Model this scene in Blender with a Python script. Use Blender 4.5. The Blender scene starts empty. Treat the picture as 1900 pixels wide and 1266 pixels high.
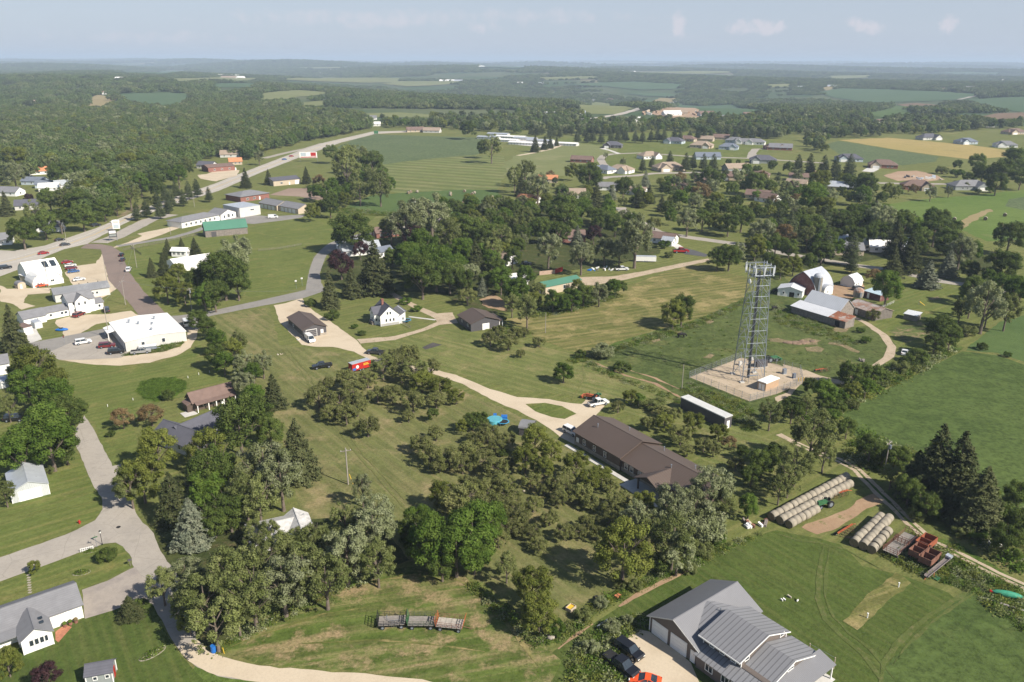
import bpy, bmesh, math, random
import numpy as np
from mathutils import Vector, Matrix
random.seed(7); RNG = np.random.default_rng(7)
SC = bpy.context.scene; COL = SC.collection
R = math.radians
# ---------------------------------------------------------------- camera
FPX = 1478.; PITCH = R(19.45); ROLL = 0.0040; CAMH = 85.
cf = np.array([0, math.cos(PITCH), -math.sin(PITCH)])
_r0 = np.array([1., 0, 0]); _u0 = np.array([0, math.sin(PITCH), math.cos(PITCH)])
cr = _r0*math.cos(ROLL)+_u0*math.sin(ROLL); cu = _u0*math.cos(ROLL)-_r0*math.sin(ROLL)
cd = bpy.data.cameras.new('camera'); cam = bpy.data.objects.new('camera', cd); COL.objects.link(cam)
cd.sensor_width = 36; cd.lens = 36*FPX/1900; cd.clip_start = 1; cd.clip_end = 90000
cam.matrix_world = Matrix([[cr[0], cu[0], -cf[0], 0], [cr[1], cu[1], -cf[1], 0], [cr[2], cu[2], -cf[2], CAMH], [0, 0, 0, 1]])
SC.camera = cam
SC.render.resolution_x = 1024; SC.render.resolution_y = 682
# ---------------------------------------------------------------- light
SUN_EL = R(39); SH = math.atan2(.56, -.83)            # direction shadows fall in (plan)
sunv = Vector((-math.cos(SH)*math.cos(SUN_EL), -math.sin(SH)*math.cos(SUN_EL), math.sin(SUN_EL)))
sl = bpy.data.lights.new('sun', 'SUN'); sl.energy = 5.0; sl.angle = R(.5); sl.color = (1, .93, .82)
so = bpy.data.objects.new('sun', sl); COL.objects.link(so); so.rotation_euler = sunv.to_track_quat('Z', 'Y').to_euler()
W = bpy.data.worlds.new('World'); SC.world = W; W.use_nodes = True
wn = W.node_tree; wn.nodes.clear()
def WN(t, **k):
    n = wn.nodes.new(t)
    for a, v in k.items(): setattr(n, a, v)
    return n
sky = WN('ShaderNodeTexSky', sky_type='NISHITA', sun_disc=False, sun_elevation=SUN_EL,
         sun_rotation=math.atan2(sunv.x, sunv.y), air_density=1.0, dust_density=1.0, ozone_density=2.0, altitude=300)
tc = WN('ShaderNodeTexCoord'); mp = WN('ShaderNodeMapping'); mp.inputs['Scale'].default_value = (5, 5, 34)
no = WN('ShaderNodeTexNoise'); no.inputs['Scale'].default_value = 1.6; no.inputs['Detail'].default_value = 7; no.inputs['Roughness'].default_value = .62
cr_ = WN('ShaderNodeValToRGB'); cr_.color_ramp.elements[0].position = .56; cr_.color_ramp.elements[1].position = .86
mx = WN('ShaderNodeMix', data_type='RGBA'); mx.inputs['B'].default_value = (7.0, 6.6, 6.8, 1)
ml = WN('ShaderNodeMath', operation='MULTIPLY'); ml.inputs[1].default_value = .15
bgn = WN('ShaderNodeBackground'); bgn.inputs['Strength'].default_value = .07
out = WN('ShaderNodeOutputWorld'); L = wn.links.new
L(tc.outputs['Generated'], mp.inputs['Vector']); L(mp.outputs[0], no.inputs['Vector']); L(no.outputs['Fac'], cr_.inputs[0])
L(cr_.outputs[0], ml.inputs[0]); L(ml.outputs[0], mx.inputs['Factor']); sm = WN('ShaderNodeMix', data_type='RGBA'); sm.inputs['B'].default_value = (5.0, 5.7, 7.0, 1)
sx = WN('ShaderNodeSeparateXYZ'); L(tc.outputs['Generated'], sx.inputs[0])
mr = WN('ShaderNodeMapRange'); mr.inputs['From Min'].default_value = .0; mr.inputs['From Max'].default_value = .55; mr.inputs['To Min'].default_value = .82; mr.inputs['To Max'].default_value = .0
L(sx.outputs[2], mr.inputs[0]); L(mr.outputs[0], sm.inputs['Factor']); L(sky.outputs[0], sm.inputs['A']); L(sm.outputs['Result'], mx.inputs['A']); L(bgn.outputs[0], out.inputs[0])
# a few small fair-weather clouds far off, fixed by bearing and height above the horizon
def _m(op, a, b=0., c=0.):
    n = WN('ShaderNodeMath', operation=op)
    for i, v in enumerate((a, b, c)):
        if isinstance(v, bpy.types.NodeSocket): L(v, n.inputs[i])
        else: n.inputs[i].default_value = v
    return n.outputs[0]
az = _m('DIVIDE', sx.outputs[0], sx.outputs[1]); el = _m('DIVIDE', sx.outputs[2], sx.outputs[1])
cn = WN('ShaderNodeTexNoise'); cn.inputs['Scale'].default_value = 45; cn.inputs['Detail'].default_value = 6; cn.inputs['Roughness'].default_value = .65; L(tc.outputs['Generated'], cn.inputs['Vector'])
tot = None
for px_, py_, w_, h_, am in ((1258, 50, 12, 18, .3), (1400, 50, 42, 12, .34), (1612, 47, 32, 11, .34), (1762, 42, 14, 19, .32), (690, 36, 230, 13, .14), (905, 52, 26, 8, .2), (980, 30, 180, 10, .12), (300, 70, 160, 9, .12)):
    d_ = cf+cr*(px_-950)/FPX+cu*(633-py_)/FPX; a0_, e0_ = d_[0]/d_[1], d_[2]/d_[1]
    q_ = _m('ADD', _m('POWER', _m('MULTIPLY', _m('SUBTRACT', az, float(a0_)), FPX/w_*.95), 2), _m('POWER', _m('MULTIPLY', _m('SUBTRACT', el, float(e0_)), FPX/h_*.95), 2))
    q_ = _m('MULTIPLY', _m('MAXIMUM', _m('SUBTRACT', 1., _m('ADD', q_, _m('MULTIPLY', _m('SUBTRACT', cn.outputs['Fac'], .52), 9.))), 0.), am)
    tot = q_ if tot is None else _m('MAXIMUM', tot, q_)
ahead = _m('GREATER_THAN', sx.outputs[1], .2); tot = _m('MULTIPLY', _m('MINIMUM', tot, .5), ahead)
cm_ = WN('ShaderNodeMix', data_type='RGBA'); cm_.inputs['B'].default_value = (7.6, 7.0, 7.4, 1); L(tot, cm_.inputs['Factor']); L(mx.outputs['Result'], cm_.inputs['A']); L(cm_.outputs['Result'], bgn.inputs[0])
SC.view_settings.view_transform = 'Standard'; SC.view_settings.look = 'None'; SC.view_settings.exposure = 0.62; SC.view_settings.gamma = 1
# ---------------------------------------------------------------- terrain + pixel to ground
def sst(t): t = np.clip(t, 0, 1); return t*t*(3-2*t)
def hgt(x, y):
    a = sst((y-950)/1500.)
    return a*(26*np.sin(x/760.+1.1)*np.cos(y/930.+.4)+15*np.sin(x/390.+y/610.)+7*np.sin(y/310.+x/1300.+2)) \
        + sst((y-4000)/7000.)*18*np.sin(x/2300.+.7+y/4100.)+sst((np.abs(x)-1500)/2000)*0
def ray(px, py): return cf+cr*(px-950)/FPX+cu*(633-py)/FPX
def at(px, py, z=0.):
    d = ray(px, py)
    if d[2] > -1e-4: d = d.copy(); d[2] = -1e-4
    t = (z-CAMH)/d[2]
    if t*d[1] < 950 or z: return float(d[0]*t), float(d[1]*t)
    t0 = 900/d[1]
    ts = t0*np.exp(np.arange(0, 1400)*.0025)
    zz = CAMH+d[2]*ts; below = zz < hgt(d[0]*ts, d[1]*ts)
    i = int(np.argmax(below)) if below.any() else len(ts)-1
    t = ts[i]; return float(d[0]*t), float(d[1]*t)
def toimg(x, y, z):
    v = np.array([x, y, z-CAMH]); k = v@cf
    return 950+FPX*(v@cr)/k, 633-FPX*(v@cu)/k
def Zof(px, py): x, y = at(px, py); return float(np.array([x, y, -CAMH])@cf)
# ---------------------------------------------------------------- materials
MATS = {}
def newmat(name):
    m = bpy.data.materials.new(name); m.use_nodes = True; nt = m.node_tree; nt.nodes.clear()
    return m, nt
class NT:
    def __init__(s, nt): s.t = nt
    def n(s, t, ins=None, **k):
        n = s.t.nodes.new(t)
        for a, v in k.items(): setattr(n, a, v)
        for a, v in (ins or {}).items():
            if hasattr(v, 'is_linked') or isinstance(v, bpy.types.NodeSocket): s.t.links.new(v, n.inputs[a])
            else: n.inputs[a].default_value = v
        return n
    def noise(s, vec, sc, det=4, ro=.55):
        return s.n('ShaderNodeTexNoise', {'Vector': vec, 'Scale': sc, 'Detail': det, 'Roughness': ro}).outputs['Fac']
    def ramp(s, fac, lo, hi):
        return s.n('ShaderNodeMapRange', {'Value': fac, 'From Min': lo, 'From Max': hi}).outputs[0]
    def mix(s, f, a, b, bt='MIX'):
        n = s.t.nodes.new('ShaderNodeMix'); n.data_type = 'RGBA'; n.blend_type = bt
        for k, v in (('Factor', f), ('A', a), ('B', b)):
            if isinstance(v, bpy.types.NodeSocket): s.t.links.new(v, n.inputs[k])
            else: n.inputs[k].default_value = v if k == 'Factor' else (*v[:3], 1)
        return n.outputs['Result']
    def math(s, op, a, b=0.):
        return s.n('ShaderNodeMath', {0: a, 1: b}, operation=op).outputs[0]
def finish(g, col, rough=.85, metal=0., bump=None, bstr=.3, bdist=.1, spec=.3):
    b = g.n('ShaderNodeBsdfPrincipled', {'Base Color': col, 'Roughness': rough, 'Metallic': metal, 'Specular IOR Level': spec})
    if bump is not None:
        bn = g.n('ShaderNodeBump', {'Height': bump, 'Strength': bstr, 'Distance': bdist}); g.t.links.new(bn.outputs[0], b.inputs['Normal'])
    o = g.n('ShaderNodeOutputMaterial'); g.t.links.new(b.outputs[0], o.inputs[0])
def PM(name, c, rough=.7, var=.18, sc=.8, metal=0., stripe=None, c2=None, spec=.3, thr=(.5, .7)):
    """painted / weathered surface; stripe = (axis, period m, depth 0..1)"""
    if name in MATS: return MATS[name]
    m, nt = newmat(name); g = NT(nt)
    co = g.n('ShaderNodeTexCoord').outputs['Object']
    f = g.noise(co, sc, 6, .6); f2 = g.noise(co, sc*9, 3)
    c = np.array(c)
    col = g.mix(g.ramp(f, .3, .7), c*(1-var), np.minimum(c*(1+var), .95))
    col = g.mix(g.math('MULTIPLY', g.ramp(f2, .35, .7), .25), col, c*(1-1.6*var))
    if c2 is not None: col = g.mix(g.ramp(g.noise(co, sc*.8, 8, .7), *thr), col, c2)
    bump = None
    if stripe:
        ax, per, dp = stripe
        sp = g.n('ShaderNodeSeparateXYZ', {0: co}).outputs[ax]
        fr = g.math('FRACT', g.math('DIVIDE', sp, per))
        ln = g.math('LESS_THAN', fr, .2)
        col = g.mix(g.math('MULTIPLY', ln, dp), col, c*.35)
        bump = ln
    finish(g, col, rough, metal, bump, .4, .04, spec)
    MATS[name] = m; return m
def GR(name, a, b, dry, s1=.02, mow=None, dryamt=(.52, .72), fine=.5, blot=None, tuft=1.5):
    """grass/field: a,b greens, dry third colour; mow=(angle deg, period m, strength)"""
    if name in MATS: return MATS[name]
    m, nt = newmat(name); g = NT(nt)
    co = g.n('ShaderNodeTexCoord').outputs['Object']
    a, b, dry = map(np.array, (a, b, dry))
    col = g.mix(g.ramp(g.noise(co, s1, 5, .6), .38, .62), a, b)
    if mow:
        ang, per, st = mow
        mpn = g.n('ShaderNodeMapping', {'Vector': co, 'Rotation': (0, 0, -R(ang))}).outputs[0]
        dist = g.noise(mpn, .03, 2)
        mp2 = g.n('ShaderNodeMapping', {'Vector': mpn, 'Scale': (.012, .35/per*1.6, 1)}).outputs[0]
        streak = g.noise(mp2, 3.0, 6, .7)
        col = g.mix(g.math('MULTIPLY', g.ramp(streak, .45, .68), min(1, st*1.3)), col, dry)
        wv = g.n('ShaderNodeTexWave', {'Vector': mpn, 'Scale': 2*math.pi/per/20*1.0, 'Distortion': 1.6, 'Detail': 3, 'Detail Scale': .4}, bands_direction='Y').outputs['Fac']
        col = g.mix(g.math('MULTIPLY', g.ramp(wv, .35, .65), st*.6), col, a*.62)
    col = g.mix(g.ramp(g.noise(co, s1*3.1, 7, .68), *dryamt), col, dry)
    if blot is not None: col = g.mix(g.ramp(g.noise(co, s1*1.7, 8, .72), .62, .7), col, blot)
    col = g.mix(g.math('MULTIPLY', g.ramp(g.noise(co, .075, 6, .72), .5, .66), .45), col, a*.7)
    f = g.noise(co, tuft, 5, .75); f3 = g.noise(co, .28, 5, .7)
    col = g.mix(g.math('MULTIPLY', g.ramp(f, .42, .66), fine), col, a*.38)
    col = g.mix(g.math('MULTIPLY', g.ramp(f3, .45, .7), fine*.7), col, b*1.35)
    finish(g, col, .95, 0, f, .55, .35, .08); MATS[name] = m; return m
def GV(name, c, c2, s=.12, fine=3., th=(.45, .7), grass=None, crack=0):
    """gravel / asphalt / dirt"""
    if name in MATS: return MATS[name]
    m, nt = newmat(name); g = NT(nt)
    co = g.n('ShaderNodeTexCoord').outputs['Object']
    c, c2 = np.array(c), np.array(c2)
    col = g.mix(g.ramp(g.noise(co, s, 6, .65), *th), c, c2)
    f = g.noise(co, fine, 4, .7)
    col = g.mix(g.math('MULTIPLY', g.ramp(f, .45, .7), .4), col, c*.72)
    if crack:
        wc = g.n('ShaderNodeVectorMath', {0: co, 1: g.n('ShaderNodeTexNoise', {'Vector': co, 'Scale': .25, 'Detail': 4}).outputs['Color']}, operation='ADD').outputs[0]
        vd = g.n('ShaderNodeTexVoronoi', {'Vector': wc, 'Scale': crack}, feature='DISTANCE_TO_EDGE').outputs['Distance']
        col = g.mix(g.math('MULTIPLY', g.math('LESS_THAN', vd, .009), .28), col, c*.5)
        col = g.mix(g.ramp(g.noise(co, .35, 3), .6, .66), col, c*.84)
    if grass is not None: col = g.mix(g.ramp(g.noise(co, s*2.6, 8, .75), .56, .66), col, grass)
    finish(g, col, .95, 0, f, .3, .05, .1); MATS[name] = m; return m
def LEAF(name, c1, c2, c3, tr=.22):
    tr = min(.42, tr*1.6)
    if name in MATS: return MATS[name]
    m, nt = newmat(name); g = NT(nt)
    co = g.n('ShaderNodeTexCoord').outputs['Object']; oi = g.n('ShaderNodeObjectInfo').outputs['Random']
    col = g.mix(oi, c1, c2)
    col = g.mix(g.ramp(g.noise(co, .55, 3), .42, .68), col, c3)
    geo = g.n('ShaderNodeNewGeometry').outputs['Random Per Island']
    col = g.mix(g.math('MULTIPLY', geo, .35), col, np.array(c1)*.5)
    col = g.n('ShaderNodeHueSaturation', {'Hue': .5, 'Value': g.math('ADD', 1.12, g.math('MULTIPLY', oi, .5)), 'Color': col}).outputs[0]
    d = g.n('ShaderNodeBsdfPrincipled', {'Base Color': col, 'Roughness': .7, 'Specular IOR Level': .1})
    t = g.n('ShaderNodeBsdfTranslucent', {'Color': col})
    mx = g.n('ShaderNodeMixShader', {0: tr, 1: d.outputs[0], 2: t.outputs[0]})
    o = g.n('ShaderNodeOutputMaterial'); nt.links.new(mx.outputs[0], o.inputs[0]); MATS[name] = m; return m
def GLASS(name='window_glass'):
    return PM(name, (.03, .04, .05), .12, .3, .5, spec=.7)
# palette
white = PM('white_paint', (.78, .77, .74), .6, .05, .5); offw = PM('off_white_siding', (.62, .60, .55), .7, .08, .5, stripe=(2, .3, .12))
glass = GLASS(); dark = PM('dark_rubber', (.02, .02, .02), .8); steel = PM('galvanised_steel', (.27, .30, .345), .5, .15, 1, metal=.4)
woodg = PM('weathered_boards', (.23, .20, .175), .9, .3, 1.2, stripe=(0, .35, .45)); rust = PM('rusty_metal', (.20, .095, .065), .8, .35, 1.5)
orange = PM('orange_paint', (.42, .11, .045), .45, .2); redp = PM('red_paint', (.42, .025, .02), .45, .12); greenp = PM('green_paint', (.045, .14, .06), .5, .15)
bluep = PM('blue_plastic', (.02, .14, .45), .4, .1); yellowp = PM('yellow_paint', (.65, .42, .04), .5, .1); concm = GV('concrete', (.55, .53, .49), (.45, .43, .40), .3, 2)
barkm = PM('tree_bark', (.15, .12, .095), .95, .3, 1.5); chrome = PM('bright_metal', (.6, .6, .6), .25, .05, 1, metal=.9)
lampm = PM('lamp_glass', (.75, .75, .7), .2, .05); tanw = PM('tan_siding', (.48, .40, .30), .75, .08, .6, stripe=(2, .25, .15))
# ---------------------------------------------------------------- mesh helpers
class MB:
    def __init__(s): s.v = []; s.f = []; s.m = []
    def add(s, vs, fs, mi=0):
        k = len(s.v); s.v += [tuple(map(float, p)) for p in vs]; s.f += [tuple(k+i for i in f) for f in fs]; s.m += [mi]*len(fs); return s
    def box(s, x0, x1, y0, y1, z0, z1, mi=0):
        return s.add([(x0, y0, z0), (x1, y0, z0), (x1, y1, z0), (x0, y1, z0), (x0, y0, z1), (x1, y0, z1), (x1, y1, z1), (x0, y1, z1)],
                     [(0, 3, 2, 1), (4, 5, 6, 7), (0, 1, 5, 4), (1, 2, 6, 5), (2, 3, 7, 6), (3, 0, 4, 7)], mi)
    def tube(s, p, q, r, r2=None, n=6, mi=0, cap=True):
        p, q = Vector(p), Vector(q); d = (q-p)
        if d.length < 1e-6: return s
        a = d.normalized().orthogonal().normalized(); b = d.normalized().cross(a); r2 = r if r2 is None else r2
        vs = []
        for c, rr in ((p, r), (q, r2)):
            for i in range(n):
                t = 2*math.pi*i/n; vs.append(c+a*math.cos(t)*rr+b*math.sin(t)*rr)
        fs = [(i, (i+1) % n, n+(i+1) % n, n+i) for i in range(n)]
        if cap: fs += [tuple(range(n-1, -1, -1)), tuple(range(n, 2*n))]
        return s.add(vs, fs, mi)
    def prof(s, pts, x0, x1, ax='x', mi=0):
        """closed profile (y,z) extruded along x (ax='x') or (x,z) along y"""
        n = len(pts); f = (lambda a, b, c: (c, a, b)) if ax == 'x' else (lambda a, b, c: (a, c, b))
        vs = [f(a, b, x0) for a, b in pts]+[f(a, b, x1) for a, b in pts]
        fs = [(i, (i+1) % n, n+(i+1) % n, n+i) for i in range(n)]+[tuple(range(n-1, -1, -1)), tuple(range(n, 2*n))]
        return s.add(vs, fs, mi)
    def sheet(s, pts, x0, x1, th=.15, ax='x', mi=0):
        top = [(a, b+th) for a, b in pts]; return s.prof(list(pts)+top[::-1], x0, x1, ax, mi)
    def sph(s, c, rx, ry, rz, n=10, k=6, mi=0):
        vs = [(c[0], c[1], c[2]-rz)]
        for j in range(1, k):
            t = -math.pi/2+math.pi*j/k
            for i in range(n): a = 2*math.pi*i/n; vs.append((c[0]+rx*math.cos(t)*math.cos(a), c[1]+ry*math.cos(t)*math.sin(a), c[2]+rz*math.sin(t)))
        vs.append((c[0], c[1], c[2]+rz)); fs = [(0, 1+(i+1) % n, 1+i) for i in range(n)]
        for j in range(k-2):
            o = 1+j*n; fs += [(o+i, o+(i+1) % n, o+n+(i+1) % n, o+n+i) for i in range(n)]
        o = 1+(k-2)*n; fs += [(o+i, o+(i+1) % n, len(vs)-1) for i in range(n)]
        return s.add(vs, fs, mi)
    def xf(s, k0, fn): s.v[k0:] = [tuple(fn(p)) for p in s.v[k0:]]; return s
    def mesh(s, name, mats):
        me = bpy.data.meshes.new(name); me.from_pydata(s.v, [], s.f)
        for m in (mats if isinstance(mats, (list, tuple)) else [mats]): me.materials.append(m)
        me.polygons.foreach_set('material_index', s.m)
        bm = bmesh.new(); bm.from_mesh(me); bmesh.ops.recalc_face_normals(bm, faces=bm.faces); bm.to_mesh(me); bm.free()
        return me
    def obj(s, name, mats, parent=None, smooth=False):
        o = bpy.data.objects.new(name, s.mesh(name, mats)); COL.objects.link(o)
        if parent: o.parent = parent
        if smooth: o.data.polygons.foreach_set('use_smooth', [True]*len(o.data.polygons))
        return o
def box1(name, m, par, x0, x1, y0, y1, z0, z1): return MB().box(x0, x1, y0, y1, z0, z1).obj(name, m, par)
def empty(name, x, y, rz=0, z=0.): 
    o = bpy.data.objects.new(name, None); COL.objects.link(o); o.location = (x, y, z); o.rotation_euler = (0, 0, rz); o.empty_display_size = .5; return o
def tag(o, label=None, cat=None, group=None, kind=None):
    if label: o['label'] = label
    if cat: o['category'] = cat
    if group: o['group'] = group
    if kind: o['kind'] = kind
    return o
def npmesh(name, v, f, mat):
    me = bpy.data.meshes.new(name); n, k = f.shape
    me.vertices.add(len(v)); me.vertices.foreach_set('co', v.astype(np.float32).ravel())
    me.loops.add(n*k); me.loops.foreach_set('vertex_index', f.astype(np.int32).ravel())
    me.polygons.add(n); me.polygons.foreach_set('loop_start', np.arange(0, n*k, k, dtype=np.int32)); me.update(calc_edges=True)
    me.materials.append(mat); return me
def copy_tree(o, parent=None):
    c = o.copy(); COL.objects.link(c); c.parent = parent
    for ch in list(o.children): copy_tree(ch, c)
    return c
# ---------------------------------------------------------------- landmarks used to word labels
LM = [("the grey metal-roofed house", 1370, 1170), ("the long brown-roofed building", 1190, 840), ("the dark storage container", 1310, 762),
 ("the lattice cell tower", 1390, 650), ("the silver-roofed barn", 1510, 570), ("the small field shed", 1692, 587), ("the white farmhouse", 718, 580),
 ("the brown-roofed workshop", 565, 603), ("the wide brown-roofed garage", 880, 595), ("the red trailer", 666, 680), ("the large white-roofed building", 278, 618),
 ("the long grey shed", 150, 537), ("the white domed building", 90, 500), ("the green-roofed barn", 420, 422), ("the white roof among trees", 355, 487),
 ("the low office building", 385, 400), ("the tan garage row", 530, 378), ("the green-roofed tan shed", 1038, 530), ("the white roadside garage", 55, 897),
 ("the slate-grey-roofed house", 345, 785), ("the brown porch house", 390, 738), ("the white ranch house", 80, 1150), ("the three hay wagons", 780, 1158),
 ("the long bale rows", 1500, 930), ("the short bale rows", 1612, 990), ("the red grain wagons", 1712, 1035), ("the blue pool", 922, 783),
 ("the blue barrel", 396, 1206), ("the leaning-wire utility pole", 645, 865), ("the roadside billboard", 573, 293), ("the red brick building", 410, 312),
 ("the orange-roofed house", 1015, 335), ("the red pickup", 1263, 468), ("the lone dark house", 1137, 271), ("the golden field", 1720, 275),
 ("the building site", 1706, 330), ("the white storage sheds", 990, 262), ("the road bend", 590, 520), ("the weedy oval bed", 302, 722),
 ("the driveway island", 1012, 763), ("the dark yard shed", 182, 1250), ("the grazing black cow", 1264, 625), ("the corn field", 780, 272),
 ("the black pickup", 598, 680), ("the half-hidden pale roof", 535, 990), ("the tall field spruce", 1750, 850), ("the white box trailer", 1198, 483),
 ("the junk heap", 1405, 972), ("the small white barn", 1562, 522), ("the far road junction", 165, 455), ("the crab apple pair", 248, 775),
 ("the farm lane bend", 1655, 645), ("the mown hay field", 1180, 600), ("the lone field tree", 1258, 575), ("the tan bare plot", 1625, 1115),
 ("the street corner", 240, 960), ("the garden fence", 1620, 600), ("the orange-roofed cottage", 73, 319), ("the bale meadow", 800, 378),
 ("the quiet cul-de-sac", 1170, 400), ("the far right meadow", 1780, 400), ("the farthest grain field", 1660, 180)]
for _n in ("the leaning-wire utility pole",): LM = [(("the tall utility pole" if a == _n else a), b, c) for a, b, c in LM]
LM = [l for l in LM if l[0] not in ("the garden fence",)]
ORD = ['', ', second closest', ', third closest', ', fourth closest', ', fifth closest', ', sixth closest', ', seventh closest', ', eighth closest', ', ninth closest', ', tenth closest', ', eleventh closest', ', twelfth closest']+[', %s closest' % w for w in 'thirteenth fourteenth fifteenth sixteenth seventeenth eighteenth nineteenth twentieth twenty-first twenty-second twenty-third twenty-fourth'.split()]
AUTO = []
def autolabel(o, look, px, py, skip=None): AUTO.append((o, look, px, py, skip))
def run_autolabels():
    grp = {}
    for o, look, px, py, skip in AUTO:
        c = sorted((math.hypot((px-a)*1., (py-b)*1.6), n, px-a, py-b) for n, a, b in LM if n != skip)
        d, n, dx, dy = c[0]; dy *= 1.6
        lr = 'left' if dx < 0 else 'right'; fb = 'behind' if dy < 0 else 'in front of'
        if abs(dx) > 2*abs(dy): rel = 'left of' if dx < 0 else 'right of'
        elif abs(dy) > 2*abs(dx): rel = fb
        else: rel = ('behind and %s of' if dy < 0 else 'below and %s of') % lr
        grp.setdefault((look, rel, n), []).append((d, o))
    for (look, rel, n), l in grp.items():
        l.sort(key=lambda t: t[0])
        for i, (d, o) in enumerate(l):
            if len((look+rel+n).split()) > 11: look = look.replace(' with', ',').replace('small far ', 'far ')
            o['label'] = '%s %s %s%s' % (look, rel, n, (', closest one' if len(l) > 1 else '') if i == 0 else ORD[min(i, 23)])
# ================================================================ GROUND
from mathutils.geometry import tessellate_polygon
from mathutils import noise as mnoise
g_base = GR('lawn_base', (.125, .148, .042), (.155, .172, .052), (.26, .22, .095), .012, (38, 2.6, .45), (.55, .74), .5)
def build_ground():
    ys = list(np.linspace(-400, 900, 14)); y = 900.
    while y < 60000: y *= 1.016; ys.append(y)
    us = np.linspace(-1, 1, 171); v = []
    for y in ys: v.append(np.stack([us*(abs(y)*1.6+900), np.full(171, y), np.zeros(171)], 1))
    v = np.concatenate(v); v[:, 2] = hgt(v[:, 0], v[:, 1])
    n = len(ys); i = np.arange(n-1)[:, None]*171+np.arange(170)[None]; i = i.ravel()
    f = np.stack([i, i+1, i+172, i+171], 1)
    # near = lawn, far = farmland mosaic
    m, nt = newmat('farmland'); g = NT(nt); co = g.n('ShaderNodeTexCoord').outputs['Object']
    vo = g.n('ShaderNodeTexVoronoi', {'Vector': g.n('ShaderNodeMapping', {'Vector': co, 'Scale': (.0021, .0014, 0)}).outputs[0], 'Scale': 1.0}).outputs['Color']
    sp = g.n('ShaderNodeSeparateColor', {0: vo})
    col = g.mix(sp.outputs[0], (.065, .085, .04), (.11, .125, .06)); col = g.mix(g.ramp(sp.outputs[1], .82, .84), col, (.17, .155, .09))
    col = g.mix(g.ramp(g.noise(co, .004, 6), .45, .6), col, (.05, .085, .03))
    me = npmesh('ground', v, f, g_base); me.materials.append(m); finish(g, col, .95, spec=.1)
    yc = v[f[:, 0], 1]; me.polygons.foreach_set('material_index', (yc > 1150).astype(np.int32))
    o = bpy.data.objects.new('ground', me); COL.objects.link(o); tag(o, kind='structure')
    me.polygons.foreach_set('use_smooth', [True]*len(f))
build_ground()
# sky backdrop needs no mesh: world sky
def wpts(pts): return [at(*p) for p in pts]
def inpoly(px, py, poly):
    c = False; j = len(poly)-1
    for i in range(len(poly)):
        a, b = poly[i], poly[j]
        if (a[1] > py) != (b[1] > py) and px < (b[0]-a[0])*(py-a[1])/(b[1]-a[1])+a[0]: c = not c
        j = i
    return c
PATCH = []
def patch(name, mat, pts, layer=1, jit=.35, px=True, kind='structure'):
    w = wpts(pts) if px else list(pts)
    PATCH.append((name, w))
    q = []; sc0 = max(1, np.mean([p[1] for p in w])/200.)
    for i in range(len(w)):
        a = np.array(w[i]); b = np.array(w[(i+1) % len(w)]); d = np.linalg.norm(b-a)
        n = max(1, min(60, int(d/(1.6*sc0)))); nr = np.array([-(b-a)[1], (b-a)[0]])/(d+1e-9)
        for k in range(n):
            p = a+(b-a)*k/n
            s = mnoise.noise(Vector((p[0]*.9/sc0, p[1]*.9/sc0, layer)))+.6*mnoise.noise(Vector((p[0]*.22/sc0, p[1]*.22/sc0, 5)))
            q.append(tuple(p+nr*s*jit*sc0))
    far = max(p[1] for p in q); vs = [Vector((x, y, 0)) for x, y in q]
    tri = tessellate_polygon([vs]); bm = bmesh.new(); bv = [bm.verts.new(v) for v in vs]
    for t in tri:
        try: bm.faces.new([bv[i] for i in t])
        except ValueError: pass
    off = .009*layer+(len(PATCH)%14)*.0006
    if far > 950:
        xs = [p[0] for p in q]; yy = [p[1] for p in q]; st = max(60, np.mean(yy)*.05)
        for ax, lo, hi in ((0, min(xs), max(xs)), (1, min(yy), max(yy))):
            k = lo+st
            while k < hi:
                no = (1, 0, 0) if ax == 0 else (0, 1, 0); co = (k, 0, 0) if ax == 0 else (0, k, 0)
                bmesh.ops.bisect_plane(bm, geom=bm.verts[:]+bm.edges[:]+bm.faces[:], plane_co=co, plane_no=no); k += st
    for v in bm.verts: v.co.z = float(hgt(v.co.x, v.co.y))+off+max(0, v.co.y-900)*.0011
    for fc in bm.faces:
        if fc.normal.z < 0: fc.normal_flip()
    bm.normal_update()
    for fc in bm.faces:
        if fc.normal.z < 0: fc.normal_flip()
    me = bpy.data.meshes.new(name); bm.to_mesh(me); bm.free(); me.materials.append(mat)
    o = bpy.data.objects.new(name, me); COL.objects.link(o); tag(o, kind=kind); return o
def ribbon(name, mat, pts, w, layer=4, jit=.2, px=True):
    c = [np.array(p) for p in (wpts(pts) if px else pts)]; Lf, Rt = [], []
    for i in range(len(c)):
        d = c[min(i+1, len(c)-1)]-c[max(i-1, 0)]; d = d/np.linalg.norm(d); n = np.array([-d[1], d[0]])
        ww = w if np.isscalar(w) else w[i]
        Lf.append(c[i]+n*ww/2); Rt.append(c[i]-n*ww/2)
    return patch(name, mat, [tuple(p) for p in Lf+Rt[::-1]], layer, jit, px=False)
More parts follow.
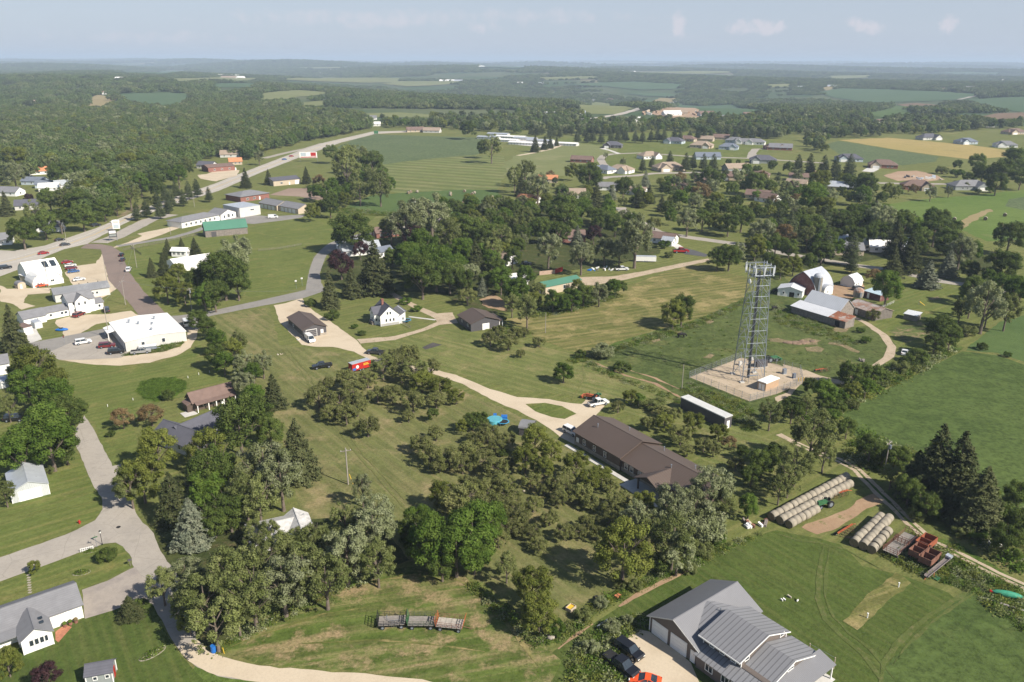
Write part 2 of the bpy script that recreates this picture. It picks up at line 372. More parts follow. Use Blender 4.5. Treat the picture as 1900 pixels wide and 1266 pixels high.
# --- field and lawn materials
GL = GR('fresh_mown_lawn', (.108, .142, .034), (.138, .165, .045), (.26, .215, .085), .03, (38, 2.2, .38), (.56, .74), .45)
GLd = GR('dark_green_lawn', (.066, .098, .022), (.086, .12, .028), (.15, .145, .052), .025, (-55, 1.7, .4), (.6, .78), .5)
GFa = GR('hay_regrowth', (.066, .1, .027), (.092, .13, .036), (.12, .145, .045), .03, (-38, 3.2, .15), (.6, .8), .75, tuft=.9)
GPa = GR('pasture', (.074, .1, .03), (.105, .128, .04), (.17, .16, .06), .03, None, (.54, .7), .8, blot=(.11, .13, .04), tuft=.8)
GMo = GR('mown_hay', (.12, .135, .038), (.16, .16, .05), (.34, .27, .125), .03, (24, 3.4, .75), (.5, .62), .5)
GMs = GR('striped_hay', (.14, .17, .055), (.165, .19, .066), (.25, .23, .11), .01, (-24, 15, 1.), (.62, .8), .3)
GHb = GR('rough_hay', (.085, .128, .024), (.12, .155, .038), (.34, .25, .14), .05, (14, 4.2, .9), (.5, .6), .7, blot=(.30, .22, .14), tuft=1.8)
GCo = GR('corn', (.095, .13, .058), (.12, .155, .07), (.16, .18, .09), .02, (14, 5, .5), (.6, .8), .8, tuft=.5)
GBr = GR('bright_clover', (.075, .12, .038), (.09, .135, .042), (.12, .155, .05), .02, None, (.6, .8), .3)
GGo = GR('ripe_grain', (.34, .27, .10), (.38, .29, .12), (.24, .21, .08), .01, (8, 12, .25), (.55, .7), .3)
GSo = GR('soybean', (.07, .115, .055), (.085, .13, .062), (.11, .14, .07), .004, None, (.6, .8), .25)
GPl = GR('pale_meadow', (.16, .18, .07), (.19, .20, .085), (.27, .25, .13), .006, None, (.55, .7), .3)
GTn = GR('tan_field', (.27, .22, .11), (.3, .24, .13), (.2, .18, .08), .006, None, (.55, .7), .3)
GBn = GR('brown_field', (.17, .115, .075), (.20, .14, .09), (.13, .1, .06), .006, None, (.55, .7), .3)
GWd = GR('tall_weeds', (.06, .105, .018), (.11, .15, .035), (.23, .19, .085), .12, None, (.52, .66), .9, tuft=1.6)
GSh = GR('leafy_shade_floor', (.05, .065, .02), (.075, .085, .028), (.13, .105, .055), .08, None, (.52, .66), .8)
gravel = GV('crushed_limestone', (.53, .445, .33), (.43, .35, .25), .1, 2.5, grass=None)
gravg = GV('worn_gravel_track', (.44, .355, .26), (.34, .27, .19), .25, 2.5, grass=(.12, .13, .045))
asph = GV('pale_asphalt', (.36, .325, .28), (.30, .272, .238), .12, 1.2, crack=.13)
asphg = GV('weathered_grey_asphalt', (.26, .245, .225), (.21, .2, .19), .12, 1.2, crack=.15)
asphb = GV('brown_chipseal', (.225, .175, .15), (.18, .145, .125), .08, 1.2)
hwy = GV('highway_concrete', (.42, .385, .335), (.36, .33, .29), .05, .8)
dirt = GV('bare_dirt', (.30, .20, .125), (.38, .27, .17), .15, 1.5, grass=(.13, .14, .045))
dirtr = GV('red_dirt', (.34, .235, .16), (.44, .33, .23), .04, .8)
blacktop = GV('new_asphalt', (.1, .1, .105), (.08, .08, .085), .2, 1.2)
# --- near fields
patch('pasture', GPa, [(1060, 655), (1145, 640), (1255, 600), (1330, 565), (1400, 540), (1440, 500), (1480, 540), (1560, 610), (1640, 600), (1660, 640), (1640, 680), (1560, 700), (1500, 735), (1390, 800), (1320, 770), (1260, 725), (1150, 690)], 1, .6)
patch('pasture_bank', GPa, [(1180, 690), (1290, 735), (1400, 800), (1380, 830), (1262, 745)], 2, .6)
patch('mown_hay_field', GMo, [(935, 592), (985, 588), (1045, 572), (1110, 560), (1165, 532), (1240, 503), (1305, 488), (1345, 505), (1395, 517), (1378, 555), (1298, 592), (1160, 632), (1085, 660), (1000, 630)], 2, .7)
patch('hay_regrowth_field', GFa, [(1560, 770), (1600, 745), (1700, 695), (1786, 652), (1850, 660), (1910, 680), (2100, 740), (2200, 1020), (2000, 1010), (1890, 960), (1780, 900), (1700, 850), (1600, 830)], 2, .5)
patch('upper_field', GPl and GBr, [(1790, 650), (1850, 600), (1900, 585), (2050, 580), (2080, 720), (1905, 672), (1850, 655)], 1, .5)
patch('back_yard', GLd, [(1020, 1215), (1140, 1130), (1300, 1045), (1400, 995), (1440, 985), (1520, 1000), (1560, 1010), (1600, 1050), (1680, 1070), (1760, 1100), (1820, 1150), (1900, 1230), (1950, 1300), (1850, 1330), (1500, 1400), (1000, 1350)], 2, .4)
patch('bright_field', GFa, [(1610, 1330), (1640, 1240), (1700, 1180), (1760, 1120), (1800, 1095), (1860, 1120), (1960, 1165), (2100, 1330), (1900, 1500)], 3, .5)
patch('bare_plot', GMo, [(1562, 1152), (1610, 1105), (1662, 1062), (1690, 1082), (1640, 1125), (1590, 1170)], 4, .7)
patch('hay_meadow', GHb, [(395, 1205), (440, 1150), (520, 1110), (640, 1080), (700, 1052), (760, 1052), (860, 1068), (900, 1100), (960, 1165), (1020, 1200), (1040, 1225), (1010, 1300), (800, 1275), (660, 1246), (480, 1233)], 2, .5)
patch('verge', GR('weedy_verge', (.08, .13, .025), (.12, .16, .04), (.2, .17, .07), .06, None, (.6, .75), .7), [(380, 1215), (420, 1222), (480, 1240), (660, 1252), (800, 1270), (1000, 1330), (1100, 1340), (1250, 1400), (-200, 1500), (-300, 1380), (20, 1330), (280, 1262), (340, 1262)], 1, .5)
patch('front_lawn', GLd, [(-40, 1240), (150, 1150), (270, 1085), (300, 1160), (335, 1215), (380, 1262), (330, 1340), (-200, 1380)], 2, .3)
patch('island_lawn', GL, [(-40, 1090), (152, 1026), (192, 1011), (215, 1009), (229, 1015), (243, 1038), (240, 1055), (152, 1094), (0, 1200), (-60, 1200)], 2, .2)
patch('corner_lawn', GL, [(-60, 880), (0, 800), (60, 860), (137, 830), (164, 883), (187, 923), (190, 944), (176, 965), (142, 983), (76, 1008), (0, 1033), (-80, 1060)], 2, .2)
patch('side_lawn', GL, [(172, 770), (215, 750), (250, 800), (260, 850), (240, 857), (210, 865), (187, 822)], 2, .2)
patch('big_lawn', GL, [(109, 672), (222, 680), (300, 672), (340, 655), (372, 640), (400, 680), (430, 720), (300, 745), (230, 790), (160, 780), (130, 720)], 2, .3)
patch('orchard_grass', GR('orchard_grass', (.135, .148, .05), (.16, .17, .06), (.30, .24, .125), .03, (-52, 3., .5), (.52, .66), .5), [(395, 585), (500, 570), (520, 640), (640, 655), (690, 680), (800, 700), (960, 770), (1080, 850), (1240, 950), (1300, 1000), (1130, 1110), (1000, 1180), (900, 1080), (760, 1040), (560, 960), (520, 800), (460, 680)], 1, .8)
patch('hill_grass', GR('slope_grass', (.13, .155, .045), (.155, .175, .055), (.30, .245, .12), .03, (-35, 3.2, .5), (.54, .7), .45), [(690, 640), (830, 610), (930, 620), (1000, 640), (1085, 665), (1190, 700), (1290, 760), (1440, 820), (1500, 880), (1400, 900), (1330, 870), (1225, 800), (1140, 750), (1085, 735), (960, 725), (800, 680)], 2, .8)
patch('north_lawn', GL, [(455, 455), (530, 455), (600, 452), (578, 480), (568, 530), (480, 556), (455, 548), (470, 500)], 3, .5)
patch('north_pasture', GL, [(380, 450), (455, 425), (560, 400), (660, 392), (700, 400), (650, 440), (600, 455), (460, 460)], 2, .5)
patch('corner_grass', GL, [(225, 470), (300, 440), (380, 430), (460, 440), (470, 500), (450, 550), (310, 576), (268, 540), (240, 505)], 2, .5)
patch('farm_yard_grass', GL, [(1600, 600), (1640, 560), (1700, 530), (1790, 540), (1790, 600), (1740, 640), (1690, 660), (1670, 640)], 2, .4)
patch('garden_rows', GR('garden_rows', (.08, .12, .03), (.12, .15, .045), (.3, .22, .13), .1, (14, 2.2, .8), (.5, .62), .6), [(1648, 615), (1690, 596), (1730, 600), (1725, 625), (1680, 636)], 3, .3)
patch('weedy_oval_bed', GR('leafy_bed', (.08, .15, .018), (.11, .18, .025), (.15, .2, .04), .25, None, (.5, .7), .9), [(254, 724), (262, 710), (290, 702), (325, 701), (345, 710), (346, 722), (325, 735), (290, 746), (270, 741)], 4, .3)
# --- middle distance
patch('corn_field', GCo, [(626, 273), (660, 258), (700, 250), (900, 256), (930, 268), (885, 287), (840, 291), (757, 299), (708, 306), (650, 300)], 2, .5)
patch('striped_field', GMs, [(705, 306), (757, 300), (840, 291), (885, 288), (935, 290), (940, 320), (922, 352), (860, 352), (735, 359), (700, 340)], 2, .5)
patch('clover_field', GBr, [(690, 362), (735, 359), (860, 352), (925, 353), (927, 366), (907, 385), (900, 392), (845, 399), (790, 404), (690, 400), (640, 385)], 3, .4)
patch('golf_grass', GPl, [(935, 300), (1000, 270), (1080, 267), (1150, 275), (1110, 300), (1040, 312), (1060, 325), (990, 330), (940, 330)], 2, 1)
patch('golf_rough', GL, [(960, 262), (1120, 250), (1240, 245), (1440, 262), (1390, 300), (1120, 330), (1000, 300)], 1, 1)
patch('grain_field', GGo, [(1556, 260), (1647, 256), (1720, 262), (1799, 269), (1875, 280), (1870, 291), (1799, 296), (1741, 289), (1650, 276), (1597, 267)], 3, .4)
patch('corn_strip', GCo, [(1530, 268), (1556, 262), (1597, 268), (1650, 277), (1741, 291), (1738, 300), (1673, 307), (1630, 306), (1600, 302), (1556, 285)], 2, .4)
patch('far_right_meadow', GR('soft_meadow', (.10, .155, .035), (.13, .18, .045), (.22, .2, .09), .01, None, (.6, .75), .4), [(1545, 405), (1622, 382), (1700, 372), (1736, 367), (1800, 364), (1900, 352), (2100, 340), (2150, 460), (1900, 445), (1830, 448), (1780, 425), (1690, 400), (1600, 410)], 2, .6)
patch('corn_patch', GCo, [(1865, 383), (1872, 370), (1900, 366), (2010, 366), (2010, 390), (1900, 390)], 4, .3)
patch('dry_path', GTn, [(1766, 420), (1800, 400), (1836, 388), (1842, 391), (1815, 405), (1782, 428)], 3, .6)
patch('lot', GV('gravel_lot', (.27, .2, .155), (.33, .25, .2), .03, .6), [(500, 362), (535, 350), (600, 349), (636, 356), (625, 366), (592, 372), (555, 365)], 3, .3)
patch('lot', asphg, [(396, 400), (480, 400), (500, 402), (570, 398), (560, 404), (520, 410), (470, 416), (400, 410)], 3, .2)
patch('lot', gravel, [(384, 323), (410, 314), (445, 316), (440, 326), (400, 337), (372, 332), (366, 325)], 4, .3)
# subdivision and bare soil
patch('building_site_soil', dirtr, [(1640, 326), (1665, 318), (1700, 317), (1740, 326), (1752, 333), (1720, 337), (1690, 335), (1665, 336)], 3, .5)
patch('spoil_heap_soil', dirtr, [(1489, 320), (1500, 316), (1530, 318), (1535, 323), (1500, 324)], 3, .5)
patch('quarry_soil', dirtr, [(1205, 212), (1225, 203), (1245, 199), (1285, 201), (1300, 212), (1290, 222), (1250, 220)], 3, .5)
for nm, mt, pl in (('soybean_field', GSo, [(1518, 172), (1561, 165), (1640, 167), (1743, 171), (1834, 176), (1779, 186), (1698, 190), (1622, 192), (1546, 182)]),
    ('soybean_field', GSo, [(1786, 187), (1840, 183), (1910, 180), (1990, 186), (1990, 212), (1900, 210), (1824, 197)]),
    ('clover_strip', GBr, [(1602, 214), (1655, 197), (1698, 199), (1693, 211), (1642, 219)]), ('plough_strip', GBn, [(1663, 195), (1700, 192), (1757, 197), (1711, 204)]),
    ('plough_field', GBn, [(1809, 219), (1850, 211), (1910, 209), (1990, 214), (1990, 226), (1900, 222), (1837, 225)]),
    ('soybean_field', GSo, [(1043, 158), (1110, 155), (1175, 153), (1271, 158), (1251, 167), (1187, 168), (1122, 162)]), ('soybean_field', GSo, [(1157, 174), (1238, 174), (1261, 182), (1200, 180)]),
    ('meadow', GPl, [(1056, 195), (1100, 190), (1137, 194), (1175, 201), (1150, 213), (1096, 212)]), ('meadow', GTn, [(1205, 190), (1225, 183), (1261, 184), (1240, 192)]),
    ('soybean_field', GSo, [(1162, 192), (1200, 187), (1233, 190), (1213, 196)]),
    ('soybean_field', GSo, [(1248, 195), (1301, 198), (1364, 195), (1435, 211), (1380, 215), (1334, 214), (1288, 205)]),
    ('meadow', GPl, [(669, 212), (740, 209), (806, 214), (800, 219), (680, 218)]), ('meadow', GPl, [(475, 176), (556, 168), (632, 174), (581, 178), (530, 185), (475, 186)]),
    ('meadow', GPl, [(541, 193), (619, 186), (616, 196), (563, 199)]), ('meadow', GPl, [(523, 149), (600, 145), (743, 147), (740, 154), (670, 155)]),
    ('meadow', GPl, [(707, 157), (745, 152), (859, 152), (844, 157), (753, 162)]), ('tan_field', GTn, [(157, 186), (182, 177), (222, 183), (205, 192), (189, 199), (162, 199)]),
    ('soybean_field', GSo, [(205, 178), (260, 174), (354, 174), (354, 192), (303, 197), (253, 190)]), ('meadow', GPl, [(298, 147), (417, 144), (480, 147), (430, 153), (328, 153)]),
    ('soybean_field', GSo, [(389, 157), (480, 156), (480, 163), (400, 163)]), ('meadow', GPl, [(1420, 158), (1470, 157), (1465, 163), (1430, 164)]), ('tan_field', GTn, [(1515, 168), (1535, 162), (1560, 164), (1540, 169)]),
    ('meadow', GPl, [(1195, 136), (1290, 133), (1400, 135), (1300, 139)]), ('soybean_field', GSo, [(200, 135), (300, 133), (380, 135), (300, 139)]), ('meadow', GPl, [(1520, 143), (1620, 141), (1610, 146), (1550, 148)]),
    ('soybean_field', GSo, [(880, 126), (960, 124), (1040, 126), (960, 128)]), ('meadow', GPl, [(520, 127), (600, 126), (680, 127), (610, 129)]), ('meadow', GPl, [(1000, 145), (1100, 143), (1120, 147), (1010, 150)]),
    ('soybean_field', GSo, [(1700, 137), (1800, 135), (1900, 138), (1800, 141)]), ('meadow', GPl, [(1080, 118), (1220, 117.5), (1230, 119.5), (1100, 120)])):
    patch(nm, mt, pl, 2, .8)
# --- roads
patch('highway', hwy, [(-60, 462), (25, 466), (83, 456), (142, 436), (177, 424), (227, 403), (300, 374), (387, 345), (480, 309), (556, 280), (601, 265), (690, 245), (760, 243), (760, 246), (697, 249), (632, 265), (556, 292), (480, 322), (407, 354), (310, 384), (243, 409), (177, 444), (162, 453), (119, 463), (88, 475), (51, 494), (0, 513), (-60, 530)], 4, .15)
hc = [(-60, 496), (0, 489), (51, 476), (88, 465), (119, 456), (152, 444), (177, 435), (235, 406), (305, 379), (397, 349), (480, 316), (556, 286), (616, 265), (694, 247)]
pw = GV('white_road_paint', (.7, .68, .62), (.5, .48, .44), .5, 2); py_ = GV('yellow_road_paint', (.62, .42, .08), (.45, .32, .1), .5, 2)
ribbon('highway_median_line', py_, hc, .35, 6, 0)
for s in (-1, 1):
    c = [np.array(at(*p)) for p in hc]; q = []
    for i in range(len(c)):
        d = c[min(i+1, len(c)-1)]-c[max(i-1, 0)]; d /= np.linalg.norm(d); q.append(c[i]+np.array([-d[1], d[0]])*s*(3.6 if i < 11 else 2.2))
    ribbon('highway_lane_line', pw, [tuple(p) for p in q], .22, 6, 0, px=False)
ribbon('frontage_road', asph, [(490, 294), (530, 284), (568, 276), (601, 266)], 7, 3)
ribbon('frontage_road', asph, [(184, 451), (215, 440), (250, 422), (278, 408), (320, 398)], 9, 3)
patch('gravel_apron', gravel, [(200, 462), (237, 450), (264, 438), (254, 434), (300, 425), (325, 420), (333, 423), (300, 436), (256, 450), (225, 458)], 3, .3)
ribbon('access_lane', asphg, [(218, 457), (270, 449), (320, 441), (360, 430), (385, 420), (372, 413)], 4.5, 5)
patch('side_street', asphb, [(149, 461), (162, 453), (185, 453), (207, 457), (225, 468), (240, 506), (268, 542), (303, 577), (316, 590), (263, 594), (248, 572), (222, 542), (202, 521), (187, 463)], 5, .2)
patch('street', asphg, [(53, 637), (121, 624), (210, 607), (263, 588), (330, 586), (384, 579), (480, 558), (556, 541), (567, 538), (570, 520), (574, 501), (582, 479), (596, 463), (610, 452), (640, 440), (700, 428), (705, 433), (650, 448), (622, 463), (606, 474), (601, 486), (593, 508), (596, 525), (604, 540), (561, 554), (480, 569), (394, 586), (330, 604), (263, 606), (200, 622), (147, 632), (88, 655), (57, 655)], 4, .15)
ribbon('street', asph, [(700, 430), (760, 420), (845, 400), (885, 395), (912, 382), (915, 376), (960, 372)], 5, 3)
patch('gravel_yard', gravel, [(192, 468), (202, 521), (216, 536), (177, 562), (136, 530), (121, 506), (141, 494), (177, 489), (187, 476)], 3, .4)
patch('gravel_yard', gravel, [(0, 530), (13, 536), (96, 534), (93, 544), (51, 547), (44, 562), (66, 568), (40, 575), (25, 565), (0, 560)], 3, .4)
patch('gravel_yard', gravel, [(100, 600), (104, 594), (141, 585), (200, 583), (243, 577), (262, 588), (217, 595), (177, 602), (147, 620), (121, 626), (114, 612)], 3, .4)
patch('parking_pad', concm, [(44, 597), (58, 595), (78, 630), (53, 638)], 3, .1)
patch('parking_lot', asph, [(88, 655), (147, 630), (207, 618), (240, 655), (225, 664), (160, 668), (109, 668)], 5, .2)
patch('parking_lot', asphg, [(310, 590), (352, 586), (370, 600), (372, 612), (330, 612)], 5, .2)
patch('gravel_drive', gravel, [(109, 668), (160, 667), (225, 662), (303, 653), (336, 643), (346, 628), (349, 608), (368, 608), (366, 625), (354, 645), (329, 660), (278, 673), (222, 679), (177, 677), (140, 672)], 3, .35)
patch('gravel_drive', gravel, [(508, 567), (530, 563), (561, 553), (567, 566), (589, 582), (611, 595), (657, 628), (690, 661), (740, 676), (793, 682), (846, 696), (910, 722), (960, 737), (1018, 741), (1061, 749), (1079, 750), (1088, 741), (1118, 740), (1125, 750), (1104, 774), (1069, 799), (1078, 812), (1068, 826), (1041, 812), (1011, 789), (960, 762), (910, 741), (859, 713), (796, 691), (740, 690), (687, 668), (657, 653), (619, 644), (586, 644), (560, 640), (518, 597), (512, 577)], 4, .3)
patch('driveway_island', GL, [(975, 750), (1011, 748), (1043, 754), (1069, 768), (1048, 778), (1023, 774), (993, 764)], 6, .2)
patch('gravel_lane', gravg, [(662, 630), (733, 624), (783, 610), (806, 600), (811, 598), (806, 590), (783, 580), (740, 558), (722, 546), (728, 541), (745, 551), (783, 571), (811, 582), (839, 580), (850, 600), (816, 603), (783, 616), (733, 631), (669, 638)], 4, .25)
ribbon('footpath', concm, [(759, 588), (783, 591), (808, 594)], 1.1, 5, .05)
patch('gravel_track', gravg, [(1062, 515), (1137, 513), (1213, 500), (1263, 489), (1314, 480), (1318, 484), (1270, 495), (1213, 507), (1162, 519), (1100, 530), (1076, 528)], 4, .3)
patch('bare_soil', dirt, [(890, 556), (915, 546), (945, 560), (940, 578), (905, 572)], 3, .8)
ribbon('street', asph, [(1150, 385), (1160, 395), (1176, 407), (1195, 419), (1220, 431), (1280, 441), (1345, 450), (1378, 454), (1450, 470), (1541, 485), (1597, 494), (1645, 500), (1751, 523), (1797, 529), (1860, 541), (1960, 555)], [7, 7, 8, 8, 7, 7, 7, 7, 6, 6, 6, 6, 6, 6, 6, 6], 4, .2)
patch('asphalt_driveway', blacktop, [(1256, 463), (1268, 460), (1290, 465), (1314, 473), (1309, 477), (1271, 472)], 5, .1)
patch('parking_pad', concm, [(1240, 452), (1252, 449), (1268, 459), (1256, 462)], 5, .1)
patch('farm_lane', gravg, [(1582, 585), (1617, 602), (1648, 623), (1663, 645), (1659, 663), (1627, 683), (1614, 681), (1640, 663), (1646, 643), (1630, 620), (1597, 597), (1577, 588)], 4, .25)
patch('farm_yard', dirt, [(1540, 531), (1570, 525), (1602, 524), (1604, 540), (1572, 562), (1556, 575), (1548, 560)], 3, .4)
patch('tower_pad', gravg, [(1279, 700), (1375, 664), (1440, 676), (1485, 690), (1490, 712), (1440, 732), (1390, 745)], 4, .15)
patch('gravel_track', gravg, [(1452, 676), (1496, 687), (1521, 697), (1560, 706), (1620, 682), (1627, 684), (1562, 714), (1503, 704), (1485, 712), (1466, 735), (1440, 748), (1438, 738), (1462, 728), (1480, 706), (1455, 688)], 3, .35)
ribbon('gravel_track', gravg, [(1445, 806), (1470, 819), (1520, 842), (1556, 854), (1590, 872), (1615, 898), (1650, 932), (1690, 972), (1730, 1006), (1792, 1036), (1850, 1066), (1905, 1090), (1990, 1125)], [2, 2, 2, 2.2, 2.4, 2.6, 2.5, 2.3, 2.2, 2.2, 2.2, 2.2, 2.2], 4, .3)
ribbon('track_crown', GWd, [(1470, 819), (1520, 842), (1556, 854), (1590, 872), (1615, 898), (1650, 932), (1690, 972), (1730, 1006), (1792, 1036), (1850, 1066), (1905, 1090), (1990, 1125)], .5, 5, .25)
patch('bale_yard', dirt, [(1486, 978), (1520, 965), (1572, 947), (1590, 930), (1625, 915), (1640, 930), (1600, 950), (1545, 985), (1516, 992)], 3, .5)
patch('gravel_drive', gravel, [(1178, 1168), (1205, 1172), (1238, 1199), (1280, 1230), (1310, 1290), (1320, 1400), (1180, 1400), (1150, 1250), (1160, 1190)], 3, .35)
ribbon('worn_path', dirt, [(1148, 1126), (1185, 1103), (1230, 1080), (1262, 1066), (1292, 1050)], [.4, 1., 1., .7, .2], 4, .25)
ribbon('worn_path', dirt, [(1035, 1205), (1060, 1185), (1100, 1158)], [.3, .5, .2], 4, .2)
patch('street', asph, [(139, 797), (142, 827), (164, 883), (187, 923), (191, 945), (177, 966), (142, 984), (76, 1009), (0, 1035), (-150, 1085), (-150, 1140), (0, 1080), (76, 1052), (152, 1025), (192, 1009), (215, 1007), (230, 1014), (243, 1037), (250, 1056), (268, 1100), (301, 1150), (318, 1186), (336, 1211), (366, 1239), (404, 1254), (460, 1262), (470, 1236), (415, 1219), (372, 1201), (364, 1173), (354, 1123), (329, 1067), (311, 1042), (298, 1024), (285, 990), (255, 958), (238, 918), (216, 884), (240, 870), (240, 857), (210, 865), (187, 822), (172, 794), (157, 771)], 4, .28)
patch('gravel_drive', gravel, [(330, 1200), (366, 1188), (384, 1207), (415, 1219), (480, 1237), (657, 1249), (783, 1262), (900, 1290), (880, 1320), (700, 1292), (480, 1266), (404, 1256), (366, 1240), (336, 1213)], 5, .35)
patch('driveway', GV('patched_driveway', (.33, .29, .25), (.25, .22, .2), .35, 1), [(152, 1095), (200, 1078), (240, 1057), (252, 1052), (272, 1085), (290, 1125), (262, 1112), (210, 1133), (157, 1149)], 5, .1)
patch('brick_patio', PM('brick_paving', (.40, .17, .10), .9, .25, 2), [(103, 1173), (120, 1160), (133, 1164), (108, 1193), (103, 1188)], 5, .1)
ribbon('brown_strip', dirt, [(1095, 670), (1160, 697), (1215, 712), (1262, 738)], [.5, .9, .9, .5], 4, .5)
ribbon('brown_strip', dirt, [(1170, 688), (1215, 702), (1260, 722)], [.4, .7, .4], 4, .5)
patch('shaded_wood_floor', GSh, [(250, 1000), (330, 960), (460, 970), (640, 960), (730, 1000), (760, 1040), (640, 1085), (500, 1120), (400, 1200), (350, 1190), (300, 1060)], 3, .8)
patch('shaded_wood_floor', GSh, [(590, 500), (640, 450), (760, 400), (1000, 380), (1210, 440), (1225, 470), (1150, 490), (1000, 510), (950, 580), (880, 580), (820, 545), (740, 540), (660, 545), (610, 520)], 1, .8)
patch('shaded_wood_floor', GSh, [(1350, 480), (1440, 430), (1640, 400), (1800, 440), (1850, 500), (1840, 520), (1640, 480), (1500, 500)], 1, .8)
for pl in ([(1385, 1000), (1415, 990), (1320, 1036), (1130, 1122), (1040, 1195), (1010, 1195), (1110, 1112), (1290, 1020)], [(1560, 765), (1700, 690), (1790, 645), (1770, 640), (1680, 680), (1560, 715), (1480, 760), (1540, 830)],
           [(1640, 1030), (1700, 980), (1780, 1010), (1900, 1085), (1900, 1160), (1790, 1095), (1700, 1065)], [(1055, 665), (1160, 630), (1300, 590), (1390, 553), (1395, 560), (1300, 605), (1160, 645), (1070, 672)]):
    patch('weedy_strip', GWd, pl, 3, .6)
for p, w in (((318, 1500), 1),): pass
# subdivision streets
ribbon('subdivision_street', asph, [(1115, 332), (1127, 329), (1180, 326), (1213, 322), (1299, 320), (1400, 322)], 8, 4)
ribbon('subdivision_street', asph, [(1122, 308), (1114, 296), (1120, 289), (1137, 286), (1187, 284), (1289, 291), (1387, 294), (1440, 297), (1530, 303)], 7, 4)
ribbon('subdivision_street', asph, [(1394, 294), (1396, 284), (1402, 277), (1450, 275)], 8, 5)
ribbon('subdivision_street', asph, [(1630, 340), (1690, 341), (1765, 342)], 7, 4)
patch('parking_pad', concm, [(1113, 276), (1122, 275), (1140, 281), (1152, 285), (1145, 286), (1130, 280)], 5, .1)
patch('parking_pad', concm, [(1599, 318), (1610, 311), (1632, 314), (1620, 320)], 5, .1)
ribbon('lane', gravel, [(960, 289), (990, 284), (1025, 276), (1045, 268)], 5, 5)
ribbon('far_highway', hwy, [(1072, 222), (1112, 219), (1150, 213), (1180, 205), (1225, 196), (1276, 185)], 14, 5)
ribbon('far_road', asph, [(1522, 193), (1545, 197), (1570, 209)], 10, 5)
ribbon('far_road', hwy, [(1779, 186), (1800, 181), (1850, 173)], 12, 5)
ribbon('lane', gravel, [(700, 248), (760, 246)], 5, 5)
patch('parking_pad', concm, [(940, 262), (1000, 258), (1062, 268), (1010, 274), (950, 268)], 4, .1)

for pl in ([(1425, 629), (1445, 627), (1470, 633), (1462, 638), (1430, 634)], [(1481, 634), (1500, 628), (1522, 632), (1515, 639), (1490, 639)], [(1497, 646), (1515, 643), (1532, 648), (1522, 653), (1502, 652)], [(1538, 635), (1560, 636), (1594, 652), (1590, 656), (1560, 643), (1540, 639)],
    [(1305, 664), (1316, 658), (1325, 659), (1318, 665)], [(1245, 617), (1262, 613), (1266, 617), (1250, 620)], [(1305, 598), (1320, 592), (1322, 597), (1310, 602)], [(1208, 633), (1222, 629), (1224, 632), (1212, 636)], [(1545, 612), (1560, 603), (1580, 606), (1572, 616), (1555, 618)], [(1590, 570), (1600, 566), (1606, 572)], [(1722, 552), (1742, 550), (1748, 556), (1728, 558)], [(1560, 992), (1600, 1000), (1590, 1006)], [(345, 352), (360, 350)][:0] or [(214, 404), (243, 388), (262, 380), (258, 386), (235, 400)]):
    patch('bare_soil', GR('worn_grass', (.16, .14, .07), (.22, .18, .10), (.32, .24, .15), .2, None, (.5, .6), .5, tuft=.9), pl, 6, 1.1)
trk = GR('tyre_track_grass', (.13, .145, .045), (.15, .155, .055), (.2, .18, .08), .2, None, (.5, .65), .25)
trd = GR('tyre_track_lawn', (.088, .112, .03), (.10, .125, .036), (.15, .145, .06), .2, None, (.5, .65), .25)
for c, w in (([(1528, 1012), (1520, 1060), (1518, 1110), (1532, 1150), (1560, 1180), (1600, 1212), (1640, 1270)], 1.), ([(1540, 1012), (1533, 1060), (1531, 1108), (1546, 1146), (1574, 1174), (1616, 1206), (1660, 1262)], .45), ([(1815, 1085), (1780, 1108), (1720, 1145), (1670, 1190), (1640, 1230), (1632, 1280)], .9), ([(1822, 1092), (1790, 1113), (1735, 1150), (1688, 1192), (1655, 1235)], .5),
    ([(1440, 990), (1480, 1003), (1520, 1008), (1570, 1020), (1640, 1060)], .5), ([(520, 645), (560, 690), (600, 760), (660, 840), (740, 930), (800, 1000)], .5), ([(530, 645), (570, 690), (612, 760), (672, 840), (752, 930)], .5), ([(1060, 745), (1085, 700), (1080, 670)], .6), ([(640, 660), (600, 668), (560, 700)], .5),
    ([(420, 1200), (470, 1160), (560, 1115), (660, 1085), (760, 1068), (850, 1078)], .6), ([(400, 1212), (480, 1180), (600, 1140), (680, 1128)], .5), ([(900, 1110), (960, 1180), (1000, 1240)], .8), ([(770, 1060), (830, 1068), (880, 1092), (930, 1150)], .7), ([(560, 1195), (700, 1188), (800, 1196), (900, 1210)], .5)):
    ribbon('tyre_track', trd if c[0][0] > 1400 else trk if c[0][1] < 750 else GMo, c, [w*(.3 if i in (0, len(c)-1) else 1) for i in range(len(c))], 7, .3)
